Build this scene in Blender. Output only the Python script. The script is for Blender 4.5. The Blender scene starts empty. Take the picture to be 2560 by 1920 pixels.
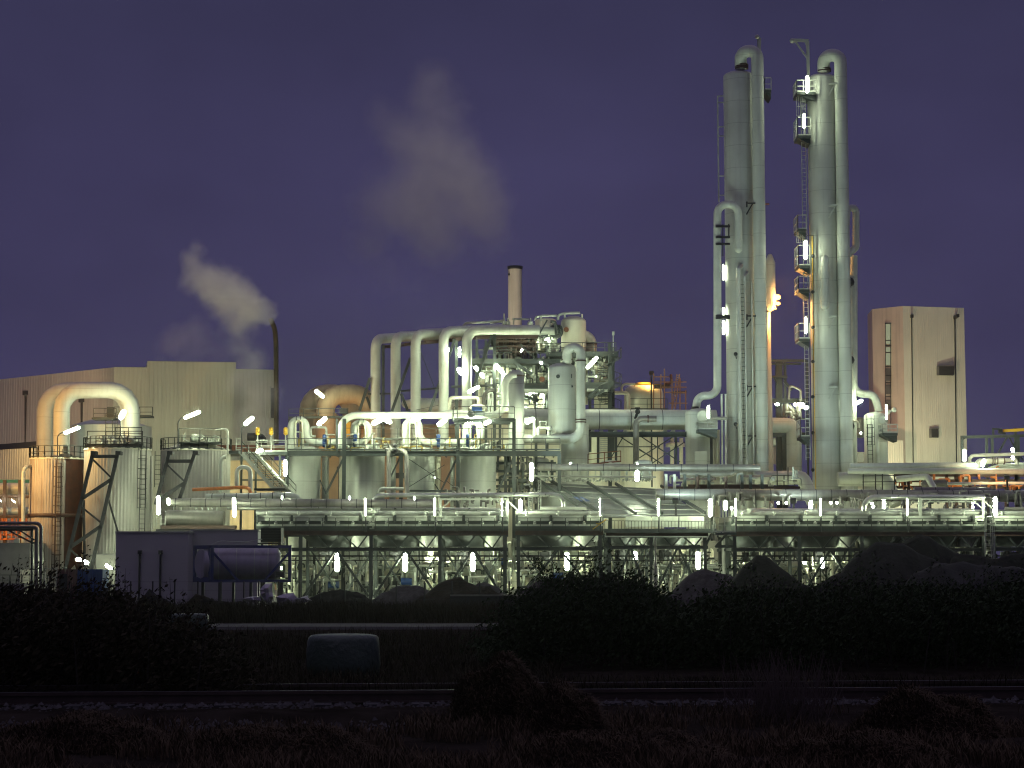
import bpy, math, random
from mathutils import Vector, Matrix
random.seed(7)
sc = bpy.context.scene
C = sc.collection
# ---------------- camera ----------------
F = 4777.0                      # focal length in pixels of a 2560 px wide frame
EYE = 2.0
PITCH = math.atan(440/F)
cd = bpy.data.cameras.new('camera'); cam = bpy.data.objects.new('camera', cd); C.objects.link(cam)
cd.sensor_width = 36; cd.lens = 36*F/2560; cd.clip_start = .5; cd.clip_end = 6000
cam.location = (0, 0, EYE); cam.rotation_euler = (math.radians(90)+PITCH, 0, 0)
sc.camera = cam
# ---------------- world: late dusk sky ----------------
wd = bpy.data.worlds.new('World'); sc.world = wd; wd.use_nodes = True
nt = wd.node_tree; nt.nodes.clear()
def N(nt, t, **k):
    n = nt.nodes.new(t)
    for a, v in k.items(): setattr(n, a, v)
    return n
out = N(nt, 'ShaderNodeOutputWorld'); bg = N(nt, 'ShaderNodeBackground'); nt.links.new(bg.outputs[0], out.inputs[0])
tc = N(nt, 'ShaderNodeTexCoord'); sep = N(nt, 'ShaderNodeSeparateXYZ'); nt.links.new(tc.outputs['Generated'], sep.inputs[0])
ramp = N(nt, 'ShaderNodeValToRGB'); nt.links.new(sep.outputs['Z'], ramp.inputs[0])
els = ramp.color_ramp.elements
stops = [(0.0, (.046, .040, .090)), (.10, (.047, .041, .098)), (.20, (.044, .039, .096)), (.30, (.033, .031, .073)), (.45, (.06, .055, .10)), (.75, (.20, .17, .27)), (1.0, (.24, .21, .32))]
els[0].position, els[0].color = stops[0][0], (*stops[0][1], 1)
els[1].position, els[1].color = stops[-1][0], (*stops[-1][1], 1)
for p, c in stops[1:-1]:
    e = els.new(p); e.color = (*c, 1)
nz = N(nt, 'ShaderNodeTexNoise'); nz.inputs['Scale'].default_value = 3.6; nz.inputs['Detail'].default_value = 4; nz.inputs['Roughness'].default_value = .55
mp = N(nt, 'ShaderNodeMapping'); mp.inputs['Scale'].default_value = (1, 1, 1.8); nt.links.new(tc.outputs['Generated'], mp.inputs[0]); nt.links.new(mp.outputs[0], nz.inputs[0])
mr = N(nt, 'ShaderNodeMapRange'); mr.inputs[1].default_value = .3; mr.inputs[2].default_value = .7; mr.inputs[3].default_value = .85; mr.inputs[4].default_value = 1.2
nt.links.new(nz.outputs[0], mr.inputs[0])
mul = N(nt, 'ShaderNodeVectorMath', operation='SCALE'); nt.links.new(ramp.outputs[0], mul.inputs[0]); nt.links.new(mr.outputs[0], mul.inputs[3])
sky = N(nt, 'ShaderNodeTexSky', sky_type='NISHITA'); sky.sun_disc = False; sky.sun_elevation = math.radians(-4.5); sky.sun_rotation = math.radians(200)
sk = N(nt, 'ShaderNodeVectorMath', operation='SCALE'); sk.inputs[3].default_value = .05; nt.links.new(sky.outputs[0], sk.inputs[0])
ad = N(nt, 'ShaderNodeVectorMath', operation='ADD'); nt.links.new(mul.outputs[0], ad.inputs[0]); nt.links.new(sk.outputs[0], ad.inputs[1])
nt.links.new(ad.outputs[0], bg.inputs[0]); bg.inputs[1].default_value = 1.0
sc.view_settings.view_transform = 'Standard'; sc.view_settings.look = 'None'
sc.view_settings.exposure = 0; sc.view_settings.gamma = 1
sc.render.engine = 'CYCLES'
cy = sc.cycles; cy.use_denoising = True; cy.max_bounces = 6; cy.diffuse_bounces = 2; cy.glossy_bounces = 2; cy.transmission_bounces = 2
cy.volume_bounces = 4; cy.transparent_max_bounces = 6; cy.sample_clamp_indirect = 4; cy.caustics_reflective = False; cy.caustics_refractive = False
cy.volume_step_rate = 3; cy.volume_max_steps = 64; cy.use_light_tree = True; cy.filter_width = 1.15

# ---------------- pixel <-> place helpers ----------------
cP, sP = math.cos(PITCH), math.sin(PITCH)
def W(px, py, Y):
    cx = (px-1280)/F; cyy = (960-py)/F
    t = Y/(cP - sP*cyy)
    return Vector((cx*t, Y, EYE+(sP+cP*cyy)*t))
def Z(py, Y): return W(1280, py, Y).z
def X(px, py, Y): return W(px, py, Y).x
def R(p, Y): return p*Y/F
GZ = -1.5                         # ground level of the works

# ---------------- mesh builder ----------------
SPLIT = {'flange': 'flange', 'roof_valves': 'valve', 'side_bracket': 'bracket', 'bracing': 'brace', 'braces': 'brace', 'cross_braces': 'cross_brace', 'support_blocks': 'support_block', 'treads': 'tread', 'bands': 'band', 'legs': 'leg',
         'clamps': 'clamp', 'knee_braces': 'knee_brace', 'saddles': 'saddle', 'deck': 'deck_plate', 'corner_posts': 'corner_post', 'drive_boxes': 'drive_box', 'pale_panels': 'panel',
         'back_panels': 'back_panel', 'stubs': 'stub', 'pipe_shoes': 'pipe_shoe', 'tie_beam': 'tie_beam', 'cross_beams': 'cross_beam', 'bundle_frames': 'bundle_frame', 'lying_tubes': 'tube',
         'cabinets': 'cabinet', 'stairwell_window': 'stairwell_window', 'dim_stairwell_window': 'stairwell_window', 'louvre_frame': 'louvre_frame', 'columns': 'column', 'small_nozzles': 'nozzle',
         'nozzles': 'nozzle', 'brackets': 'bracket', 'lap_joints': 'lap_joint', 'beams': 'beam', 'inlet_flanges': 'inlet_flange', 'cross_pipe': 'cross_pipe', 'roof_trim': 'roof_trim', 'grating': 'grating'}
class B:
    def __init__(s): s.v = []; s.f = []; s.sm = []; s.mi = []; s.m = 0; s.pc = []
    def add(s, vs, fs, smooth=False):
        o = len(s.v); s.v += [tuple(v) for v in vs]; s.pc.append((o, len(s.f)))
        for f in fs: s.f.append(tuple(i+o for i in f)); s.sm.append(smooth); s.mi.append(s.m)
        return s
    def box(s, x0, x1, y0, y1, z0, z1):
        if x0 > x1: x0, x1 = x1, x0
        if y0 > y1: y0, y1 = y1, y0
        if z0 > z1: z0, z1 = z1, z0
        v = [(x, y, z) for z in (z0, z1) for y in (y0, y1) for x in (x0, x1)]
        return s.add(v, [(0, 2, 3, 1), (4, 5, 7, 6), (0, 1, 5, 4), (2, 6, 7, 3), (0, 4, 6, 2), (1, 3, 7, 5)])
    def bar(s, p, q, w, h=None, up=(0, 0, 1)):
        p, q = Vector(p), Vector(q); h = h or w; d = (q-p).normalized(); up = Vector(up)
        if abs(d.dot(up)) > .98: up = Vector((0, 1, 0))
        a = d.cross(up).normalized(); b = a.cross(d).normalized()
        v = [c + a*sx*w/2 + b*sz*h/2 for c in (p, q) for sx, sz in ((-1, -1), (1, -1), (1, 1), (-1, 1))]
        return s.add(v, [(3, 2, 1, 0), (4, 5, 6, 7), (0, 1, 5, 4), (1, 2, 6, 5), (2, 3, 7, 6), (3, 0, 4, 7)])
    def ibeam(s, p, q, w, h):     # I section
        p, q = Vector(p), Vector(q); d = (q-p).normalized(); up = Vector((0, 0, 1))
        if abs(d.dot(up)) > .98: up = Vector((0, 1, 0))
        b = (d.cross(up).normalized()).cross(d).normalized(); t = h*.12
        s.bar(p+b*(h/2-t/2), q+b*(h/2-t/2), w, t, up); s.bar(p-b*(h/2-t/2), q-b*(h/2-t/2), w, t, up)
        return s.bar(p, q, w*.3, h-2*t-.002, up)
    def sweep(s, path, r, n=12, caps=True, smooth=True):
        path = [Vector(p) for p in path]; k = len(path)
        rs = r if isinstance(r, (list, tuple)) else [r]*k
        t0 = (path[1]-path[0]).normalized()
        u = t0.orthogonal().normalized() if abs(t0.z) < .99 else Vector((1, 0, 0))
        if abs(t0.z) < .99: u = t0.cross(Vector((0, 0, 1))).normalized()
        vs = []; T = t0
        for i, p in enumerate(path):
            t = ((path[i+1]-p).normalized() if i < k-1 else Vector()) + ((p-path[i-1]).normalized() if i else Vector())
            t = t.normalized() if t.length > 1e-6 else T
            q = T.rotation_difference(t); u = (q @ u); u = (u - t*u.dot(t)).normalized(); T = t; w = t.cross(u)
            for j in range(n):
                a = 2*math.pi*j/n; vs.append(p + (u*math.cos(a)+w*math.sin(a))*rs[i])
        fs = [(i*n+j, i*n+(j+1) % n, (i+1)*n+(j+1) % n, (i+1)*n+j) for i in range(k-1) for j in range(n)]
        s.add(vs, fs, smooth)
        if caps:
            s.add(vs[:n], [tuple(range(n))[::-1]]); s.add(vs[-n:], [tuple(range(n))])
        return s
    def tube(s, pts, r, bend=0, n=12, seg=6, caps=True):
        return s.sweep(fillet(pts, bend, seg) if bend else pts, r, n, caps)
    def lathe(s, x, y, prof, n=28, smooth=True, corr=0):
        vs = []
        for r, z in prof:
            for j in range(n):
                a = 2*math.pi*j/n; rr = r + (corr if (corr and j % 4 < 2) else 0)
                vs.append((x+rr*math.cos(a), y+rr*math.sin(a), z))
        k = len(prof)
        s.add(vs, [(i*n+j, i*n+(j+1) % n, (i+1)*n+(j+1) % n, (i+1)*n+j) for i in range(k-1) for j in range(n)], smooth)
        if prof[0][0] > .001: s.add(vs[:n], [tuple(range(n))[::-1]])
        if prof[-1][0] > .001: s.add(vs[-n:], [tuple(range(n))])
        return s
    def ball(s, c, r, n=12, sq=(1, 1, 1)):
        vs = [(c[0], c[1], c[2]-r*sq[2])]
        m = n//2
        for i in range(1, m):
            b = -math.pi/2+math.pi*i/m
            for j in range(n):
                a = 2*math.pi*j/n; vs.append((c[0]+r*sq[0]*math.cos(b)*math.cos(a), c[1]+r*sq[1]*math.cos(b)*math.sin(a), c[2]+r*sq[2]*math.sin(b)))
        vs.append((c[0], c[1], c[2]+r*sq[2])); L = len(vs)-1
        fs = [(0, 1+(j+1) % n, 1+j) for j in range(n)]
        fs += [(1+i*n+j, 1+i*n+(j+1) % n, 1+(i+1)*n+(j+1) % n, 1+(i+1)*n+j) for i in range(m-2) for j in range(n)]
        fs += [(L, 1+(m-2)*n+j, 1+(m-2)*n+(j+1) % n) for j in range(n)]
        return s.add(vs, fs, True)
    def prism(s, poly, vec):
        vec = Vector(vec); p = [Vector(q) for q in poly]; n = len(p)
        return s.add(p+[q+vec for q in p], [tuple(range(n))[::-1], tuple(range(n, 2*n))] + [(i, (i+1) % n, n+(i+1) % n, n+i) for i in range(n)])
    def cwall(s, p, q, z0, z1, pitch=.6, dep=.07, thick=.3):
        """profiled metal sheet wall from p to q (x,y pairs), top may slope: z1 = number or pair"""
        p, q = Vector((p[0], p[1], 0)), Vector((q[0], q[1], 0)); d = q-p; L = d.length; d.normalize(); nrm = Vector((d.y, -d.x, 0))
        za, zb = z1 if isinstance(z1, tuple) else (z1, z1)
        pts = []; u = 0
        while u < L:
            for du, o in ((0, 0), (.62, 0), (.72, dep), (.90, dep)):
                uu = u+du*pitch
                if uu < L: pts.append((uu, o))
            u += pitch
        pts.append((L, 0)); vs = []
        for uu, o in pts:
            b = p+d*uu+nrm*o; zt = za+(zb-za)*uu/L
            vs += [(b.x, b.y, z0), (b.x, b.y, zt)]
        s.add(vs, [(2*i, 2*i+2, 2*i+3, 2*i+1) for i in range(len(pts)-1)])
        b0, b1 = p-nrm*thick, q-nrm*thick; a0, a1 = p-nrm*.02, q-nrm*.02
        v = [(a0.x, a0.y, z0), (a1.x, a1.y, z0), (b1.x, b1.y, z0), (b0.x, b0.y, z0), (a0.x, a0.y, za-.01), (a1.x, a1.y, zb-.01), (b1.x, b1.y, zb-.01), (b0.x, b0.y, za-.01)]
        return s.add(v, [(3, 2, 1, 0), (4, 5, 6, 7), (0, 1, 5, 4), (1, 2, 6, 5), (2, 3, 7, 6), (3, 0, 4, 7)])
    def rail(s, pts, h=1.1, step=1.6, r=.035, mid=True):
        for a, b in zip(pts, pts[1:]):
            a, b = Vector(a), Vector(b); L = (b-a).length; k = max(1, round(L/step)); u = Vector((0, 0, 1))
            for i in range(k+1):
                c = a.lerp(b, i/k); s.bar(c, c+u*h, r*2)
            s.bar(a+u*h, b+u*h, r*2); 
            if mid: s.bar(a+u*h*.5, b+u*h*.5, r*1.6)
            s.bar(a+u*.08, b+u*.08, .02, .14)
        return s
    def ladder(s, p, z0, z1, w=.5, ax=(1, 0, 0), cage=False, out=(0, -1, 0)):
        p = Vector(p); ax = Vector(ax)*w/2; u = Vector((0, 0, 1)); o = Vector(out)
        for sg in (-1, 1): s.bar(Vector((p.x, p.y, z0))+ax*sg, Vector((p.x, p.y, z1))+ax*sg, .07)
        z = z0+.3
        while z < z1: c = Vector((p.x, p.y, z)); s.bar(c-ax, c+ax, .045); z += .45
        if cage:
            z = z0+2.2; side = ax.normalized()
            hoop = [side*-.38, side*-.38+o*.45, o*.75, side*.38+o*.45, side*.38]
            while z < z1+.9:
                c = Vector((p.x, p.y, z))
                for a, b in zip(hoop, hoop[1:]): s.bar(c+a, c+b, .05)
                z += .9
            for h in hoop[1:4]: s.bar(Vector((p.x, p.y, z0+2.2))+h, Vector((p.x, p.y, z1+1))+h, .05)
        return s
def fillet(pts, rad, seg=6):
    pts = [Vector(p) for p in pts]; out = [pts[0]]
    for i in range(1, len(pts)-1):
        b = pts[i]; rr = rad[i-1] if isinstance(rad, (list, tuple)) else rad
        a = pts[i-1]-b; c = pts[i+1]-b; la, lc = a.length, c.length; a.normalize(); c.normalize()
        th = a.angle(c)
        if th > 3.1 or rr <= 0: out.append(b); continue
        dist = min(rr/math.tan(th/2), la*(.5 if i > 1 else .98), lc*(.5 if i < len(pts)-2 else .98)); rr = dist*math.tan(th/2)
        ctr = b+(a+c).normalized()*(rr/math.sin(th/2)); v0 = b+a*dist-ctr; v1 = b+c*dist-ctr; om = v0.angle(v1)
        for k in range(seg+1):
            t = k/seg; out.append(ctr+(v0*math.sin((1-t)*om)+v1*math.sin(t*om))/math.sin(om))
    out.append(pts[-1]); o2 = [out[0]]
    for p in out[1:]:
        if (p-o2[-1]).length > 1e-4: o2.append(p)
    return o2
def domed(r, z0, z1, dome=.5, bottom=False):
    """profile of an upright vessel with a dished head (and bottom)"""
    pr = []
    if bottom: pr += [(max(.002, r*math.sin(a)), z0-r*dome*math.cos(a)) for a in [math.pi/2*k/6 for k in range(0, 6)]]
    pr += [(r, z0), (r, z1)]
    pr += [(max(.002, r*math.cos(a)), z1+r*dome*math.sin(a)) for a in [math.pi/2*k/6 for k in range(1, 7)]]
    return pr

THINGS = []
class T:
    """one top-level thing and its parts"""
    def __init__(s, name, label, cat=None, group=None, kind=None, loc=None):
        s.name, s.label, s.cat, s.group, s.kind, s.loc = name, label, cat, group, kind, loc
        s.parts = []; s.own = None; s.lights = []; THINGS.append(s)
    def me(s, mat):
        s.own = (B(), mat); return s.own[0]
    def p(s, name, mat, parent=None, label=None):
        b = B(); s.parts.append((name, b, mat, parent, label)); return b
    def light(s, kind, loc, power, col, size=.3, target=None, ang=100):
        s.lights.append((kind, loc, power, col, size, target, ang))
def mesh_obj(name, b, mat, L):
    me = bpy.data.meshes.new(name)
    me.from_pydata([(v[0]-L.x, v[1]-L.y, v[2]-L.z) for v in b.v], [], b.f)
    me.polygons.foreach_set('use_smooth', b.sm)
    for m in (mat if isinstance(mat, (list, tuple)) else [mat]): me.materials.append(m)
    if any(b.mi): me.polygons.foreach_set('material_index', b.mi)
    me.update()
    o = bpy.data.objects.new(name, me); C.objects.link(o); return o
def finish():
    for t in THINGS:
        bs = ([t.own[0]] if t.own else [])+[p[1] for p in t.parts]
        vs = [v for b in bs for v in b.v]
        if not vs: continue
        lo = [min(v[i] for v in vs) for i in range(3)]; hi = [max(v[i] for v in vs) for i in range(3)]
        L = Vector(t.loc) if t.loc else Vector(((lo[0]+hi[0])/2, (lo[1]+hi[1])/2, lo[2]))
        if t.own: root = mesh_obj(t.name, t.own[0], t.own[1], L)
        else: root = bpy.data.objects.new(t.name, None); C.objects.link(root)
        root.location = L
        if t.label: root['label'] = t.label
        if t.cat: root['category'] = t.cat
        if t.group: root['group'] = t.group
        if t.kind: root['kind'] = t.kind
        made = {}
        for name, b, mat, par, lab in t.parts:
            if not b.v: continue
            if name in SPLIT and len(b.pc) > 1:
                ends = b.pc[1:]+[(len(b.v), len(b.f))]; merged = []
                for (v0, f0), (v1, f1) in zip(b.pc, ends):      # end caps stay with the tube they close
                    vs_ = set(b.v[v0:v1])
                    if merged and vs_ <= merged[-1][4]: merged[-1][1] = v1; merged[-1][3] = f1
                    else: merged.append([v0, v1, f0, f1, vs_])
                for v0, v1, f0, f1, _ in merged:
                    q = B(); q.v = b.v[v0:v1]; q.f = [tuple(i-v0 for i in f) for f in b.f[f0:f1]]; q.sm = b.sm[f0:f1]; q.mi = b.mi[f0:f1]
                    o = mesh_obj(SPLIT[name], q, mat, L); o.parent = root
                    if lab: o['label'] = lab
                continue
            o = mesh_obj(name, b, mat, L); o.parent = made.get(id(par), root) if par is not None else root
            made[id(b)] = o
            if lab: o['label'] = lab
            if name in ('process_piping', 'pipework', 'deck_valves'): o['kind'] = 'stuff'
        for kind, loc, power, col, size, target, ang in t.lights:
            ld = bpy.data.lights.new('lamp_light', kind); ld.energy = power; ld.color = col; ld.shadow_soft_size = size
            lo_ = bpy.data.objects.new('lamp_light', ld); C.objects.link(lo_); lo_.parent = root; lo_.location = Vector(loc)-L
            if kind == 'SPOT':
                ld.spot_size = math.radians(ang); ld.spot_blend = .6
                lo_.rotation_euler = (Vector(target)-Vector(loc)).to_track_quat('-Z', 'Y').to_euler()
        t.root = root

# ---------------- materials ----------------
def mat(name, col, rough=.6, metal=0, var=.12, scale=1.5, bump=0, bscale=8, seams=0, streak=0, streakcol=None, spec=.5):
    m = bpy.data.materials.new(name); m.use_nodes = True; nt = m.node_tree; L = nt.links.new
    bs = nt.nodes['Principled BSDF']; bs.inputs['Roughness'].default_value = rough; bs.inputs['Metallic'].default_value = metal
    bs.inputs['Specular IOR Level'].default_value = spec
    g = N(nt, 'ShaderNodeNewGeometry')
    nz = N(nt, 'ShaderNodeTexNoise'); nz.inputs['Scale'].default_value = scale; nz.inputs['Detail'].default_value = 5; L(g.outputs['Position'], nz.inputs['Vector'])
    mr = N(nt, 'ShaderNodeMapRange'); mr.inputs[1].default_value = .3; mr.inputs[2].default_value = .7; mr.inputs[3].default_value = 1-var; mr.inputs[4].default_value = 1+var; L(nz.outputs[0], mr.inputs[0])
    rgb = N(nt, 'ShaderNodeRGB'); rgb.outputs[0].default_value = (*col, 1)
    sv = N(nt, 'ShaderNodeVectorMath', operation='SCALE'); L(rgb.outputs[0], sv.inputs[0]); L(mr.outputs[0], sv.inputs[3])
    last = sv.outputs[0]
    if streak:   # weathering runs down the face
        mp = N(nt, 'ShaderNodeMapping'); mp.inputs['Scale'].default_value = (2.6, 2.6, .12); L(g.outputs['Position'], mp.inputs[0])
        n2 = N(nt, 'ShaderNodeTexNoise'); n2.inputs['Scale'].default_value = 1.0; n2.inputs['Detail'].default_value = 4; L(mp.outputs[0], n2.inputs['Vector'])
        r2 = N(nt, 'ShaderNodeMapRange'); r2.inputs[1].default_value = .5; r2.inputs[2].default_value = .72; r2.inputs[3].default_value = 0; r2.inputs[4].default_value = streak; L(n2.outputs[0], r2.inputs[0])
        mx = N(nt, 'ShaderNodeMix', data_type='RGBA'); L(r2.outputs[0], mx.inputs[0]); L(last, mx.inputs[6]); mx.inputs[7].default_value = (*(streakcol or tuple(c*.45 for c in col)), 1)
        last = mx.outputs[2]
    if seams:    # joints between cladding sheets
        sp = N(nt, 'ShaderNodeSeparateXYZ'); L(g.outputs['Position'], sp.inputs[0])
        a = N(nt, 'ShaderNodeMath', operation='MULTIPLY'); a.inputs[1].default_value = 1/seams; L(sp.outputs['Z'], a.inputs[0])
        fr = N(nt, 'ShaderNodeMath', operation='FRACT'); L(a.outputs[0], fr.inputs[0])
        lt = N(nt, 'ShaderNodeMath', operation='LESS_THAN'); lt.inputs[1].default_value = .05/seams; L(fr.outputs[0], lt.inputs[0])
        fac = N(nt, 'ShaderNodeMath', operation='MULTIPLY'); fac.inputs[1].default_value = .45; L(lt.outputs[0], fac.inputs[0])
        mx = N(nt, 'ShaderNodeMix', data_type='RGBA'); L(fac.outputs[0], mx.inputs[0]); L(last, mx.inputs[6]); mx.inputs[7].default_value = (*tuple(c*.3 for c in col), 1)
        last = mx.outputs[2]
    L(last, bs.inputs['Base Color'])
    n3 = N(nt, 'ShaderNodeMapRange'); n3.inputs[3].default_value = max(.05, rough-.1); n3.inputs[4].default_value = min(1, rough+.12); L(nz.outputs[0], n3.inputs[0]); L(n3.outputs[0], bs.inputs['Roughness'])
    if bump:
        n4 = N(nt, 'ShaderNodeTexNoise'); n4.inputs['Scale'].default_value = bscale; n4.inputs['Detail'].default_value = 8; L(g.outputs['Position'], n4.inputs['Vector'])
        bp = N(nt, 'ShaderNodeBump'); bp.inputs['Strength'].default_value = bump; bp.inputs['Distance'].default_value = .1; L(n4.outputs[0], bp.inputs['Height']); L(bp.outputs[0], bs.inputs['Normal'])
    return m
def emit(name, col, st):
    m = bpy.data.materials.new(name); m.use_nodes = True; nt = m.node_tree; nt.nodes.clear()
    e = N(nt, 'ShaderNodeEmission'); e.inputs[0].default_value = (*col, 1); e.inputs[1].default_value = st
    o = N(nt, 'ShaderNodeOutputMaterial'); nt.links.new(e.outputs[0], o.inputs[0]); return m
CLAD = mat('aluminium_cladding', (.50, .52, .46), .50, .0, .09, .5, seams=2.4, streak=.28, streakcol=(.27, .25, .19))
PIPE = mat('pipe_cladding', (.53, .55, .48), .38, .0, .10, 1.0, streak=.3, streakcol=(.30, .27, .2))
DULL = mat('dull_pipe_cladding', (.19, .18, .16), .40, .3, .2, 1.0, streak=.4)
GALV = mat('galvanised_steel', (.38, .39, .35), .5, .2, .15, 2)
STEEL = mat('green_painted_steel', (.040, .048, .046), .5, .1, .2, 2)
DARK = mat('dark_painted_steel', (.022, .022, .024), .6, 0, .2, 2)
RAILM = mat('railing_steel', (.055, .06, .052), .5, .2, .15, 3)
BROWN = mat('brown_painted_steel', (.07, .04, .03), .6, 0, .25, 2)
WHITE = mat('white_sheet_wall', (.60, .58, .49), .55, 0, .07, .25, streak=.22)
HALLW = mat('hall_sheet_wall', (.50, .49, .42), .55, 0, .08, .12, streak=.25)
LILAC = mat('pale_rendered_wall', (.40, .385, .40), .7, 0, .06, .5)
TANKW = mat('pale_profiled_tank_sheet', (.50, .48, .42), .45, .25, .08, .6, streak=.3)
TANKR = mat('rust_streaked_tank_sheet', (.42, .38, .34), .5, .15, .15, .7, streak=.45, streakcol=(.2, .09, .04))
RUST = mat('rust', (.16, .06, .03), .8, 0, .4, 3, bump=.2)
RUSTD = mat('rust_stained_sheet', (.06, .018, .008), .7, 0, .35, 2, streak=.5)
YELL = mat('yellow_paint', (.65, .40, .03), .5, 0, .1, 2)
ORNG = mat('orange_paint', (.55, .17, .04), .5, 0, .2, 3)
SHINY = mat('bright_steel_jacket', (.52, .53, .48), .30, .75, .12, 2)
BLUE = mat('blue_paint', (.008, .04, .17), .5, 0, .15, 2)
NAVY = mat('navy_container_frame', (.012, .015, .13), .5, 0, .2, 2)
TANKC = mat('container_tank_jacket', (.30, .27, .34), .38, .3, .15, .9, streak=.5)
BLACK = mat('black_rubber', (.008, .008, .009), .7, 0, .2, 2)
CONC = mat('concrete', (.22, .21, .19), .85, 0, .15, 1)
HEADER = mat('pale_cooler_header', (.42, .44, .38), .5, .2, .1, 2, streak=.3)
CHIM = mat('chimney_cream_paint', (.62, .57, .48), .6, 0, .06, .6, streak=.3)
PINK = mat('chimney_paint', (.60, .50, .41), .6, 0, .06, .6, streak=.3)
CREAM = mat('cream_tank_paint', (.62, .59, .46), .4, .05, .07, .8, streak=.25)
GREYROOF = mat('ramp_panel_sheet', (.17, .18, .17), .5, .3, .12, 1, streak=.4)
LAMPW = emit('lamp_tube_glow', (.86, 1.0, .68), 205)
LAMPD = emit('small_lamp_glow', (.88, 1.0, .80), 60)
LAMPS = emit('sodium_lamp_glow', (1.0, .45, .10), 9)
LAMPT = emit('column_lamp_glow', (.87, 1.0, .70), 38)
LAMPB = emit('rack_fill_glow', (.90, 1.0, .60), 800)
LITWIN = emit('lit_stairwell_window', (.62, .66, .42), .42)
WHT = (.86, 1.0, .68); SOD = (1.0, .45, .12)
# ---------------- the ground ----------------
def hsh(x, y):
    return math.sin(x*1.7+y*.9)*.5+math.sin(x*.63-y*1.31+1.7)*.6+math.sin(x*3.1+y*2.7)*.22+math.sin(x*7.3-y*5.1)*.1
def gz(x, y):
    z = 0.0
    if y < 25.4: z = -.16+.07*hsh(x, y)                     # rough verge before the track
    elif y < 31.5: z = -.02
    elif y < 50: z = -.10+.06*hsh(x*.7, y*.7)
    elif y < 75: z = -.04+.02*hsh(x*.3, y*.3)
    elif y < 115: z = -.04+(GZ+.04)*(y-75)/40+.09*hsh(x*.35, y*.35)
    else: z = GZ
    return z
SOIL = mat('dark_soil', (.024, .020, .017), .98, 0, .45, 1.4, bump=.6, bscale=5, spec=.0)
t = T('ground', None, kind='structure', loc=(0, 0, 0)); b = t.me(SOIL)
xs = [-2500, -900, -400, -200, -130]+[-90+2.2*i for i in range(83)]+[130, 200, 400, 900, 2500]
ys = [-300, -60, 0, 8, 12]+[15+.55*i for i in range(70)]+[54+1.6*i for i in range(40)]+[125, 140, 200, 300, 500, 1000, 2500, 4500]
b.add([(x, y, gz(x, y)) for y in ys for x in xs], [(j*len(xs)+i, j*len(xs)+i+1, (j+1)*len(xs)+i+1, (j+1)*len(xs)+i) for j in range(len(ys)-1) for i in range(len(xs)-1)], True)
ROAD = mat('worn_track_surface', (.028, .026, .029), .8, 0, .25, 1.2, bump=.3)
t = T('gravel_road', None, kind='structure'); b = t.me(ROAD)
n = 60; pts = [(-60+2.3*i) for i in range(n)]
b.add([(x, 57+.03*x+d, .035+.015*hsh(x*.3, 0)) for d in (0, 2.9) for x in pts], [(i, i+1, n+i+1, n+i) for i in range(n-1)], True)
b.add([(x, 57+.03*x+d, z+.015*hsh(x*.3, 0)) for d, z in ((0, .035), (-.5, -.3)) for x in pts], [(n+i, n+i+1, i+1, i) for i in range(n-1)], True)
YARD = mat('works_yard_concrete', (.20, .20, .18), .8, 0, .2, .6)
t = T('works_yard_slab', None, kind='structure'); t.me(YARD).box(-95, 110, 158, 290, GZ-.2, GZ+.03)
# ---------------- the railway ----------------
def trk(x): return 27.4+.085*x                                # the near rail runs slightly away
BAL = mat('ballast_stone', (.075, .07, .072), .9, 0, .6, 9)
t = T('railway_ballast', 'grey crushed stone ballast under the railway rails', 'ballast', kind='stuff'); b = t.me(BAL)
for i in range(14000):
    x = random.uniform(-9, 13); y = trk(x)+random.uniform(-2.6, 2.4); s = random.uniform(.025, .075)
    z = -.04+random.uniform(-.02, .05)+(-.05-.05*(trk(x)-.8-y) if y < trk(x)-.8 else 0); o = len(b.v)
    b.v += [(x+s*random.uniform(.6, 1)*a, y+s*random.uniform(.6, 1)*c, z+s*random.uniform(.5, .9)*d) for a, c, d in ((1, 0, 0), (-.5, .8, .1), (-.6, -.7, 0), (.1, .1, 1))]
    for f in ((0, 1, 3), (1, 2, 3), (2, 0, 3)): b.f.append(tuple(k+o for k in f)); b.sm.append(False); b.mi.append(0)
t = T('railway_track', 'single railway track with rusty rails running across in front of the works', 'railway track')
RAILS = mat('rusty_rail_steel', (.05, .033, .028), .6, .3, .3, 4); RTOP = mat('worn_rail_head', (.10, .10, .10), .5, .4, .1, 4)
for off in (0, 1.5):
    b = t.p('rail', [RAILS, RTOP])
    for (x0, x1) in ((-14, -4), (-4, 6), (6, 18)):
        p, q = Vector((x0, trk(x0)+off, 0)), Vector((x1, trk(x1)+off, 0)); u = Vector((0, 0, 1))
        b.m = 0; b.bar(p+u*.012, q+u*.012, .14, .02); b.bar(p+u*.072, q+u*.072, .018, .10); b.bar(p+u*.145, q+u*.145, .068, .045); b.m = 1; b.bar(p+u*.17, q+u*.17, .05, .004)
for i in range(46):
    x = -13.5+.68*i; t.p('sleeper', DARK).bar((x, trk(x)-.5, -.03), (x-.17, trk(x)+2.0, -.03), .24, .08)
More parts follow.
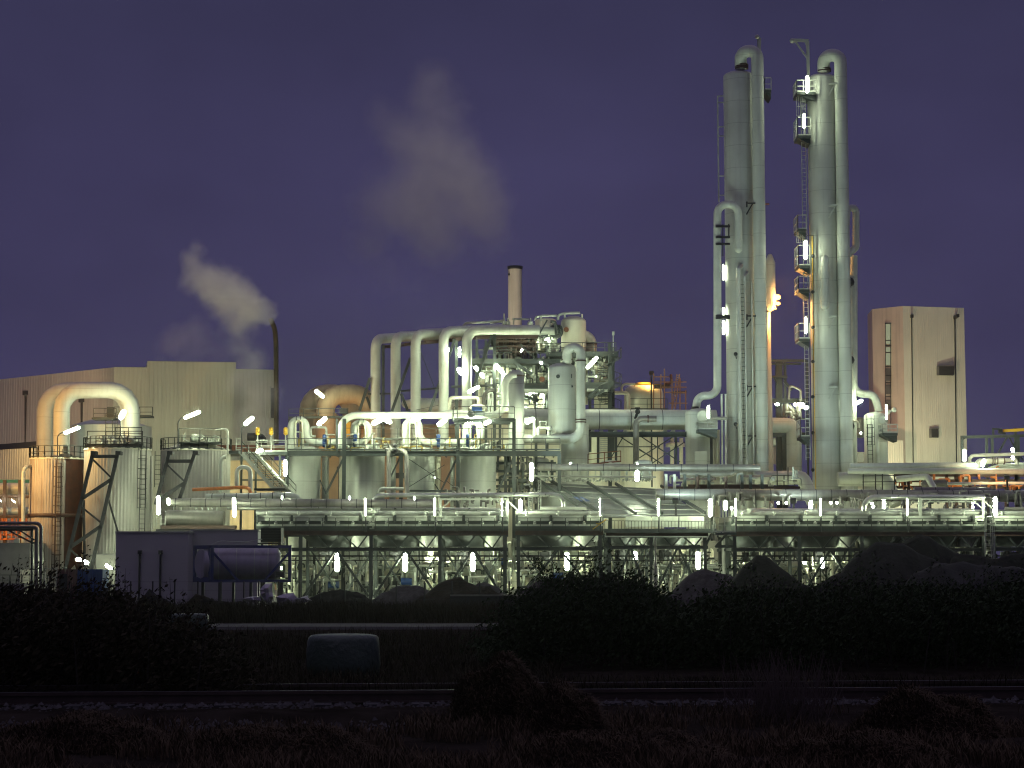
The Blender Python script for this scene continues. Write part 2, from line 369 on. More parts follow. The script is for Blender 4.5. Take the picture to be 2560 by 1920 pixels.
# ---------------- hall, far ----------------
Yh = 240
c0 = W(286, 918, Yh); c1 = W(368, 919, 240.5); c2 = W(590, 905, 242); c3 = W(688, 925, 243); cl = W(-60, 955, 262)
t = T('factory_hall', 'huge pale windowless hall with a stepped roofline behind the steam vent', 'industrial hall', loc=(-50, 262, GZ))
zt, zs = c0.z, Z(903, 240.5)
t.p('front_wall', HALLW).cwall(c0.xy, c1.xy, GZ, zt, .5, .035).cwall(c1.xy, c2.xy, GZ, zs, .5, .035).cwall(c2.xy, c3.xy, GZ, c3.z, .5, .035)
t.p('side_wall', HALLW, label='side wall of the hall glowing brown in sodium light').cwall(cl.xy, c0.xy, GZ, (cl.z, zt-.01), .6, .035)
b = t.p('roof', GALV)
for a, c, z in ((c0, c1, zt), (c1, c2, zs), (c2, c3, c3.z)):
    b.prism([(a.x, a.y+.1, z-.3), (c.x, c.y+.1, z-.3), (c.x, c.y+.1, z+.05), (a.x, a.y+.1, z+.05)], (-10, 45, 0))
for px, y0, y1 in ((65, 980, 1108), (205, 998, 1120)):
    Yc = 240+22*(286-px)/346-.5
    pb = t.p('downpipe', DARK); pb.bar(W(px, y0, Yc), W(px, y1+60, Yc), .32); pb.bar(W(px, y0-3, Yc), W(px, y0+8, Yc), .75)
t.p('tall_window', DARK, label='dark narrow window near the corner').bar(W(681, 970, 242.7), W(681, 1045, 242.7), .45, .3)
t.p('window_frame', GALV).bar(W(676, 966, 242.6), W(676, 1048, 242.6), .12, .3).bar(W(686.5, 966, 242.6), W(686.5, 1048, 242.6), .12, .3)
# steam vent
t = T('steam_vent_pipe', 'tall dark vent pipe with a bent mouth breathing steam beside the hall', 'vent pipe')
t.me(mat('dirty_vent_pipe', (.10, .075, .035), .55, .3, .3, 1, streak=.5)).tube([W(691, 1110, 236), W(690, 860, 236), W(687, 822, 236), W(676, 797, 236)], R(6.2, 236), 3, 14)
# lower side building at the frame's edge
t = T('side_building', 'low profiled sheet building with a dark roof edge behind the rusty tank', 'building', loc=(-55, 226, GZ))
b = t.p('wall', WHITE); b.cwall(W(-80, 1120, 225).xy, W(84, 1120, 212).xy, GZ, (Z(1128, 225), Z(1120, 212)), .6)
b = t.p('roof', DARK); b.prism([W(-80, 1130, 225)+Vector((0, -.3, 0)), W(92, 1119, 212)+Vector((0, -.3, 0)), W(92, 1103, 212)+Vector((0, 0, 0)), W(-80, 1117, 225)], (0, 14, 0))
t.p('green_strip', mat('green_strip', (.03, .16, .12), .6)).bar(W(-60, 1203, 210), W(78, 1203, 210), .2, .35)
# big pipes at the edge
for y0, y1, lab in ((1208, 1237, 'thick insulated pipe glowing orange, upper one behind the vertical riser'), (1268, 1287, 'insulated pipe glowing orange, lower one behind the vertical riser')):
    t = T('insulated_pipe', lab, 'pipe', 'orange lit pipes at the frame edge'); t.me(PIPE).tube([W(-60, (y0+y1)/2, 195), W(95, (y0+y1)/2, 195)], R((y1-y0)/2, 195), n=16)
t = T('pipe_bridge', 'cluttered steel pipe bridge beneath the orange lit pipes', 'pipe bridge', loc=W(20, 1350, 194))
b = t.p('frame', BROWN)
for y in (1242, 1292, 1312): b.ibeam(W(-60, y, 193), W(90, y, 193), .3, .3)
for x in (-30, 12, 50, 82): b.ibeam(W(x, 1480, 193), W(x, 1200, 193), .3, .3)
b = t.p('pipework', ORNG)
for i in range(22):
    x = random.uniform(-10, 85); b.tube([W(x, 1296, 192), W(x, random.uniform(1318, 1350), 192)], .07, n=6)
for y in (1318, 1327, 1338, 1349): b.tube([W(-60, y, 192.5), W(90, y-2, 192.5)], .10, n=6)
t = T('riser_pipe', 'vertical pipe with a top elbow entering the rusty tank', 'pipe'); t.me(PIPE).tube([W(58, 1360, 178), W(58, 1166, 178), W(84, 1166, 179)], R(5, 178), .7, 12)
t = T('pipe_portal', 'dark steel pipe portal with two legs in front of the rusty tank', 'pipe gantry', loc=W(90, 1490, 160))
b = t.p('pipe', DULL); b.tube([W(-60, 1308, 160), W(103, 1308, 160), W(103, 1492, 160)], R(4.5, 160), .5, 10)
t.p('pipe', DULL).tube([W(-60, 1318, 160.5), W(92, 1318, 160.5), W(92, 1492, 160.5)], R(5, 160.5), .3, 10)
b = t.p('support_frame', STEEL); b.bar(W(80, 1492, 161), W(80, 1322, 161), .18); b.bar(W(-60, 1325, 161), W(84, 1325, 161), .15)
b.bar(W(20, 1325, 161), W(80, 1357, 161), .14); b.bar(W(45, 1323, 160.2), W(86, 1350, 160.2), .12); b.bar(W(80, 1357, 161), W(100, 1357, 161), .15); b.bar(W(80, 1423, 161), W(100, 1423, 161), .1)
t = T('boundary_building', 'plain light grey wall building with a pale door at the frame edge', 'building', loc=W(30, 1490, 172))
t.p('wall', CONC).box(X(-120, 1400, 172), X(75, 1400, 172), 172, 180, GZ, Z(1357, 172))
t.p('door', CREAM).box(X(49, 1450, 171.8), X(73, 1450, 171.8), 171.9, 171.97, GZ, Z(1424, 171.9))
t.p('wall_light_box', HEADER).box(X(37, 1350, 171.8), X(49, 1350, 171.8), 171.6, 171.9, Z(1357, 171.7), Z(1346, 171.7))
b = t.p('railing', RAILM); b.rail([W(-40, 1463, 170), W(118, 1463, 170)], .9, 1.2)
t = T('concrete_block', 'dark concrete block wall at the frame edge below the grey building', 'block'); t.me(CONC).box(X(-90, 1470, 150), X(60, 1470, 150), 150, 151, GZ, Z(1460, 150))
# ---------------- tanks A, B, C, D ----------------
def cyl_tank(name, label, px0, px1, ytop, Y, m, ybot=None, corr=.028, roof=.12, roofm=None, n=240, group=None, ring=None):
    r = R((px1-px0)/2, Y); c = W((px0+px1)/2, ytop, Y); zt = c.z
    t = T(name, label, 'storage tank', group, loc=(c.x, Y, GZ))
    zb = Z(ybot, Y) if ybot else GZ
    b = t.p('shell', m); b.lathe(c.x, Y, [(r, zb), (r, zt)], n, corr == 0, corr)
    t.p('roof', roofm or CREAM).lathe(c.x, Y, [(r+.1, zt-.12), (r+.1, zt+.05), (r*.55, zt+r*roof*.8), (.01, zt+r*roof*1.3)], 40, True)
    return t, Vector((c.x, Y, zt)), r
ta, ca, ra = cyl_tank('profiled_storage_tank', 'profiled tank with rust stains running down one side', 78, 215, 1147, 180, TANKR)
ta.p('girth_ring', BROWN).lathe(ca.x, 180, [(ra+.08, Z(1294, 180)), (ra+.2, Z(1292, 180)), (ra+.2, Z(1287, 180)), (ra+.08, Z(1285, 180))], 60)
b = ta.p('rust_band', RUSTD)
vs = []
for k in range(9):
    a = math.radians(-62+k*8)
    for z in (Z(1440, 180), Z(1148, 180)): vs.append((ca.x+(ra+.075)*math.cos(a), 180+(ra+.075)*math.sin(a), z+(.0 if z > 5 else k*.35 % 1.1)))
b.add(vs, [(2*i, 2*i+2, 2*i+3, 2*i+1) for i in range(8)], True)
def ringrail(t, c, r, z, a0=180, a1=360, k=14, m=RAILM, h=1.1, name='railing'):
    pts = [(c.x+r*math.cos(math.radians(a0+(a1-a0)*i/k)), c.y+r*math.sin(math.radians(a0+(a1-a0)*i/k)), z) for i in range(k+1)]
    t.p(name, m).rail(pts, h, 1.2, .035)
ringrail(ta, ca, ra+.1, ca.z, 150, 390, 16)
ta.p('caged_ladder', BROWN).ladder((X(143, 1300, 177), 177.25, 0), GZ, Z(1150, 177), .5, cage=True)
b = ta.p('vent_hatch', DARK); b.box(X(152, 1138, 178), X(178, 1138, 178), 177.5, 178.5, Z(1143, 178), Z(1136, 178)); b.bar(W(163, 1140, 178), W(163, 1112, 178), .3)
tb, cb, rb = cyl_tank('profiled_storage_tank', 'tallest of the three profiled tanks, plain sheet behind the longer leaning lattice', 213, 376, 1124, 178, TANKW)
ringrail(tb, cb, rb+.1, cb.z, 160, 380, 16)
b = tb.p('top_platform', STEEL); z = Z(1118, 176); b.box(X(218, 1110, 176), X(356, 1110, 176), 175.6, 178, z, z+.15)
tb.p('railing', RAILM).rail([(X(218, 1110, 175.6), 175.6, z+.15), (X(356, 1110, 175.6), 175.6, z+.15)], 1.3)
z2 = Z(1100, 178); b = tb.p('upper_landing', STEEL); b.box(X(310, 1100, 178), X(354, 1100, 178), 177, 179, z2-.5, z2-.2); tb.p('railing', RAILM).rail([(X(288, 1100, 177), 177, z2), (X(354, 1100, 177), 177, z2)], 1.1, 1)
b = tb.p('roof_valves', HEADER)
for i in range(14):
    x = random.uniform(240, 330); p = W(x, random.uniform(1103, 1118), random.uniform(176.5, 179)); b.tube([p, p+Vector((random.uniform(-.6, .6), 0, random.uniform(0, .5))), p+Vector((random.uniform(-.6, .6), 0, .6))], random.uniform(.06, .16), .1, 8); b.ball(p, random.uniform(.15, .3), 8)
tb.p('caged_ladder', RAILM).ladder((X(352, 1300, 175), 175.6, 0), Z(1330, 175), Z(1125, 175), .5, cage=True)
tb.p('girth_band', GALV).lathe(cb.x, 178, [(rb+.06, Z(1390, 178)), (rb+.12, Z(1389, 178)), (rb+.12, Z(1386, 178)), (rb+.06, Z(1385, 178))], 60)
tb.p('corner_duct', TANKW).tube([W(379, 1330, 177), W(379, 1140, 177)], R(3.5, 177), n=10)
tc_, cc, rc = cyl_tank('profiled_storage_tank', 'smaller profiled tank with a pale domed top next to the open stairway', 405, 575, 1127, 182, TANKW, roof=.22)
ringrail(tc_, cc, rc+.1, cc.z, 160, 380, 16)
z = Z(1110, 180); b = tc_.p('top_platform', STEEL); b.box(X(447, 1110, 180), X(552, 1110, 180), 179, 181, z, z+.15); tc_.p('railing', RAILM).rail([(X(447, 1110, 179), 179, z), (X(552, 1110, 179), 179, z)], 1.4)
b = tc_.p('roof_valves', HEADER)
for i in range(12):
    p = W(random.uniform(440, 550), random.uniform(1100, 1118), random.uniform(180, 182.5)); b.tube([p, p+Vector((random.uniform(-.7, .7), 0, random.uniform(0, .5))), p+Vector((random.uniform(-.6, .6), 0, .7))], random.uniform(.06, .13), .1, 8)
b.ball(W(487, 1096, 180), .45, 10)
tc_.p('caged_ladder', RAILM).ladder((X(394, 1200, 180), 180, 0), Z(1218, 180), Z(1128, 180), .55)
b = tc_.p('standpipe', PIPE); b.tube([W(553, 1230, 179), W(553, 1142, 179), W(566, 1142, 179)], R(5, 179), .4, 10); b.tube([W(569, 1135, 179), W(569, 1072, 179), W(540, 1075, 179)], .1, .3, 8)
for nm, dy, lab in ((0, 0, 'leaning dark lattice brace against the tallest of the three profiled tanks'), (1, 1, 'leaning dark lattice brace against the smaller domed profiled tank')):
    t = T('lattice_brace', lab, 'steel brace', loc=W((230, 450)[nm], 1430, 173))
    b = t.p('frame', DARK); Yb = 173
    if nm == 0:
        L1, L2 = lambda y: 233+(y-1130)*(163-233)/293, lambda y: 295+(y-1130)*(228-295)/293
        ye = 1425; ties = ((1141, 1141, 1, .3), (1146, 1196, 1, .16), (1247, 1198, 1, .3), (1265, 1308, 1, .16), (1368, 1315, 1, .3), (1373, 1423, 1, .16))
    else:
        L1, L2 = lambda y: 424+(y-1130)*(384-424)/150, lambda y: 488+(y-1130)*(438-488)/150
        ye = 1262; ties = ((1153, 1153, 1, .3), (1160, 1205, 1, .16), (1252, 1207, 1, .3))
    b.bar(W(L1(1128), 1128, Yb), W(L1(ye), ye, Yb), .3); b.bar(W(L2(1128), 1128, Yb), W(L2(ye), ye, Yb), .3)
    for ya, yb, k, w in ties: b.bar(W(L1(ya), ya, Yb), W(L2(yb), yb, Yb), w)
    b.box(X(L1(1128)-6, 1128, Yb), X(L1(1128)+7, 1128, Yb), 172.8, 173.8, Z(1137, Yb), Z(1128, Yb)); b.box(X(L2(1128)-6, 1128, Yb), X(L2(1128)+7, 1128, Yb), 172.8, 173.8, Z(1137, Yb), Z(1128, Yb))
    if nm == 0: b.bar(W(209, 1250, 174), W(212, 1425, 174), .2); b.bar(W(270, 1245, 174), W(295, 1330, 174), .16)
# D : wide tank behind with cone roof
c = W(275, 1068, 212); r = R(103, 212)
t = T('cone_roof_tank', 'wide pale tank with a shallow cone roof under the arched ducts', 'storage tank', loc=(c.x, 212, GZ))
t.p('shell', CLAD).lathe(c.x, 212, [(r, GZ), (r, c.z)], 48); t.p('roof', CLAD).lathe(c.x, 212, [(r+.05, c.z), (r*.45, Z(1050, 212)), (.02, Z(1046, 212))], 48)
b = t.p('access_tower', STEEL)
zp = Z(1048, 206)
b.ladder((X(276, 1060, 206), 206, 0), Z(1118, 206), zp+.6, 1.0); b.ladder((X(287, 1060, 206), 206, 0), Z(1118, 206), zp+.6, .5)
b.box(X(234, 1048, 206), X(290, 1048, 206), 205, 207, zp-.1, zp+.12); b.box(X(309, 1044, 206), X(381, 1044, 206), 205, 207, Z(1044, 206), Z(1044, 206)+.2)
b.box(X(268, 1030, 206), X(284, 1030, 206), 205.8, 206.4, zp, Z(1018, 206))
t.p('railing', RAILM).rail([(X(234, 1048, 205), 205, zp), (X(290, 1048, 205), 205, zp)], 1.1, 1).rail([(X(285, 1043, 205), 205, Z(1043, 205)), (X(381, 1043, 205), 205, Z(1043, 205))], 1.1, 1.3)
# arched ducts
for dx, Y, r, lab, xr in ((0, 192, 20.5, 'front one of the two huge arched ducts over the tanks, pale with faceted bends', 329), (-42, 199, 20.5, 'rear one of the two huge arched ducts over the tanks, standing nearer the side building', 322)):
    t = T('arched_duct', lab, 'duct', 'arched ducts over the storage tanks')
    x = 154+dx
    t.me(CLAD).tube([W(x, 1160, Y), W(x, 975+(2 if dx else 0), Y), W(xr, 975, Y+2), W(xr, 1110, Y+2)], R(r, Y), R(52, Y), 20, 4)
b = T('fan_cowl', 'dark round fan cowl behind the stair head', 'fan cowl', 'fan cowls behind the stair'); b.me(DARK).tube([W(619, 1092, 200), W(640, 1092, 200)], R(10, 200), n=16)
b = T('fan_cowl', 'larger dark fan cowl with a bent mouth behind the stair head', 'fan cowl', 'fan cowls behind the stair'); b.me(DARK).tube([W(640, 1094, 201), W(656, 1094, 201), W(657, 1112, 201)], R(11, 200), .4, 16)
# rail of orange pipe and trough behind tanks
t = T('trough', 'rust red trough along the top behind the stair', 'trough'); t.me(RUST).bar(W(540, 1124, 203), W(735, 1124, 203), 1, .9)
# ---------------- stair and landing ----------------
t = T('open_stairway', 'open steel stairway running down beside the row of round vessels', 'stairway', loc=W(655, 1240, 181))
b = t.p('stringer', GALV); Ys = 180.5
def sp(u, off=0, up=0): return W(604+u*100, 1133+u*110, Ys+off)+Vector((0, 0, up))
for off in (0, 1.1):
    dx = Vector((0.0 if off == 0 else 1.35, 0, 0)); b.bar(sp(0, off)+dx, sp(1, off)+dx, .1, .35)
tr = t.p('treads', GALV)
for i in range(22):
    p = sp(i/21, 0); tr.box(p.x, p.x+1.4, Ys, Ys+1.1, p.z-.03, p.z+.03)
b = t.p('handrail', RAILM)
for off in (0, 1.35):
    dx = Vector((off, 0, 0))
    b.bar(sp(0, 0, 1.1)+dx, sp(1, 0, 1.1)+dx, .08); b.bar(sp(0, 0, .6)+dx, sp(1, 0, .6)+dx, .05)
    for i in range(6): b.bar(sp(i/5)+dx, sp(i/5, 0, 1.1)+dx, .06)
t = T('stair_landing', 'steel landing with railings joining the stair head to the vessel deck', 'landing', loc=W(630, 1140, 184))
b = t.p('deck', STEEL); z = Z(1137, 183); b.box(X(528, 1137, 183), X(604, 1137, 183), 181, 186, z, z+.3); b.box(X(640, 1137, 183), X(718, 1137, 183), 183, 186, z, z+.3)
t.p('railing', GALV).rail([(X(590, 1135, 181), 181, z+.3), (X(604, 1135, 181), 181, z+.3)]).rail([(X(640, 1135, 183), 183, z+.3), (X(716, 1135, 183), 183, z+.3)], 1.1, 1.2).rail([(X(590, 1135, 186), 186, z+.3), (X(716, 1135, 186), 186, z+.3)], 1.1, 1.2)
b = t.p('legs', STEEL)
for x in (533, 604, 640, 700): b.bar(W(x, 1138, 183), Vector((X(x, 1138, 183), 183, GZ)), .2)
b.bar(W(533, 1140, 183), W(500, 1240, 183), .15); b.bar(W(602, 1200, 183), W(718, 1200, 183), .15)
t = T('landing_frame', 'low steel landing with a railing at the foot of the open stairway', 'landing', loc=W(690, 1230, 180))
b = t.p('deck', DARK); z = Z(1222, 180); b.box(X(640, 1222, 180), X(716, 1222, 180), 178.6, 180, z-.2, z); t.p('railing', GALV).rail([(X(682, 1222, 178.7), 178.7, z), (X(714, 1222, 178.7), 178.7, z)], 1.1, 1.0)
for x, g in ((618, 0), (678, 1), (715, 2)):
    t = T('signal_post', ('tallest yellow tipped post behind the stair head', 'yellow tipped post over the landing handrail', 'yellow tipped post next to the first vessel')[g], 'post', 'yellow tipped posts by the stair')
    t.p('pole', GALV).bar(W((644, 678, 714)[g], 1136, 184.5), W((644, 678, 714)[g], 1073, 184.5), .12); b = t.p('cap', YELL)
    for y in (1073, 1078, 1083): b.ball(W((644, 678, 714)[g], y, 184.4), .22, 8)
# pipes by the stair
t = T('loop_pipe', 'shiny upside-down U pipe standing before the open stairway', 'pipe'); t.me(PIPE).tube([W(592, 1222, 176.5), W(592, 1168, 176.5), W(626, 1168, 176.5), W(626, 1228, 176.5)], R(5.5, 176), R(15, 176), 12)
t = T('orange_pipe', 'long thin orange pipe with a bend over the rack in front of the profiled tanks', 'pipe'); t.me(ORNG).tube([W(481, 1224, 175), W(612, 1218, 175), W(624, 1222, 175), W(628, 1240, 175)], R(4.5, 175), .5, 10)
def banded_pipe(name, label, pts, r, bend=0, step=1.5, m=DULL, n=16, cat='pipe', group=None, seg=6):
    t = T(name, label, cat, group); b = t.me([m, DARK]); b.tube(pts, r, bend, n, seg); b.m = 1
    if step:
        for p, q in zip(pts, pts[1:]):
            p, q = Vector(p), Vector(q); L = (q-p).length; d = (q-p).normalized(); u = step*.5
            while u < L-.3: b.sweep([p+d*u, p+d*(u+.07)], r+.025, n); u += step
    return t
banded_pipe('banded_pipe', 'rust tinged banded pipe ending in a downward bend by the first vessel', [W(515, 1243, 174), W(738, 1239, 174), W(752, 1262, 174)], R(8.5, 174), .7, 1.1, PIPE)
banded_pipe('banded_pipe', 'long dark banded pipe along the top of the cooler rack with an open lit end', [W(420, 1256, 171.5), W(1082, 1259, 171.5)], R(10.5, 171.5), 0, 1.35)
t = T('cooling_drum', 'long low rusty grey drum on the rack beside the pale blank building', 'drum', loc=W(490, 1325, 172))
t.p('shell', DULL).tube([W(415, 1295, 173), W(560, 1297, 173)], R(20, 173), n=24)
b = t.p('cradle', BROWN); b.bar(W(405, 1318, 172), W(590, 1318, 172), 1.2, .3); b = t.p('underframe', DARK); b.bar(W(395, 1328, 172.5), W(590, 1328, 172.5), 2, .35)
for x in (400, 450, 500, 550, 590): b.bar(W(x, 1330, 172.5), Vector((X(x, 1330, 172.5), 172.5, GZ)), .25)
b = t.p('small_nozzles', GALV)
for x in (433, 452, 487, 493, 505, 520, 530, 543): b.tube([W(x, 1276, 172), W(x, 1262, 172)], R(2.2, 172), n=8)
t.p('end_ladder', GALV).ladder((X(402, 1300, 172), 172, 0), Z(1318, 172), Z(1290, 172), .8).ladder((X(394, 1300, 171.5), 171.5, 0), Z(1318, 172), Z(1288, 172), .6)
# ---------------- pale building, tank container, small things in front ----------------
t = T('pale_blank_building', 'pale lilac blank building with two dark drainpipes beside the tank container', 'building', loc=W(470, 1510, 144))
Yp = 140
t.p('wall', LILAC).box(X(289, 1400, Yp), X(470, 1400, Yp), Yp, Yp+7, GZ, Z(1333, Yp))
t.p('rear_wing', LILAC, label='recessed darker wing').box(X(470, 1400, Yp+2)+.003, X(644, 1400, Yp+2), Yp+2, Yp+8, GZ, Z(1328, Yp+2))
b = t.p('roof_trim', GALV); b.box(X(288, 1400, Yp)-.05, X(470, 1400, Yp)+.1, Yp-.08, Yp+7.1, Z(1333, Yp)+.003, Z(1333, Yp)+.14); b.box(X(471, 1400, Yp+2)+.1, X(646, 1400, Yp+2), Yp+1.92, Yp+8.1, Z(1328, Yp+2)+.003, Z(1328, Yp+2)+.12)
for x in (350, 402):
    b = t.p('drainpipe', DARK); b.tube([Vector((X(x, 1400, Yp), Yp-.12, GZ)), Vector((X(x, 1400, Yp), Yp-.12, Z(1385, Yp)))], .075, n=8); b.box(X(x, 1400, Yp)-.14, X(x, 1400, Yp)+.14, Yp-.25, Yp-.02, Z(1385, Yp), Z(1376, Yp))
t = T('tank_container', 'dirty white tank container in a blue frame raised on supports', 'tank container', loc=W(600, 1490, 134))
Yc = 133; e0 = W(488, 1455, Yc+1.9); e1 = W(530, 1456, Yc); e2 = W(724, 1456, Yc+.6); e0.y = Yc+2.3
zb, ztp = Z(1456, Yc), Z(1363, Yc); dv = (e2-e1).normalized(); dv.z = 0; nv = Vector((-dv.y, dv.x, 0)); wd_ = 2.3; ex = Vector((-1, 1.4, 0)).normalized()
A0, A1 = Vector((e1.x, e1.y, 0)), Vector((e2.x, e2.y, 0)); sv = Vector((W(488, 1455, Yc+2.2).x, Yc+2.2, 0))-A0
fr = t.p('frame', NAVY); hs = (zb+.1, ztp-.1)
for z in hs:
    u = Vector((0, 0, z))
    for p, q in ((A0, A1), (A0+sv, A1+sv), (A0, A0+sv), (A1, A1+sv)): fr.bar(p+u, q+u, .2)
for p in (A0, A1, A0+sv, A1+sv): fr.bar(p+Vector((0, 0, zb)), p+Vector((0, 0, ztp)), .21)
up = lambda p, z: p+Vector((0, 0, z))
fr.bar(up(A0, ztp-.45)-Vector((0, .02, 0)), up(A0.lerp(A1, .33), zb+.15), .16); fr.bar(up(A1, ztp-.45), up(A0.lerp(A1, .68), zb+.15), .16)
o = sv*.5; ra_ = 1.17; axp = A0.lerp(A1, .015)+o; axq = A0.lerp(A1, .985)+o; cz = (zb+ztp)/2
pa, pq = up(axp, cz), up(axq, cz)
tk = t.p('tank_barrel', TANKC); dd = (pq-pa).normalized()
tk.sweep([pa-dd*.12, pa-dd*.05, pa+dd*.12, pa+dd*.4, pq-dd*.4, pq-dd*.12, pq+dd*.05], [.45, .95, 1.1, ra_, ra_, 1.1, .8], 28)
fr2 = t.p('end_plate', NAVY); q0 = up(A0, zb)+sv*.0; 
for u0, u1, h0, h1 in ((0, 1, 0, .14), (0, 1, .9, 1), (0, .1, 0, 1), (.9, 1, 0, 1)): fr2.prism([up(A0+sv*u0, zb+(ztp-zb)*h0)-dd*.14, up(A0+sv*u1, zb+(ztp-zb)*h0)-dd*.14, up(A0+sv*u1, zb+(ztp-zb)*h1)-dd*.14, up(A0+sv*u0, zb+(ztp-zb)*h1)-dd*.14], -dd*.03)
ec = t.p('end_cap', TANKC); cc0 = up(A0+sv*.52, cz)-dd*.2; sn = sv.normalized(); ec.prism([cc0+sn*(sv.length*.36*math.cos(a*math.pi/14))+Vector((0, 0, 1.02*math.sin(a*math.pi/14))) for a in range(28)], dd*.12)
bd = t.p('bands', GALV)
for u in (.18, .42, .66, .84): q = pa.lerp(pq, u); bd.sweep([q, q+dd*.06], ra_+.02, 28)
t.p('data_plate', DARK).box(W(697, 1440, 132.4).x-.28, W(697, 1440, 132.4).x+.28, 133.1, 133.2, zb+.35, zb+.75)
sb = t.p('support_blocks', DARK)
for u in (.1, .5, .9): p = A0.lerp(A1, u); sb.box(p.x-.09, p.x+.09, p.y-.1, p.y+.1, GZ, zb-.003); p = p+sv; sb.box(p.x-.09, p.x+.09, p.y-.1, p.y+.2, GZ, zb-.003)
t = T('slatted_cage_box', 'black slatted cooler box sitting above the end of the tank container', 'cooler box', loc=W(678, 1360, 138))
b = t.p('cage', BLACK); b.box(X(652, 1340, 138), X(703, 1340, 138), 138, 139.6, Z(1356, 138), Z(1320, 138)); b.bar(W(648, 1359, 137.8), W(706, 1359, 137.8), 1.8, .1)
b = t.p('slats', DARK)
for i in range(9): b.bar(W(653, 1322+i*4, 137.9), W(702, 1322+i*4, 137.9), .05)
t.p('legs', DARK).bar(W(655, 1360, 138.4), Vector((X(655, 1360, 138.4), 138.4, GZ)), .15).bar(W(700, 1360, 138.4), Vector((X(700, 1360, 138.4), 138.4, GZ)), .15)
t = T('hanging_cable', 'thin pale cable sagging above the tank container', 'cable'); t.me(GALV).tube([W(530, 1362, 135), W(545, 1352, 135), W(575, 1354, 136), W(615, 1355, 137), W(655, 1348, 138)], .035, 1.0, 6)
t = T('site_container', 'small site container, half brown and half blue, in front of the tanks', 'container', loc=W(200, 1480, 150))
Yk = 150
t.p('brown_half', mat('brown_container_sheet', (.12, .06, .05), .6)).cwall((X(143, 1450, Yk), Yk), (X(193, 1450, Yk), Yk), GZ, Z(1423, Yk), .3, .03)
t.p('blue_half', BLUE).cwall((X(193.3, 1450, Yk), Yk), (X(256, 1450, Yk), Yk), GZ, Z(1423, Yk), .3, .03)
t.p('shell', BLUE).box(X(144, 1450, Yk), X(255, 1450, Yk), Yk+.35, Yk+2.5, GZ, Z(1424, Yk)); t.p('dark_door', DARK).box(X(149, 1450, Yk), X(168, 1450, Yk), Yk-.07, Yk-.04, GZ, Z(1435, Yk))
t = T('low_railing', 'pale tubular railing between the blue container and the blank building', 'railing'); t.me(GALV).rail([W(258, 1466, 152), W(292, 1466, 152)], 1.3, .8).rail([W(112, 1466, 153), W(142, 1466, 153)], 1.4, .8).bar(W(258, 1432, 152), W(275, 1450, 152), .08)
t = T('inner_wall', 'lit concrete wall between the tank foot and the blank building', 'wall'); t.me(CONC).box(X(240, 1400, 168), X(292, 1400, 168), 168, 168.5, GZ, Z(1386, 168))
# ---------------- four round vessels and their deck ----------------
Yv = 187
vl = ['first of the four big round vessels under the deck, next to the open stairway', 'second of the four big round vessels under the deck, between the first two dark columns', 'narrowest of the four big round vessels under the deck, behind the grey bent pipes', 'fourth and widest of the four big round vessels under the deck, below the valve platform']
for (a, c_, lab) in ((720, 802, 0), (864, 962, 1), (1018, 1087, 2), (1146, 1240, 3)):
    t = T('process_vessel', vl[lab], 'vessel', 'round vessels under the long deck')
    c = W((a+c_)/2, 1130, Yv); r = R((c_-a)/2, Yv); t.loc = (c.x, Yv, GZ)
    t.p('shell', CLAD).lathe(c.x, Yv, domed(r, GZ, Z(1128, Yv), .35), 40)
    b = t.p('manway', GALV); b.lathe(c.x, Yv-.2, [(.4, Z(1121, Yv)), (.4, Z(1110, Yv)), (.5, Z(1110, Yv)), (.5, Z(1108, Yv))], 14)
sl = ['slim pale tube standing just beside the first round vessel', 'slim yellowish tube just before the second round vessel', 'greenish tube just after the second round vessel', 'slim tube right behind the thin cross braces', 'slim bright tube just before the fourth round vessel']
for i, (x, w, y1) in enumerate(((814, 9, 1232), (854, 6, 1232), (982, 8, 1240), (1094, 8, 1240), (1131, 6, 1240))):
    t = T('slim_column', sl[i], 'column', 'slim tubes between the round vessels'); c = W(x, 1140, 188); t.me((CLAD, CREAM)[i % 2]).lathe(c.x, 188, [(R(w, 188), GZ), (R(w, 188), Z(1142, 188))], 16)
t = T('long_deck', 'long steel working deck over the four round vessels with railings and cross braces', 'platform', loc=W(1050, 1490, 186))
Yd = 184; zd = Z(1131, Yd)
b = t.p('deck_beam', STEEL); b.ibeam(W(714, 1133, Yd), W(1402, 1134, Yd), .3, .5); b.ibeam(W(714, 1133, 190), W(1402, 1134, 190), .3, .5)
for x in range(720, 1400, 23): b.bar(Vector((X(x, 1133, Yd), Yd, zd-.1)), Vector((X(x, 1133, Yd), 190, zd-.1)), .12, .2)
b = t.p('grating', STEEL); b.box(X(714, 1130, Yd), X(800, 1130, Yd), Yd, Yd+1.1, zd+.08, zd+.14); b.box(X(800, 1130, Yd)+.01, X(1402, 1130, Yd), Yd, Yd+1.2, zd+.08, zd+.14)
for x, y0 in ((718, 1133), (861, 1047), (1003, 1133), (1145, 1133), (1285, 1047), (1398, 1133)):
    b = t.p('post', STEEL); b.ibeam(Vector((X(x, y0, Yd), Yd, GZ)), W(x, y0, Yd), .34, .34)
b = t.p('post', STEEL); b.bar(W(842, 1133, Yd), W(842, 1047, Yd), .2); b = t.p('post', STEEL); b.bar(W(1145, 1133, Yd), W(1145, 1047, Yd), .26)
b = t.p('braces', STEEL)
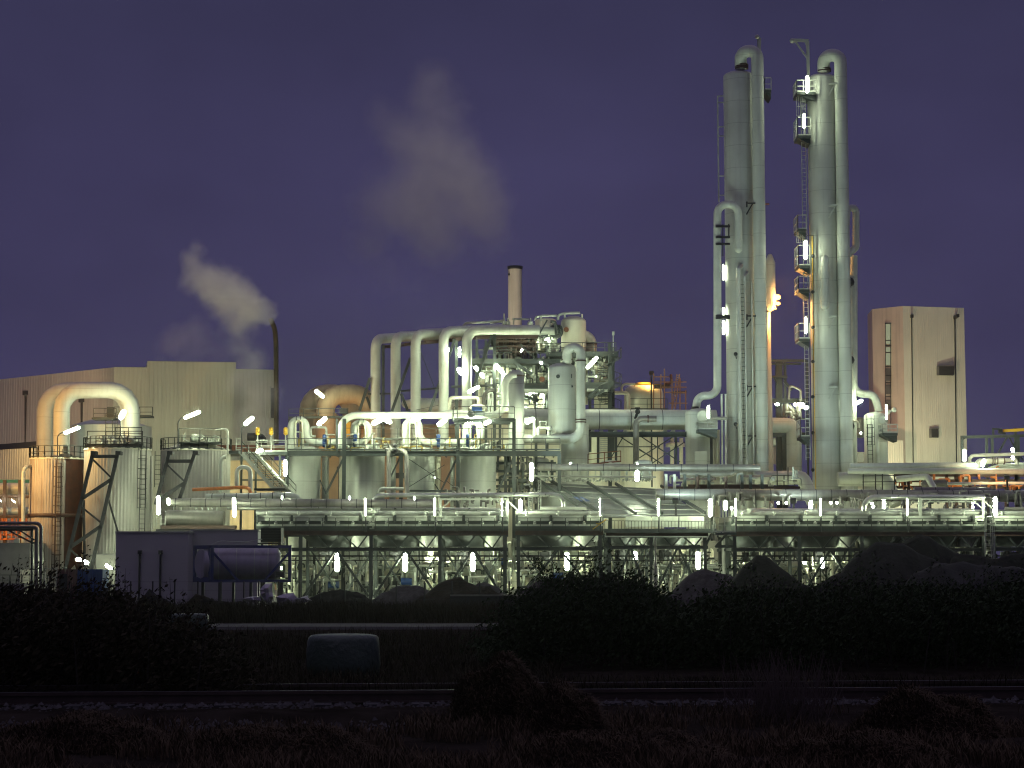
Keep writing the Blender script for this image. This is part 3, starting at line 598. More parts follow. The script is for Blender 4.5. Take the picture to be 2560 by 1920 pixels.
for x0, y0, x1, y1, w in ((859, 1145, 814, 1236, .2), (1001, 1142, 970, 1205, .16), (1143, 1145, 1100, 1232, .18), (1283, 1145, 1243, 1232, .18), (800, 1200, 816, 1236, .12), (1023, 1148, 1112, 1208, .06), (1023, 1217, 1112, 1162, .06), (1087, 1210, 1097, 1226, .12), (1113, 1200, 1145, 1225, .06)):
    b.bar(W(x0, y0, Yd+.3), W(x1, y1, Yd+.3), w)
b.bar(W(1023, 1227, Yd), W(1145, 1228, Yd), .2)
t.p('railing', RAILM).rail([Vector((X(718, 1130, Yd), Yd, zd+.2)), Vector((X(1400, 1130, Yd), Yd, zd+.2))], 1.15, 1.35, .035)
t.p('railing', RAILM).rail([Vector((X(840, 1130, Yd), Yd+3, zd+1.4)), Vector((X(1285, 1130, Yd), Yd+3, zd+1.4))], 1.15, 1.9, .03)
t.p('railing', RAILM).rail([Vector((X(1145, 1130, Yd), Yd-.2, zd+.2)), Vector((X(1285, 1130, Yd), Yd-.2, zd+.2))], 2.1, 1.1, .035)
def clutter(b, n, x0, x1, y0, y1, Y0, Y1, rmin=.05, rmax=.14, vert=.5, L=1.2):
    for i in range(n):
        p = W(random.uniform(x0, x1), random.uniform(y0, y1), random.uniform(Y0, Y1)); r = random.uniform(rmin, rmax)
        k = random.random()
        if k < vert: q = p+Vector((0, 0, random.uniform(.4, L))); b.tube([p, q, q+Vector((random.uniform(-.8, .8), 0, 0))], r, .15, 7, 3)
        elif k < .85: q = p+Vector((random.uniform(-L, L), 0, 0)); b.tube([p, q, q-Vector((0, 0, random.uniform(.2, .8)))], r, .15, 7, 3)
        else: b.ball(p, r*2.2, 8); b.sweep([p-Vector((0, 0, .25)), p+Vector((0, 0, .25))], r*1.3, 8)
b = t.p('deck_valves', HEADER); clutter(b, 60, 725, 1280, 1108, 1126, 185, 189, .05, .12)
b = t.p('deck_valves', mat('brass_fittings', (.4, .3, .08), .5, .5)); clutter(b, 40, 725, 1280, 1114, 1126, 184.5, 188, .04, .09)
# big swan neck loops
Yl = 186
def loop(x0, x1, top, r, path_end, lab, xm=None):
    t = T('swan_neck_pipe', lab, 'pipe', 'swan neck loops on the vessel deck')
    rr = R((x1-x0)/2, Yl)
    t.p('pipe', PIPE).tube([W(x0, 1122, Yl), W(x0, top, Yl), W(x1, top, Yl)]+[W(*p, Yl) for p in path_end], R(r, Yl), [rr, rr, 1.0, 1.0], 16, 8)
    b = t.p('small_pipes', CREAM); xa, xb = x0+(x1-x0)*.22, x0+(x1-x0)*.72
    b.tube([W(xa+3, 1118, Yl-.9), W(xa+3, top+2, Yl-.9), W(xb, top+2, Yl-.9), W(xb+4, 1118, Yl-.9)], R(2.1, Yl), R(9, Yl), 8)
    bd = t.p('clamps', DARK)
    for k in (.35, .62): q = W(x0+(x1-x0)*k, top+1, Yl); bd.sweep([q, q+Vector((.07, 0, 0))], R(r, Yl)+.08, 14)
    return t
loop(728, 765, 1049, 9, [(765, 1107), (900, 1107)], 'swan neck pipe loop on the first vessel by the stair, with thin pipes inside')
loop(884, 922, 1056, 8.5, [(922, 1107), (878, 1107)], 'swan neck pipe loop on the second vessel under the bright lamps')
loop(1013, 1048, 1052, 9, [(1048, 1107), (1110, 1107)], 'swan neck pipe loop on the third vessel, nearest the third dark column')
loop(1163, 1203, 1055, 8.5, [(1203, 1107), (1108, 1107)], 'swan neck pipe loop on the fourth vessel under the valve platform')
for x, lab in ((811, 'blue valve actuator on the pipe between the first loop and the first column'), (888, 'blue valve actuator on the pipe beside the second loop'), (1096, 'blue valve actuator on the pipe after the third loop'), (1170, 'blue valve actuator on the pipe inside the fourth loop')):
    t = T('valve_actuator', lab, 'valve', 'blue valve actuators on the deck pipes')
    p = W(x, 1100, 185.2); t.p('actuator', BLUE).lathe(p.x, 185.2, [(.1, p.z-.1), (.2, p.z-.05), (.2, p.z+.5), (.12, p.z+.55)], 12)
    t.p('valve_body', BLUE).sweep([W(x-4, 1108, 185.6), W(x+4, 1108, 185.6)], .42, 14)
# small white rounded hatches
for i, x in enumerate((935, 1210)):
    t = T('vent_hood', ('pale curved vent hood beside the second swan neck loop', 'pale curved vent hood beside the fourth swan neck loop')[i], 'vent hood', 'curved vent hoods on the deck'); b = t.me(HEADER)
    for k in range(3): b.tube([W(x-12+k*5, 1122, 185), W(x-6+k*5, 1112-k, 185), W(x+8+k*2, 1112-k, 185)], .12, .5, 8)
# overhead manifold
t = banded_pipe('overhead_manifold', 'long overhead manifold pipe crossing above the vessel deck and rising into the slim vessel', [W(850, 1124, 185), W(850, 1038, 185), W(1262, 1038, 185), W(1262, 936, 185), W(1292, 936, 185)], R(9, 185), [1.6, 1.3, 1.2], 0, PIPE, 18)
b = t.p('fat_section', PIPE); b.sweep([W(1112, 1038, 185), W(1124, 1036, 185), W(1160, 1036, 185), W(1172, 1038, 185)], [R(9, 185), R(11.5, 185), R(11.5, 185), R(9, 185)], 18)
b = t.p('flange', GALV); 
for x in (1176, 1184): b.sweep([W(x, 1038, 185), W(x+2, 1038, 185)], R(12, 185), 18)
t = T('valve_platform', 'small upper platform with railings and a valve above the fourth vessel', 'platform', loc=W(1215, 1127, 184))
zp = Z(1050, 184); b = t.p('floor', STEEL); b.box(X(1134, 1050, 184), X(1287, 1050, 184), 183.4, 184.4, zp-.2, zp); b.box(X(1134, 1050, 184), X(1287, 1050, 184), 186.5, 187.4, zp-.2, zp)
t.p('railing', RAILM).rail([Vector((X(1134, 1050, 183.5), 183.5, zp)), Vector((X(1286, 1050, 183.5), 183.5, zp))], 1.25, 1.5)
t.p('side_ladder', RAILM).ladder((X(1137, 1050, 183.4), 183.4, 0), zp-.2, zp+1.1, .5)
t = T('dished_vessel', 'small white vessel with a dished head and blue box on the valve platform', 'vessel')
b = t.p('shell', CREAM); c = W(1194, 1022, 185.5); b.ball(c, R(25, 185), 20, (1, .9, .48)); b = t.p('motor_box', BLUE); b.box(X(1179, 1021, 184.6), X(1205, 1021, 184.6), 184.2, 184.8, Z(1027, 184.6), Z(1016, 184.6)); t.p('valve_wheel', DARK).ball(W(1178, 1035, 184.2), .38, 10)
t = T('white_bridge_pipe', 'bright white pipe bridging over the manifold below a tube lamp', 'pipe'); t.me(CREAM).tube([W(1124, 1035, 185.6), W(1124, 994, 185.6), W(1197, 994, 185.6), W(1197, 1012, 185.6)], R(4.6, 185), R(9, 185), 12)
t = T('small_loop_pipe', 'narrow bent pipe standing beside the dark mast behind the valve platform', 'pipe'); t.me(PIPE).tube([W(1222, 1045, 187), W(1222, 983, 187), W(1231, 983, 187), W(1231, 1045, 187)], .13, .2, 8)
t = T('grey_hook_pipe', 'grey hook shaped pipe behind the dark mast', 'pipe'); t.me(DULL).tube([W(1210, 1040, 190), W(1210, 975, 190), W(1236, 975, 190)], R(5, 190), .8, 12)
# slim vessel V2 and big vessel V3
t = T('slim_vessel', 'slim upright vessel with a rounded cap beside the valve platform', 'vessel', loc=(W(1292, 1000, 187).x, 187, zd))
c = W(1291, 1000, 187); r = R(20, 187); t.p('shell', CLAD).lathe(c.x, 187, domed(r, Z(1128, 187), Z(942, 187), .0)[:2]+[(r, Z(942, 187)), (r*.98, Z(938, 187)), (r*.8, Z(930, 187)), (r*.4, Z(926, 187)), (.01, Z(925, 187))], 32)
t.p('cap_ring', BROWN).lathe(c.x, 187, [(r+.01, Z(942, 187)), (r+.06, Z(941, 187)), (r+.06, Z(939, 187)), (r, Z(938, 187))], 32)
t.p('nozzle_flange', GALV).sweep([W(1279, 936, 185.9), W(1283, 936, 185.9)], R(12, 186), 16)
t = T('big_vessel', 'big upright vessel with a swan neck on its top and two round ports', 'vessel', loc=(W(1405, 1000, 189).x, 189, GZ))
c = W(1405, 1000, 189); r = R(35, 189); t.p('shell', CLAD).lathe(c.x, 189, domed(r, Z(1092, 189), Z(922, 189), .42, True), 44)
t.p('skirt', CLAD, label='plain grey supporting cylinder').lathe(W(1437, 1100, 191).x, 191, [(R(35, 191), GZ), (R(35, 191), Z(1060, 191))], 36)
t.p('port', STEEL).sweep([W(1395, 941, 187.55), W(1395, 941, 187.75)], R(5, 188), 14)
t.p('port', STEEL).sweep([W(1430, 966, 187.95), W(1430, 966, 188.2)], R(3, 188), 12)
t.p('small_nozzle', STEEL).bar(W(1429, 935, 187.8), W(1429, 945, 187.8), .08)
t = T('swan_neck_return_pipe', 'thick pipe from the big vessel top down and along to the slim vessel foot', 'pipe')
b = t.p('pipe', PIPE); b.tube([W(1418, 905, 188.5), W(1418, 869, 187), W(1452, 869, 187), W(1452, 1097, 187), W(1296, 1097, 187)], R(11.7, 187), [R(17, 187), R(17, 187), R(30, 187)], 20, 8)
fl = t.p('flange', BROWN)
for a, c_ in ((W(1418, 900, 188.3), (0, 0, 1)), (W(1452, 904, 187), (0, 0, 1)), (W(1452, 1051, 187), (0, 0, 1)), (W(1452, 1057, 187), (0, 0, 1)), (W(1297, 1097, 187), (1, 0, 0))): fl.sweep([a, a+Vector(c_)*.12], R(13.8, 187), 18)
t = T('analyser_frame', 'small white pipe frame and instrument on the deck before the big vessel', 'instrument frame'); b = t.me(HEADER)
b.tube([W(1336, 1090, 186), W(1336, 1047, 186), W(1310, 1047, 186)], .2, 0, 6); b.tube([W(1345, 1088, 185.8), W(1345, 1070, 185.8), W(1372, 1070, 185.8), W(1372, 1088, 185.8)], .17, .2, 8); b.tube([W(1350, 1066, 185.8), W(1350, 1053, 185.8), W(1366, 1053, 185.8), W(1366, 1066, 185.8)], .06, 0, 6); b.ball(W(1374, 1072, 185.6), .3, 8)
# ---------------- five arch pipes ----------------
lab5 = ['farthest of the five tall arch pipes, at the free end of the row', 'second of the five tall arch pipes counted from the free end', 'middle one of the five tall arch pipes', 'fourth of the five tall arch pipes counted from the free end', 'nearest of the five tall arch pipes, running straight to the reactor head']
A5 = [(939, 848, 213, 1105, 836), (989, 842, 210, 1150, 833), (1039, 836, 207, 1220, 826), (1109, 829, 204, 1260, 822), (1167, 825, 200, 1349, 825)]
for i, (x, y, Y, xe, ye) in enumerate(A5):
    t = T('arch_pipe', lab5[i], 'pipe', 'five tall arch pipes')
    Ye = Y+ (0 if i == 4 else 6+2*(4-i))
    b = t.p('pipe', PIPE); b.tube([W(x, 1130, Y), W(x, y, Y), W(xe, ye, Ye)], R(12.6, Y), R(30, Y), 20, 7)
    t.p('saddle_beam', BROWN).bar(W(x+24, y+19, Y), W(xe-4, ye+17, Ye), .3, .35)
t = T('arch_pipe_mast', 'dark steel masts and leaning struts carrying the tall arch pipes', 'support frame', loc=W(1100, 1130, 206))
for x, y, Y in ((958, 862, 213), (1141, 845, 205), (1236, 832, 200)): t.p('mast', STEEL).ibeam(W(x, 1130, Y), W(x, y, Y), .32, .4)
for x0, y0, x1, y1, Y in ((925, 945, 899, 1027, 212.5), (1026, 895, 980, 1028, 208), (1137, 848, 1074, 1028, 204), (1230, 838, 1186, 962, 199.5), (917, 992, 928, 1023, 213), (1003, 985, 1020, 1028, 209), (1052, 880, 1092, 985, 210)): t.p('strut', STEEL).bar(W(x0, y0, Y), W(x1, y1, Y), .3 if x0 != 1052 else .07)
b = t.p('tie_beam', DARK); b.bar(W(920, 985, 212.8), W(980, 984, 212.8), .2); b.bar(W(1000, 978, 211), W(1100, 970, 211), .2); b.bar(W(1130, 967, 205), W(1240, 963, 201), .25); b.bar(W(1040, 1025, 204), W(1340, 962, 204), .05)
# ---------------- rear brown arched duct, pale vessel ----------------
SODUCT = mat('weathered_duct_sheet', (.36, .27, .17), .6, .1, .15, .6, streak=.4)
for i, (x, xr, Y, r, lab) in enumerate(((772, 880, 222, 24, 'rear brown arched duct lit pale green by the tube lamp on its flank'), (813, 926, 215, 24, 'front brown arched duct bending down behind the tall arch pipes'))):
    t = T('brown_arched_duct', lab, 'duct', 'brown arched ducts'); t.me(SODUCT).tube([W(x, 1125, Y), W(x, 985, Y), W(xr, 985, Y+1), W(xr, 1120, Y+1)], R(r, Y), R(44, Y), 22, 5)
t = T('duct_casing', 'brown sheet casing and pipes under the brown arched ducts', 'casing', loc=W(830, 1130, 218)); b = t.p('casing', SODUCT); b.box(X(782, 1100, 216), X(838, 1100, 216), 216.5, 222, Z(1130, 216), Z(1032, 216)); t.p('painted_lamplight', YELL).box(X(862, 1100, 216), X(876, 1100, 216), 216, 216.3, Z(1112, 216), Z(1055, 216)); t.p('window_box', DARK).box(X(853, 1030, 214), X(872, 1030, 214), 212, 212.5, Z(1036, 213), Z(1024, 213))  # yellow strip paints orange-yellow lamplight beside the casing
b = t.p('walkway_railing', RAILM); z = Z(1045, 212); b.rail([W(722, 1045, 212), W(870, 1043, 212)], 1.0, 1.7)
b.bar(W(722, 1046, 212), W(870, 1044, 212), .6, .12); b.bar(W(722, 1046, 212), W(722, 1130, 212), .12)
t = T('pale_saddle_vessel', 'pale horizontal vessel seen between the tall arch pipes', 'vessel'); t.me(CLAD).sweep([W(1004, 1012, 220), W(1008, 1010, 220), W(1052, 1012, 220), W(1190, 1014, 220)], [R(3, 220), R(10, 220), R(17, 220), R(18, 220)], 22)
t = T('small_hook_pipe', 'small orange lit pipe hook behind the blue valves of the first loop', 'pipe'); t.me(PIPE).tube([W(777, 1110, 188), W(777, 1068, 188), W(816, 1068, 188), W(816, 1105, 188)], R(3, 188), R(6, 188), 10)
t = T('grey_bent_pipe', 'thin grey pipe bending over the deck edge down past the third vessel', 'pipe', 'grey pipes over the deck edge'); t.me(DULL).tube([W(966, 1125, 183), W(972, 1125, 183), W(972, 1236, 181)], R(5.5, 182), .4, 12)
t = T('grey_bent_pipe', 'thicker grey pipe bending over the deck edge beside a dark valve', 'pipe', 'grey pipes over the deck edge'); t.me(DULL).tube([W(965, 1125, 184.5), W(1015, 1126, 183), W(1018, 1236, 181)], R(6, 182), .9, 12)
t = T('hand_valve', 'dark hand valve above the thicker grey bent pipe', 'valve'); b = t.me(DARK); b.ball(W(987, 1127, 182.6), .35, 10); b.bar(W(987, 1127, 182.6), W(987, 1114, 182.6), .12); b.ball(W(987, 1114, 182.6), .22, 8)
t = T('short_bent_pipe', 'short lying pipe with a bent end below the two grey bent pipes', 'pipe'); t.me(PIPE).tube([W(1010, 1222, 180), W(948, 1222, 180), W(948, 1234, 180)], R(4, 180), .3, 10)
# ---------------- reactor building (open steel structure) ----------------
t = T('reactor_structure', 'big open steel structure with floors and railings around the reactor', 'process structure', loc=W(1350, 1130, 208))
b = t.p('floor', STEEL)
for x0, x1, yy, th in ((1180, 1400, 903, .5), (1225, 1370, 838, .35), (1368, 1545, 885, .5), (1310, 1385, 967, .8), (1465, 1535, 966, .9), (1310, 1400, 1040, .3)):
    z = Z(yy, 203); b.box(X(x0, yy, 203), X(x1, yy, 203), 203, 213, z-th/2, z+th/2)
for x, y0 in ((1192, 850), (1215, 850), (1250, 840), (1295, 840), (1340, 850), (1368, 840), (1475, 890), (1533, 870)):
    t.p('column', STEEL).ibeam(W(x, 1130, 206), W(x, y0, 206), .3, .3)
b = t.p('braces', STEEL)
for x0, y0, x1, y1, w in ((1283, 905, 1330, 935, .3), (1345, 897, 1375, 918, .3), (1312, 990, 1345, 1003, .3), (1330, 985, 1345, 1003, .3), (1470, 995, 1495, 970, .3), (1470, 1000, 1510, 975, .25), (1340, 850, 1368, 800, .15), (1300, 860, 1330, 890, .12)): b.bar(W(x0, y0, 202.5), W(x1, y1, 202.5), w)
r_ = t.p('railing', RAILM)
for x0, x1, yy in ((1180, 1290, 900), (1340, 1400, 884), (1400, 1540, 882), (1310, 1372, 963), (1468, 1530, 962), (1310, 1370, 1024), (1475, 1525, 1024)): r_.rail([W(x0, yy, 202.8), W(x1, yy, 202.8)], 1.1, 1.2)
b = t.p('dark_equipment_deck', BROWN)
for i in range(16):
    x = 1240+i*6.4; b.box(X(x, 860, 205), X(x+5, 860, 205), 205, 211, Z(886+random.uniform(-6, 6), 205), Z(842+random.uniform(0, 12), 205))
for y in (853, 866, 880): b.bar(W(1238, y, 204.5), W(1342, y, 204.5), .2)
b = t.p('process_piping', HEADER); clutter(b, 80, 1190, 1375, 905, 1022, 204, 209, .07, .22, .55, 2.2); clutter(b, 30, 1365, 1520, 895, 955, 204, 207, .07, .2, .5, 1.8); clutter(b, 30, 1345, 1400, 835, 880, 203, 206, .06, .14, .7, 1.6)
b = t.p('process_piping', STEEL); clutter(b, 45, 1185, 1380, 850, 1022, 203, 209, .05, .12, .5, 2)
b = t.p('back_panels', CREAM, label='cream panels behind the piping'); b.box(X(1195, 960, 210), X(1300, 960, 210), 210, 210.8, Z(1030, 210), Z(906, 210)); b.box(X(1303, 960, 210.5), X(1372, 960, 210.5), 210.5, 211, Z(1030, 210), Z(907, 210)); b.box(X(1374, 960, 210.6), X(1470, 960, 210.6), 210.6, 211, Z(1010, 210), Z(912, 210))
t.p('base_wall', CREAM).box(X(1196, 1100, 217), X(1470, 1100, 217), 217.2, 218, GZ, Z(1028, 217))
t.p('round_hatch', RUST).sweep([W(1355, 948, 201.5), W(1355, 948, 202)], R(7, 202), 16)
b = t.p('reactor_drum', CREAM); c = W(1245, 960, 208); b.lathe(c.x, 208, domed(R(30, 208), Z(1030, 208), Z(922, 208), .2), 30)
b = t.p('cross_pipe', PIPE); b.tube([W(1310, 977, 203), W(1372, 977, 203)], R(5, 203), 0, 12); b.tube([W(1468, 975, 203), W(1528, 978, 203)], R(4, 203), 0, 12)
t = T('reactor_head_vessel', 'domed reactor head with a round port at the top of the open structure', 'vessel', loc=W(1437, 885, 205))
c = W(1434, 830, 205); r = R(31.5, 205); t.p('shell', CREAM).lathe(c.x, 205, domed(r, Z(885, 205), Z(806, 205), .5), 40)
t.p('port', RUST).sweep([W(1415.5, 824, 203.72), W(1415.5, 824, 204)], R(6.5, 204), 16)
b = t.p('inlet_neck', HEADER); b.sweep([W(1349, 828, 203), W(1352, 828, 203), W(1396, 828, 203.6)], [R(12, 203), R(10, 203), R(10, 203)], 16)
b = t.p('inlet_flanges', STEEL)
for x in (1384, 1389, 1394): b.sweep([W(x, 828, 203.4), W(x+2.5, 828, 203.5)], R(17, 203), 18)
b.tube([W(1376, 804, 202.6), W(1388, 804, 202.6), W(1390, 835, 202.6)], .15, .2, 8)
b = t.p('top_pipe', HEADER); b.tube([W(1395, 800, 204), W(1395, 787, 204), W(1414, 783, 204), W(1450, 782, 204)], R(3.4, 204), .4, 10); b.tube([W(1337, 802, 205), W(1340, 792, 205), W(1358, 789, 205), W(1392, 789, 205)], R(3, 204), .3, 10)
for x, y in ((1412, 789), (1455, 789), (1353, 797)): b.tube([W(x, y+6, 203.6), W(x, y-4, 203.6)], R(2.4, 204), 0, 8)
t.p('side_bend', CREAM, label='rounded duct curving down at the back of the head').tube([W(1440, 838, 207), W(1478, 838, 207), W(1478, 886, 207)], R(14, 207), R(24, 207), 18)
b = t.p('ring_joint', BROWN); b.sweep([W(1478, 859, 207), W(1478, 862, 207)], R(15.5, 207), 18)
t = T('roof_pipework', 'thin pale roof pipes and small vents on the reactor roof below the chimney', 'pipe'); b = t.me(HEADER)
b.tube([W(1158, 815, 208), W(1165, 808, 208), W(1225, 805, 208), W(1260, 803, 208)], R(3.2, 208), .3, 8); b.tube([W(1225, 808, 206), W(1262, 800, 206)], R(2.5, 206), 0, 8); b.tube([W(1281, 797, 206), W(1322, 798, 206)], R(2.4, 206), 0, 8)
for x in (1260, 1270, 1284, 1326): b.tube([W(x, 812, 205), W(x, 795 if x != 1260 else 784, 205)], .08, 0, 6)
b.ball(W(1326, 809, 205), .35, 8); b.box(X(1256, 806, 205), X(1276, 806, 205), 205, 206, Z(812, 205), Z(803, 205))
t = T('upper_drum', 'flat topped drum behind the domed reactor head', 'drum'); t.me(CREAM).lathe(W(1364, 820, 209).x, 209, domed(R(27, 209), Z(880, 209), Z(802, 209), .25), 28)
t = T('chimney', 'short thick beige chimney with a dark rim', 'chimney'); Yq = 246
c = W(1287.5, 700, Yq); r = R(17.5, Yq); t.p('stack', CHIM).lathe(c.x, Yq, [(r*1.02, GZ), (r, Z(672, Yq))], 36); t.p('rim', DARK).lathe(c.x, Yq, [(r+.06, Z(674, Yq)), (r+.1, Z(672, Yq)), (r+.1, Z(666, Yq)), (r-.1, Z(666, Yq))], 36); t.p('port', DARK).ball(W(1272, 686, Yq-.6), .16, 8)
# spiral stair tower
t = T('spiral_stair', 'spiral stair tower with thin treads at the end of the reactor structure', 'spiral stair', loc=W(1527, 1130, 203))
t.p('mast', STEEL).bar(Vector((X(1524, 1000, 203), 203, GZ)), W(1524, 858, 203), .38)
b = t.p('treads', STEEL); cx_ = X(1524, 950, 203); rad = R(30, 203)
z0, z1 = Z(1028, 203), Z(890, 203); k = 34
for i in range(k):
    a = i*.38; z = z0+(z1-z0)*i/k; d = Vector((math.cos(a), math.sin(a), 0)); b.bar(Vector((cx_, 203, z))+d*.2, Vector((cx_, 203, z))+d*rad, .3, .06)
b = t.p('handrail', RAILM); prev = None
for i in range(k+1):
    a = i*.38; z = z0+(z1-z0)*i/k+1.0; q = Vector((cx_+rad*math.cos(a), 203+rad*math.sin(a), z))
    if prev: b.bar(prev, q, .07)
    b.bar(q-Vector((0, 0, 1)), q, .04); prev = q
t.p('antenna', HEADER).bar(W(1533, 885, 203), W(1533, 832, 203), .1).bar(W(1533, 838, 203), W(1533, 829, 203), .25)
t = T('sodium_lit_wall', 'wall panel glowing orange behind the spiral stair', 'wall panel'); t.me(CREAM).box(X(1485, 930, 210), X(1521, 930, 210), 210, 210.4, Z(1025, 210), Z(893, 210))
t = T('pale_elbow_pipe', 'fat pale elbow pipe between the big vessel and the spiral stair', 'pipe'); t.me(CREAM).tube([W(1468, 918, 206), W(1503, 918, 206), W(1507, 962, 206)], R(8.5, 206), R(14, 206), 16)
# ---------------- yellow lit tank with scaffold ----------------
t = T('domed_cream_tank', 'cream domed tank lit orange from above beside the scaffold', 'storage tank', loc=W(1608, 1170, 214))
c = W(1609, 1000, 214); r = R(49, 214); t.p('shell', CREAM).lathe(c.x, 214, domed(r, GZ, Z(988, 214), .42)[:2]+[(r, Z(984, 214)), (r*.93, Z(972, 214)), (r*.7, Z(964, 214)), (r*.3, Z(960, 214)), (.02, Z(959, 214))], 44)
b = t.p('top_ring', YELL); b.bar(W(1568, 961, 211), W(1650, 961, 211), .12); b.bar(W(1585, 966, 211), W(1590, 958, 211), .1); b.lathe(c.x, 214, [(r*.36, Z(961, 214)), (r*.36, Z(957, 214)), (.01, Z(957, 214))], 20)
t.p('railing', RAILM).rail([W(1568, 1024, 209), W(1668, 1024, 209)], 1.2, 2)
SCAF = mat('rusty_scaffold_tube', (.30, .15, .08), .6, 0, .25, 3)
t = T('scaffold', 'orange lit scaffold frame with a slanting ladder beside the domed cream tank', 'scaffold', loc=W(1675, 1030, 212))
b = t.p('frame', SCAF); Yq = 210
for x, y0 in ((1634, 934), (1652, 936), (1661, 922), (1680, 948), (1700, 945), (1714, 975)): b.bar(W(x, 1024, Yq), W(x, y0, Yq), .13)
for x0, x1, y in ((1633, 1672, 942), (1633, 1716, 955), (1655, 1716, 968), (1660, 1716, 981), (1672, 1718, 1008)): b.bar(W(x0, y, Yq), W(x1, y, Yq), .12)
t.p('deck', BROWN).bar(W(1636, 967, Yq+.5), W(1675, 966, Yq+.5), .8, .4).bar(W(1680, 981, Yq+.5), W(1716, 981, Yq+.5), .8, .2)
b = t.p('slanting_ladder', SCAF); b.bar(W(1699, 935, 209.6), W(1688, 1022, 209.6), .12); b.bar(W(1692, 935, 209.6), W(1681, 1022, 209.6), .1)
for i in range(16): y = 938+i*5.3; b.bar(W(1699-(y-935)*.126, y, 209.6), W(1692-(y-935)*.126, y, 209.6), .06)
t = T('brown_elbow', 'brown pipe elbow standing up through the scaffold', 'pipe'); t.me(RUST).tube([W(1661, 960, 211), W(1676, 960, 211), W(1679, 952, 211), W(1677, 936, 211)], R(3.5, 211), .3, 10)
for lab, pts, r in (('pale pipe folded over the front of the domed cream tank, higher one', [(1554, 985), (1554, 960), (1588, 960)], 3), ('fat pale pipe arching down beside the domed cream tank', [(1528, 982), (1571, 982), (1572, 1030)], 5)):
    t = T('pale_arched_pipe', lab, 'pipe'); t.me(CREAM).tube([W(x, y, 209) for x, y in pts], R(r, 209), .5, 10)
# ---------------- the great horizontal pipe and its trestle ----------------
t = banded_pipe('main_header_pipe', 'very thick horizontal grey pipe running behind the big vessel towards the tall columns', [W(1298, 1048, 198), W(1790, 1050, 199)], R(25.5, 198), 0, 3.3, CLAD, 32)
t = T('main_header_bend', 'thick grey pipe with a bend turning down in the gap between the tall columns', 'pipe'); t.me(CLAD).tube([W(1870, 1062, 206), W(1985, 1064, 206), W(1986, 1190, 206)], R(19, 206), R(18, 206), 22)
t = T('relief_valve', 'black relief valve on top of the thick horizontal pipe', 'valve'); b = t.me(BLACK); b.ball(W(1594, 1029, 194.5), .28, 10); b.bar(W(1594, 1029, 194.5), W(1588, 1047, 194.8), .2); b.bar(W(1594, 1029, 194.5), W(1594, 1019, 194.5), .15); b.bar(W(1588, 1020, 194.5), W(1600, 1020, 194.5), .12)
t = T('branch_pipe', 'grey branch pipe leaving the thick horizontal pipe and turning straight down', 'pipe'); b = t.p('pipe', DULL); b.tube([W(1641, 1047, 194.3), W(1590, 1046, 194.3), W(1590, 1172, 194.3)], R(7.6, 194), R(17, 194), 16); t.p('flange', BROWN).sweep([W(1622, 1047, 194.3), W(1618, 1047, 194.3)], R(9.5, 194), 16)
t = T('pipe_trestle', 'green steel trestle with crossed braces under the thick horizontal pipe', 'trestle', loc=W(1600, 1160, 196))
b = t.p('beam', STEEL); b.ibeam(W(1468, 1086, 195.5), W(1716, 1086, 195.5), .4, .55); b.ibeam(W(1468, 1086, 200), W(1716, 1086, 200), .4, .5); b.bar(W(1545, 1117, 195.6), W(1650, 1117, 195.6), .1)
for x in (1495, 1522, 1540, 1690, 1644): t.p('leg', STEEL).bar(W(x, 1170, 196), W(x, 1088, 196), .25 if x != 1644 else .1)
b = t.p('cross_braces', STEEL)
for x0, y0, x1, y1 in ((1548, 1090, 1655, 1160), (1598, 1145, 1686, 1090), (1602, 1091, 1700, 1155), (1624, 1162, 1712, 1105), (1596, 1123, 1640, 1150), (1558, 1092, 1524, 1150)): b.bar(W(x0, y0, 195.8), W(x1, y1, 195.8), .11)
b = t.p('pipe_shoes', HEADER); 
for x in (1478, 1500, 1535, 1560, 1605, 1660, 1680): b.box(X(x, 1078, 196), X(x+8, 1078, 196), 196, 198, Z(1083, 196), Z(1075, 196))
t = T('steel_stair', 'short run of steel steps below the thick horizontal pipe', 'steps'); b = t.me(GALV)
for i in range(11): b.bar(W(1500, 1092+i*4.8, 199), W(1521, 1092+i*4.8, 199), .35, .06)
b.bar(W(1499, 1090, 199), W(1499, 1145, 199), .1); b.bar(W(1522, 1090, 199), W(1522, 1145, 199), .1)
t = T('bright_cream_wall', 'bright cream wall lit behind the trestle', 'wall'); t.me(CREAM).box(X(1466, 1120, 218), X(1600, 1120, 218), 218, 219, GZ, Z(1090, 218))
t = T('small_domed_tank', 'small pale tank with a ring beam behind the trestle end', 'tank'); b = t.me(CREAM); b.lathe(W(1688, 1120, 216).x, 216, domed(R(24, 216), Z(1117, 216), Z(1110, 216), .2)+[], 24); b.tube([W(1680, 1170, 216), W(1680, 1095, 216)], R(5, 216)); b.tube([W(1703, 1170, 216), W(1703, 1095, 216)], R(5, 216))
for i, (x, w, y0) in enumerate(((1350, 22, 1142), (1525, 26, 1150), (1608, 22, 1148))):
    t = T('low_dome', ('low rounded tank top behind the rack pipe beside the big vessel skirt', 'low rounded tank top peeping over the rack pipe under the steps', 'low rounded tank top beside the lowest end of the branch pipe')[i], 'tank', 'low rounded tank tops'); t.me(CLAD).lathe(W(x, y0, 190).x, 190, domed(R(w, 190), Z(1200, 190), Z(y0+8, 190), .3), 28)
t = T('brown_handrail', 'rusty handrail with posts in front of the low rounded tank tops', 'railing'); t.me(RUST).rail([W(1470, 1163, 189), W(1552, 1155, 189)], 1.1, 1.6, .04)

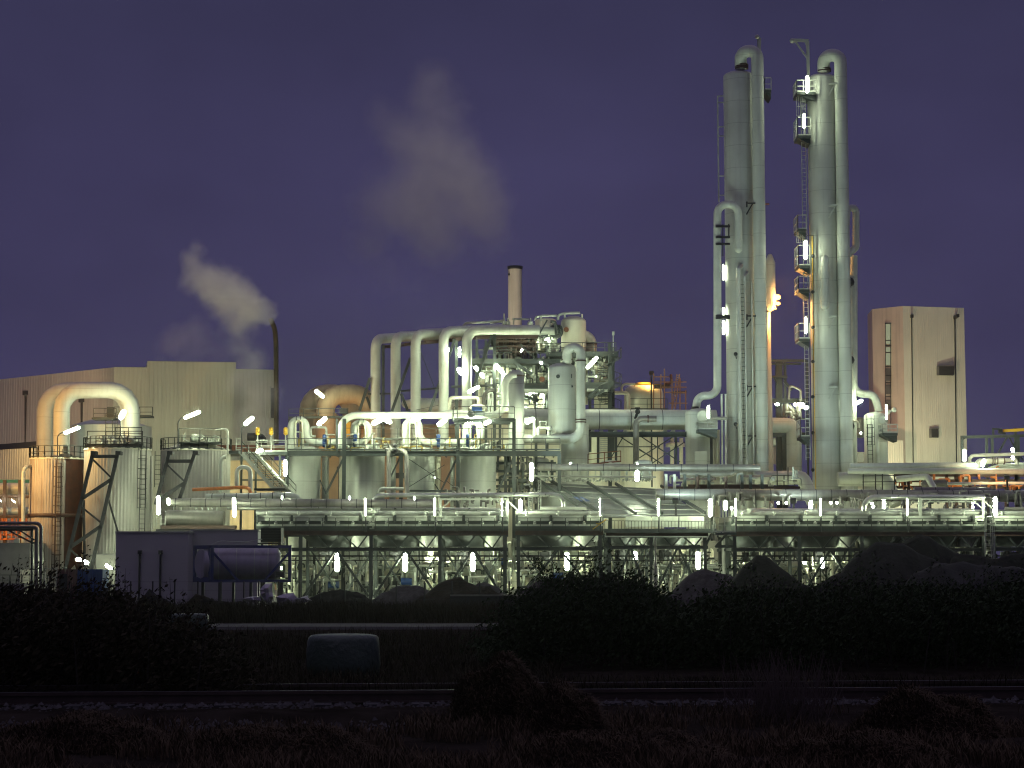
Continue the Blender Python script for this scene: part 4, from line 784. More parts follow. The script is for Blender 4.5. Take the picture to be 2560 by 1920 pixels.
t = T('brown_process_building', 'brownish plain building behind the swan neck loops', 'building', loc=W(960, 1480, 228))
t.p('wall', SODUCT).box(X(780, 1200, 226), X(1146, 1200, 226), 226, 236, GZ, Z(1064, 226)); t.p('roof_edge', DULL).box(X(779, 1200, 226), X(1147, 1200, 226), 225.8, 236.2, Z(1064, 226)+.003, Z(1060, 226))
t.p('low_wing', SODUCT).box(X(560, 1200, 226), X(779, 1200, 226), 227, 236, GZ, Z(1150, 226)); t.p('window', DARK).box(X(986, 1180, 226), X(1010, 1180, 226), 225.9, 225.98, Z(1196, 226), Z(1182, 226))
# ---------------- the two tall columns ----------------
Yc1 = 200
def caged_platform(t, x0, x1, yfloor, yrail, Y, legs=False):
    z = Z(yfloor, Y); h = Z(yrail, Y)-z
    b = t.p('platform', STEEL); b.box(X(x0, yfloor, Y), X(x1, yfloor, Y), Y-1.3, Y+1.5, z-.28, z)
    b.prism([(X(x0+3, yfloor, Y), Y-1, z-.28), (X(x1, yfloor, Y), Y-1, z-.28), (X(x1, yfloor, Y), Y-1, z-.9)], (0, 2.2, 0))
    t.p('railing', GALV).rail([(X(x0, yfloor, Y), Y+1.4, z), (X(x0, yfloor, Y), Y-1.25, z), (X(x1, yfloor, Y), Y-1.25, z)], h, .8, .04)
t = T('tall_column', 'tall grey column on the reactor side, with a swan neck top and a hooked pipe on its flank', 'distillation column', 'two tall columns', loc=(W(1848, 180, Yc1).x, Yc1, GZ))
c = W(1846, 180, Yc1); r = R(38.5, Yc1); xc = c.x
t.p('shell', CLAD).lathe(xc, Yc1, domed(r, GZ, Z(192, Yc1), .35), 48)
t.p('swan_neck_riser', CLAD).tube([W(1852, 172, Yc1-.6), W(1852, 128, Yc1-1.4), W(1893, 128, Yc1-2), (X(1893, 128, Yc1-2), Yc1-2, GZ)], R(15.5, Yc1), R(20.5, Yc1), 22, 8)
b = t.p('flange', BROWN); z = Z(177, Yc1); x = X(1852, 170, Yc1)
for dz in (0, .18, .36): b.lathe(x, Yc1-.8, [(R(17, Yc1), z+dz), (R(17, Yc1), z+dz+.12)], 24)
t.p('rear_shell', CLAD, label='narrower shell with a chamfered top').lathe(X(1925, 650, 204), 204, [(R(3, 204), Z(778, 204)), (R(13, 204), Z(760, 204)), (R(13, 204), Z(657, 204)), (R(5, 204), Z(636, 204)), (.01, Z(635, 204))], 28)
b = t.p('hooked_pipe', PIPE); b.tube([W(1846, 622, 197.4), W(1846, 511, 197.4), W(1793.5, 511, 197.4), W(1793.5, 989, 197.4), W(1744, 989, 197.4), W(1740, 1024, 197.4)], R(10, 197), [R(25, 197), R(25, 197), R(28, 197), R(22, 197)], 18, 8)
b.ball(W(1846, 622, 197.4), R(10, 197), 14)
for x, y0, w in ((1846, 672, 6), (1861, 690, 3.5), (1879, 700, 2)):
    b = t.p('side_pipe', PIPE); b.tube([Vector((X(x, y0, 197.5), 197.5, GZ)), W(x, y0, 197.5)]+([W(x+8, y0-8, 198.6)] if w > 3 else []), R(w, 197), .3, 10)
t.p('ladder', DARK).ladder((X(1857, 800, 197), 197.4, 0), Z(1150, 197), Z(700, 197), .45)
b = t.p('guide_rod', GALV); b.bar(Vector((X(1797, 500, 199), 199, Z(505, 199))), W(1794, 240, 199), .14)
for y in (240, 256, 317, 340, 440, 488): b.bar(W(1795, y, 199), W(1810, y, 199.5), .1)
b = t.p('brackets', DARK)
for y in (508, 790, 966, 1090): b.bar(W(1868, y, 197.6), W(1890, y, 197.6), .14); b.bar(W(1866, y+28, 197.8), W(1882, y, 197.8), .14); b.bar(W(1867, y-4, 197.8), W(1867, y+10, 197.8), .16)
for y in (566, 593, 610, 790, 795): b.bar(W(1790, y, 196.9), W(1824, y, 197.4), .22)
for y in (885, 1060): b.ball(W(1839, y, 197), .22, 8); b.bar(W(1839, y, 197), W(1841, y+12, 197), .1)
b.bar(W(1807, 560, 196.9), W(1807, 640, 196.9), .1); b.bar(W(1822, 560, 197), W(1822, 596, 197), .12)
caged_platform(t, 1908, 1924, 232, 202, 200.5); b = t.p('lit_edge_line', GALV); b.bar(Vector((X(1909, 640, 201), 201, Z(640, 201))), W(1908, 195, 201), .12)  # added pale rod draws the lit edge along the column
b = t.p('top_davit', HEADER); b.bar(W(1898, 130, 200), W(1899, 96, 200), .3); b.bar(W(1899, 97, 200), W(1893, 93, 200), .2); b.ball(W(1893, 92, 199.8), .25, 8); b.bar(W(1895, 130, 200), W(1894, 94, 200), .1)
t.p('stub', RUST).bar(W(1912, 510, 200), W(1923, 510, 200), .14)
t = T('tall_column', 'tall grey column on the far-tower side, with a ladder, small platforms and a davit at its top', 'distillation column', 'two tall columns', loc=(W(2055, 180, Yc1).x, Yc1, GZ))
c = W(2054, 190, Yc1); xc = c.x; r = R(37.5, Yc1)
t.p('shell', CLAD).lathe(xc, Yc1, domed(r, GZ, Z(200, Yc1), .4), 48)
t.p('swan_neck_riser', CLAD).tube([W(2059, 180, Yc1-.4), W(2059, 138, Yc1-1), W(2101, 138, Yc1-1.6), (X(2101, 138, Yc1-1.6), Yc1-1.6, GZ)], R(16, Yc1), R(21, Yc1), 22, 8)
b = t.p('flange', BROWN); z = Z(182, Yc1); x = X(2059, 180, Yc1)
for dz in (0, .2): b.lathe(x, Yc1-.5, [(R(17.5, Yc1), z+dz), (R(17.5, Yc1), z+dz+.12)], 24)
b = t.p('davit', HEADER); b.bar(W(2021, 190, 199), W(2019, 103, 199), .3); b.bar(W(2021, 102, 199), W(1980, 100, 199), .28); b.bar(W(2019, 147, 199), W(1988, 103, 199), .16); b.bar(W(2012, 104, 199), W(2019, 118, 199), .12); b.ball(W(1981, 102, 199), .3, 8)
for a in ((1988, 2036, 237, 208), (1990, 2022, 345, 300), (1990, 2011, 578, 543), (1992, 2020, 668, 618), (1992, 2019, 728, 695), (1993, 2020, 850, 812), (1997, 2020, 1093, 1050)): caged_platform(t, *a, 199.4)
lad = t.p('ladder', GALV); lad.ladder((X(2012, 500, 199), 199.2, 0), Z(1150, 199), Z(240, 199), .45)
for y0, y1 in ((290, 243), (607, 578)):
    for k in range(5): lad.bar(W(1992+k*4.5, y0, 198.5+.2*(k % 3)), W(1992+k*4.5, y1, 198.5+.2*(k % 3)), .05)
    for y in (y0, (y0+y1)/2): lad.bar(W(1992, y, 198.5), W(2010, y, 198.5), .05)
b = t.p('capsule_duct', CLAD); b.tube([W(2062.5, 764, 197.6), W(2062.5, 648, 197.6)], R(10.5, 198), 0, 16); b.ball(W(2062.5, 648, 197.6), R(10.5, 198), 16); b.ball(W(2062.5, 764, 197.6), R(11, 198), 16)
b = t.p('hooked_pipe', PIPE); b.tube([W(2112, 625, 202), W(2118, 520, 202), W(2140, 520, 202.5), W(2140, 618, 202.5), W(2116, 640, 202)], R(9, 202), R(11, 202), 16)
b = t.p('side_pipe', PIPE); b.tube([W(2134, 640, 203), W(2134, 984, 203), W(2186, 986, 203), W(2198, 1030, 203)], R(10, 203), [R(26, 203), R(22, 203)], 16)
b = t.p('side_pipe', PIPE); b.tube([Vector((X(2129, 680, 201.5), 201.5, GZ)), W(2129, 690, 201.5)], R(7, 201), 0, 12)
b = t.p('brackets', HEADER)
for y in (210, 515, 792, 969): b.bar(W(2072, y, 197.8), W(2093, y-2, 197.6), .2); b.bar(W(2072, y+28, 197.8), W(2087, y+2, 197.7), .16)
b = t.p('brackets', DARK)
for y in (705, 900, 1065): b.ball(W(2125, y, 201), .5, 8); b.bar(W(2125, y-12, 201), W(2125, y+14, 201), .22)
for y in (640, 730, 818, 904, 992, 1082, 1175): b.ball(W(2032, y, 198.1), .2, 8)
b = t.p('conduit', YELL); b.bar(Vector((X(2031, 590, 198), 198.2, GZ)), W(2030, 590, 198.2), .07); b = t.p('conduit', DARK); b.bar(W(2033, 1175, 198.2), W(2033, 588, 198.2), .07); b.bar(W(2018, 588, 198.6), W(2033, 588, 198.2), .07)
# base bends
t = T('mitred_bend_pipe', 'fat pipe with a mitred elbow at the foot of the tall column carrying the davit', 'pipe', 'mitred elbows by the columns'); t.me(CLAD).tube([W(2095, 1198, 194), W(2212, 1198, 194), W(2242, 1262, 193)], R(18, 194), R(14, 194), 20, 2)
t = T('mitred_bend_pipe', 'fat pipe with a mitred elbow turning down in the gap between the tall columns', 'pipe', 'mitred elbows by the columns'); t.me(CLAD).tube([W(1885, 1196, 195), W(2006, 1194, 195), W(2034, 1256, 194)], R(18, 194), R(14, 194), 20, 2)
t = T('scaffold_rail', 'thin dark scaffold rails around the mitred elbow by the davit column', 'scaffold', 'scaffold rails round the elbows'); b = t.me(DARK)
for x in (2158, 2189, 2206, 2236): b.bar(W(x, 1225, 192), W(x, 1172, 192), .1)
for y in (1178, 1190, 1205): b.bar(W(2156, y, 192), W(2238, y-1, 192), .08)
t = T('scaffold_rail', 'thin dark scaffold rails around the mitred elbow in the gap between the columns', 'scaffold', 'scaffold rails round the elbows'); b = t.me(DARK)
for x in (1925, 1943, 1960, 1970, 1987): b.bar(W(x, 1224, 192), W(x, 1168 if x in (1943, 1970) else 1188, 192), .1)
for y in (1189, 1203, 1216): b.bar(W(1920, y, 192), W(1989, y-1, 192), .08)
# ---------------- knock out drums W1, W2 ----------------
t = T('round_topped_drum', 'upright drum with a brilliantly lit round manhole under the hooked pipe end', 'drum', 'upright drums beside the tall columns', loc=(X(1752, 1050, 196), 196, GZ))
r = R(34, 196); c = W(1747, 1060, 196); t.p('shell', CLAD).lathe(c.x, 196, domed(r, GZ, Z(1034, 196), .38), 36); t.p('manhole', HEADER).sweep([W(1757, 1040, 193.9), W(1757, 1040, 194.7)], R(14, 195), 22)
t.p('inlet_flange', DARK).lathe(W(1739, 1020, 197.4).x, 197.4, [(R(11, 197), Z(1024, 197)), (R(11, 197), Z(1016, 197))], 20); t.p('name_panel', CLAD).box(X(1738, 1150, 193.5), X(1768, 1150, 193.5), 193.9, 194.2, Z(1165, 194), Z(1128, 194))
caged_platform(t, 1742, 1790, 1075, 1058, 193.6)
t.p('standpipe', DARK).bar(Vector((X(1778, 1160, 194), 194, GZ)), W(1778, 1090, 194), .28)
b = t.p('side_arm', GALV); b.tube([W(1774, 1046, 194), W(1816, 1046, 196)], .18, 0, 8); b.bar(W(1774, 1050, 193.8), W(1774, 1010, 193.8), .12)
t = T('ribbed_column', 'short ribbed pale column squeezed between the drum and the tall column', 'column'); t.me(CREAM).lathe(X(1788, 1090, 199), 199, [(R(10, 199), GZ), (R(10, 199), Z(1075, 199))], 40, False, .06)
for x in (1808, 1814):
    t = T('thin_pipe', 'thin upright pipe at the edge of the tall column, '+('outer one' if x < 1810 else 'inner one'), 'pipe', 'thin upright pipes by the column'); t.me(PIPE).tube([Vector((X(x-4, 1000, 196), 196, GZ)), W(x-4 if x < 1810 else x, 985, 196)], R(2.6, 196), 0, 8)
t = T('round_topped_drum', 'upright drum with a caged ladder and a brilliantly lit manhole before the pale tower', 'drum', 'upright drums beside the tall columns', loc=(X(2190, 1050, 202), 202, GZ))
r = R(29, 202); c = W(2189, 1060, 202); t.p('shell', CLAD).lathe(c.x, 202, domed(r, GZ, Z(1042, 202), .42), 36); t.p('manhole', HEADER).sweep([W(2205, 1049, 199.8), W(2205, 1049, 200.8)], R(10, 201), 20); t.p('caged_ladder', DARK).ladder((X(2177, 1100, 199), 199.4, 0), Z(1165, 199), Z(1060, 199), .5, cage=True)
caged_platform(t, 2200, 2238, 1084, 1063, 199.8); b = t.p('standpipe', PIPE); b.tube([Vector((X(2192, 1100, 200), 200.1, GZ)), W(2192, 1085, 200.1)], R(6, 200), 0, 12)
b = t.p('instrument', HEADER); b.prism([W(2217, 1026, 199.7), W(2232, 1024, 199.7), W(2220, 1038, 199.7)], (0, .2, 0)); b.ball(W(2235, 1025, 199.7), .3, 8); b.bar(W(2216, 1012, 199.9), W(2218, 1056, 199.9), .16)
t = T('small_gooseneck', 'small white gooseneck pipe between the column and the caged ladder drum', 'pipe'); t.me(CREAM).tube([W(2128, 1052, 200), W(2146, 1052, 200), W(2147, 1070, 200)], R(3, 200), .4, 8); 
t = T('dark_drum', 'dark round bottomed drum with a lit window strip below beside the caged ladder drum', 'drum', loc=(X(2150, 1100, 206), 206, GZ)); t.p('shell', DULL).lathe(X(2150, 1060, 206), 206, domed(R(12, 206), Z(1088, 206), Z(1050, 206), .6, True), 20); b = t.p('hut_wall', CREAM); b.box(X(2135, 1130, 207), X(2162, 1130, 207), 207, 209, GZ, Z(1130, 207)); t.p('lit_window', LITWIN).box(X(2138, 1130, 206.8), X(2160, 1130, 206.8), 206.85, 206.95, Z(1154, 206.9), Z(1133, 206.9))
# ---------------- structures seen in the gap ----------------
t = T('gap_framework', 'dark steel framework with crossbeams seen between the two tall columns', 'steel framework', loc=W(1960, 1160, 216))
b = t.p('columns', STEEL)
for x, w in ((1944, .9), (1951, .6), (1962, .5), (2017, .35)): b.bar(Vector((X(x, 1000, 216), 216, GZ)), W(x, 900, 216), w*.6)
b = t.p('beams', STEEL)
for x0, x1, y, w in ((1929, 2016, 902, .3), (1929, 2003, 910, .2), (1929, 1968, 942, .25), (1928, 2020, 1002, .5), (1922, 2020, 1087, .5), (1985, 2020, 1047, .2)): b.bar(W(x0, y, 215.6), W(x1, y, 215.6), w)
b.bar(W(1960, 953, 215.4), W(1980, 975, 215.4), .3); b.bar(W(1935, 945, 215.4), W(1945, 960, 215.4), .2); b.bar(W(1959, 1090, 215), Vector((X(1959, 1090, 215), 215, GZ)), .4)
b = t.p('pipes', DULL); b.tube([W(1972, 998, 213), W(1973, 968, 213), W(1980, 965, 213), W(2002, 975, 213), W(2002, 1045, 213)], .14, .3, 8); b.tube([W(1970, 1015, 213), W(1983, 1030, 213), W(1984, 1048, 213)], .35, .3, 8); b.tube([W(1962, 1042, 213), W(1965, 1020, 213), W(1963, 1010, 213)], .4, .3, 8); clutter(b, 14, 1965, 2010, 1035, 1050, 212, 214, .08, .2)
t = T('pinkish_wall', 'brownish wall with a lit hatch low in the gap between the tall columns', 'wall'); b = t.me([PINK, LITWIN]); b.box(X(1924, 1130, 222), X(1965, 1130, 222), 222, 222.5, Z(1160, 222), Z(1100, 222)); b.m = 0
t = T('lit_window_hut', 'small lit window box low in the gap between the tall columns', 'hut'); b = t.p('frame', HEADER); b.box(X(1931, 1110, 218), X(1950, 1110, 218), 218, 219, Z(1116, 218), Z(1094, 218)); t.p('lit_pane', LITWIN).box(X(1934, 1110, 217.9), X(1947, 1110, 217.9), 217.9, 217.96, Z(1112, 218), Z(1098, 218))
# ---------------- pale tower ----------------
t = T('pale_tower', 'tall pale windowless tower block with drainpipes and a lit stairwell strip', 'tower building', loc=W(2300, 1480, 262))
k0, k1, k2 = W(2257, 765, 250), W(2410, 770, 252), W(2180, 773, 254.5)
t.p('front_wall', WHITE).cwall(k0.xy, k1.xy, GZ, (k0.z, k1.z), .3, .02)
t.p('side_wall', PINK, label='pinkish side wall with the stairwell strip').prism([(k2.x, k2.y, GZ), (k0.x-.003, k0.y, GZ), (k0.x-.003, k0.y, k0.z), (k2.x, k2.y, k2.z)], (.5, 6, 0))
t.p('roof', CONC).prism([(k0.x, k0.y+.1, k0.z-.4), (k1.x, k1.y+.1, k0.z-.4), (k1.x, k1.y+.1, k1.z-.1), (k0.x, k0.y+.1, k0.z-.1)], (-.5, 8, 0))
def on_front(px, py): u = (px-2257)/153; return W(px, py, 250+2*u-.12)
for x, y0 in ((2279, 795), (2387, 797)):
    b = t.p('drainpipe', DARK); b.bar(on_front(x, y0), on_front(x+4, 1165), .13); b.box(on_front(x, y0).x-.16, on_front(x, y0).x+.16, 249.6, 250.2+(x-2257)/80, on_front(x, y0).z, on_front(x, y0).z+.4)
for (xa, xb, ya, yb) in ((2342, 2382, 917, 938), (2323, 2344, 1073, 1094)):
    p, q = on_front(xa, yb), on_front(xb, ya); b = t.p('louvre_window', DARK); b.box(p.x, q.x, p.y-.25, p.y+.6, p.z, q.z); b.m = 0
    t.p('louvre_frame', DULL).box(p.x-.05, p.x+.25, p.y-.33, p.y-.26, p.z-.05, q.z+.05).box(p.x+.26, q.x+.05, p.y-.33, p.y-.26, q.z, q.z+.08)
def on_side(px, py): u = (2257-px)/77; return W(px, py, 250+4.5*u-.1)
b = t.p('stairwell_window', LITWIN)
for ya, yb in ((810, 850), (852, 860), (868, 880), (883, 913), (921, 938), (940, 952), (962, 985), (1000, 1023)):
    pp = [on_side(2214.5, yb), on_side(2225.5, yb), on_side(2225.5, ya), on_side(2214.5, ya)]; 
    if ya > 915: continue
    b.prism(pp, (0, -.06, 0))
b = t.p('dim_stairwell_window', DULL)
for ya, yb in ((921, 938), (940, 952), (962, 985), (1000, 1023), (1005, 1055)):
    b.prism([on_side(2214.5, yb), on_side(2225.5, yb), on_side(2225.5, ya), on_side(2214.5, ya)], (0, -.05, 0)) if (ya, yb) != (1005, 1055) else None
b = t.p('window_frame', DARK)
for x in (2213.5, 2226.5): b.bar(on_side(x, 807)-Vector((0, .05, 0)), on_side(x, 1060)-Vector((0, .05, 0)), .07)
for y in (809, 851, 864, 881, 916, 939, 957, 992): b.bar(on_side(2213, y)-Vector((0, .08, 0)), on_side(2227, y)-Vector((0, .08, 0)), .1)
t = T('low_white_annex', 'pale annex wall at the foot of the tower', 'building'); t.me(WHITE).cwall(W(2212, 1100, 246).xy, W(2258, 1100, 247).xy, GZ, Z(1100, 246), .35, .04)
# ---------------- mast with sodium floods ----------------
t = T('floodlight_mast', 'tall mast with three blazing orange floodlights in the gap between the tall columns', 'floodlight mast', loc=Vector((X(1925, 1100, 205), 205, GZ)))
t.p('pole', PINK).sweep([Vector((X(1927.5, 1100, 205), 205, GZ)), W(1921.5, 780, 205)], [.32, .2], 14)
b = t.p('head_ring', DULL); b.bar(W(1917, 776, 205), W(1929, 776, 205), .5, .2); b.bar(W(1922, 776, 205), W(1941, 772, 205), .12); b.bar(W(1938, 774, 205), W(1938, 752, 205), .12)
for x, y, s in ((1941, 743, .36), (1931, 757, .38), (1927, 771, .3), (1945, 759, .2)):
    h = t.p('floodlight', LAMPS); h.ball(W(x, y, 204.6), s, 10, (1.3, .6, .9))
t.light('POINT', W(1936, 757, 203.8), 5200, SOD, .6); t.light('POINT', W(1926, 800, 203.6), 900, SOD, .3)
# ---------------- edge of the picture: crane beam, frames, pipes ----------------
t = T('crane_gantry', 'grey green steel gantry with a yellow crane beam at the frame edge', 'crane gantry', loc=W(2500, 1160, 200))
b = t.p('frame', STEEL)
b.bar(W(2402, 1093, 200), W(2620, 1088, 200), .28, .3)
for x in (2405, 2466, 2480, 2538, 2545): b.bar(Vector((X(x, 1130, 200), 200, GZ)), W(x, 1092 if x != 2538 else 1070, 200), .26)
b.bar(W(2483, 1092, 200), W(2483, 1072, 200), .2); b.bar(W(2480, 1072, 200), W(2505, 1073, 200), .16); b.bar(W(2518, 1093, 200), W(2496, 1132, 200), .18); b.bar(W(2522, 1093, 200), W(2558, 1152, 200), .14); b.bar(W(2405, 1100, 200), W(2414, 1093, 200), .15)
b = t.p('crane_beam', YELL); b.bar(W(2507, 1077, 199.6), W(2620, 1071, 199.6), .2, .3); b = t.p('hoist', BLACK); b.box(X(2498, 1080, 199), X(2506, 1080, 199), 199, 199.6, Z(1082, 199), Z(1075, 199)); b.bar(W(2500, 1082, 199), W(2514, 1084, 199), .2)
t = T('bent_pale_pipe', 'thin peach lit pipe with a bend above the fat necked pipe at the frame edge', 'pipe'); t.me(PIPE).tube([W(2424, 1162, 196), W(2424, 1139, 196), W(2640, 1132, 196)], R(4.4, 196), .5, 12)
t = T('necked_pipe', 'fat peach lit pipe with a dark banded neck at the frame edge', 'pipe'); b = t.me([PIPE, BROWN]); b.tube([W(2442, 1172, 195.5), W(2446, 1154, 195.5), W(2478, 1152, 195.5)], R(8, 195), R(10, 195), 14); b.sweep([W(2478, 1152, 195.5), W(2500, 1152, 195.5), W(2514, 1151, 195.5), W(2540, 1149, 195.5)], [R(7, 195), R(8.5, 195), R(6, 195), R(5, 195)], 14); b.tube([W(2530, 1150, 195.5), W(2542, 1150, 195.5), W(2542, 1162, 195.5)], R(4.5, 195), .3, 10)
b.m = 1
for x in (2480, 2485, 2492, 2509): b.sweep([W(x, 1152, 195.5), W(x+1.5, 1152, 195.5)], R(9.6, 195), 14)
t = T('peach_vessel', 'long peach lit vessel lying under the necked pipe', 'vessel'); t.me(PIPE).sweep([W(2472, 1172, 196.5), W(2500, 1168, 196.5), W(2640, 1164, 196.5)], [R(4, 196), R(9, 196), R(12, 196)], 18)
t = T('long_grey_vessel', 'long grey round ended duct lying in front of the pale tower foot, upper one', 'duct', 'long ducts before the tower'); b = t.me(CLAD); b.sweep([W(2125, 1166, 193), W(2432, 1164, 193), W(2439, 1165, 193), W(2443, 1166, 193)], [R(8, 193), R(8.5, 193), R(7, 193), R(3, 193)], 18)
t = T('long_grey_vessel', 'long grey duct lying in front of the pale tower foot, lower and longer one', 'duct', 'long ducts before the tower'); b = t.me(CLAD); b.sweep([W(2120, 1178, 192), W(2480, 1178, 192), W(2640, 1180, 192)], [R(7.5, 192), R(7.5, 192), R(6.5, 192)], 18)
t = T('small_elbow_pipe', 'small banded pipe with an elbow dropping onto the rack beyond the mitred elbow', 'pipe'); b = t.me([PIPE, DARK]); b.tube([W(2243, 1198, 190), W(2285, 1194, 189), W(2318, 1192, 188), W(2336, 1222, 187)], R(8, 189), R(10, 189), 14, 3); b.m = 1; b.sweep([W(2297, 1193.5, 188.7), W(2299, 1193.5, 188.7)], R(9.5, 189), 14)
t = T('dark_drum', 'dark round drum behind the small banded elbow pipe', 'drum'); t.me(DULL).sweep([W(2306, 1215, 192), W(2312, 1212, 192), W(2362, 1210, 192), W(2370, 1212, 192)], [R(7, 192), R(12, 192), R(12, 192), R(5, 192)], 18)
t = T('thin_rack_pipe', 'thin pale pipe running to the frame edge under the long ducts', 'pipe'); t.me(PIPE).tube([W(2368, 1209, 190), W(2640, 1207, 190)], R(3.6, 190), 0, 10)
t = T('back_pipe_rack', 'brown cluttered pipe rack with orange lit pipework under the long ducts', 'pipe rack', loc=W(2400, 1240, 196))
b = t.p('frame', BROWN)
for y in (1188, 1202, 1218): b.bar(W(2236, y, 196), W(2640, y, 196), .3)
for x in (2270, 2366, 2390, 2424, 2514, 2540, 2260, 2540): b.bar(Vector((X(x, 1200, 196), 196, GZ)), W(x, 1180, 196), .3)
b = t.p('pipework', ORNG); clutter(b, 46, 2245, 2558, 1190, 1222, 194, 197, .05, .15, .3, 1.2)
# ---------------- rack roof pipes ----------------
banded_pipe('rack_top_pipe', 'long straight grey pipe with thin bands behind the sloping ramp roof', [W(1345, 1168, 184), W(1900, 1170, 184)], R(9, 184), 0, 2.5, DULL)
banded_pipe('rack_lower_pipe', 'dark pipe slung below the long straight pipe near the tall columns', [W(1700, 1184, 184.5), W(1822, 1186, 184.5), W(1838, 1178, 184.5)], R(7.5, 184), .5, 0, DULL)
t = T('pipe_supports', 'row of stubby steel frames carrying the long straight pipe', 'pipe supports', loc=W(1780, 1240, 184))
for x in (1665, 1686, 1712, 1742, 1772, 1855, 1876, 1905):
    b = t.p('stub_frame', GALV if x in (1665, 1686) else STEEL); b.bar(Vector((X(x, 1200, 184), 184, Z(1245, 184))), W(x, 1186, 184), .28)
b = t.p('cross_beams', BROWN)
for x0, x1, y in ((1700, 1790, 1197), (1720, 1920, 1214), (1655, 2000, 1219), (1850, 1930, 1190)): b.bar(W(x0, y, 184.2), W(x1, y, 184.2), .22)
for x in (1744, 1815): b.lathe(X(x, 1200, 183.6), 183.6, [(R(6, 184), Z(1222, 184)), (R(3, 184), Z(1212, 184)), (R(5, 184), Z(1192, 184))], 12)
t.p('pipework', HEADER); clutter(t.parts[-1][1], 40, 1660, 2000, 1196, 1218, 185, 188, .06, .14, .4, 1.2)
t.p('cabinets', CREAM).box(X(1718, 1210, 187), X(1744, 1210, 187), 187, 188, Z(1214, 187), Z(1203, 187)).box(X(1748, 1210, 187), X(1776, 1210, 187), 187, 188, Z(1214, 187), Z(1200, 187)).box(X(1780, 1210, 187), X(1815, 1210, 187), 187, 188, Z(1214, 187), Z(1202, 187))
banded_pipe('rack_trunk_pipe', 'very long thick purplish banded pipe along the rack before the tall columns', [W(1640, 1236, 179), W(2650, 1241, 179)], R(14.5, 179), 0, 1.42)
banded_pipe('rack_trunk_pipe_end', 'short banded pipe section lying just above the thick banded pipe below the long ducts', [W(2285, 1227, 181), W(2475, 1228, 181)], R(9.5, 181), 0, 1.3)
# ---------------- sloping ramp roof ----------------
t = T('ramp_roof', 'sloping panelled grey roof with diagonal steel ribs over the middle of the cooler rack', 'sloping roof', loc=W(1550, 1300, 178))
pa, pb_, pc, pd_ = W(1345, 1206, 188), W(1652, 1222, 188), W(1762, 1290, 172.5), W(1475, 1292, 172.5)
pl = W(1340, 1240, 184)
b = t.p('panels', GREYROOF); nn = (pb_-pa).cross(pd_-pa).normalized()*.12
b.prism([pa, pb_, pc, pd_], nn); b.prism([pa, pd_, pd_-Vector((0, 0, .8)), W(1345, 1292, 188)], (-.15, 0, 0))
b = t.p('lap_joints', HEADER)
for u in (.14, .33, .5, .67, .84, .99): b.bar(pa.lerp(pd_, u)-nn*1.2 if nn.z < 0 else pa.lerp(pd_, u)+nn*1.2, pb_.lerp(pc, u)-nn*1.2 if nn.z < 0 else pb_.lerp(pc, u)+nn*1.2, .07)
nz_ = nn if nn.z > 0 else -nn
for u in (0, .1, .4, .63, 1.0):
    b = t.p('rib', STEEL)
    b.bar(pa.lerp(pb_, u)+nz_*2.4, pd_.lerp(pc, u)+nz_*2.4, .16, .26)
t.p('sign_plate', BLUE).prism([pa.lerp(pd_, .55)+nz_*3+Vector((.6, 0, 0)), pa.lerp(pd_, .55)+nz_*3+Vector((1.5, 0, 0)), pa.lerp(pd_, .68)+nz_*3+Vector((1.7, 0, 0)), pa.lerp(pd_, .68)+nz_*3+Vector((.8, 0, 0))], nz_*.05)
t = T('valve_row', 'row of small lit valves and stub pipes along the top edge of the sloping roof', 'valves', loc=W(1480, 1205, 187)); 
b = t.p('header', GALV); b.tube([W(1330, 1190, 187), W(1640, 1193, 187)], R(2, 187), 0, 8); b = t.p('stubs', HEADER)
for i in range(15):
    x = 1352+i*19.5; b.tube([W(x, 1188, 187.3), W(x, 1177, 187.3)], R(random.choice((1.4, 2.4)), 187), 0, 8)
v = t.p('valves', HEADER)
for i in range(34):
    x = 1352+i*8.2+random.uniform(-2, 2); v.ball(W(x, 1199+random.uniform(-2, 3), 187), random.uniform(.1, .2), 8); v.bar(W(x, 1200, 187), W(x+random.uniform(-3, 3), 1205, 187), .08)
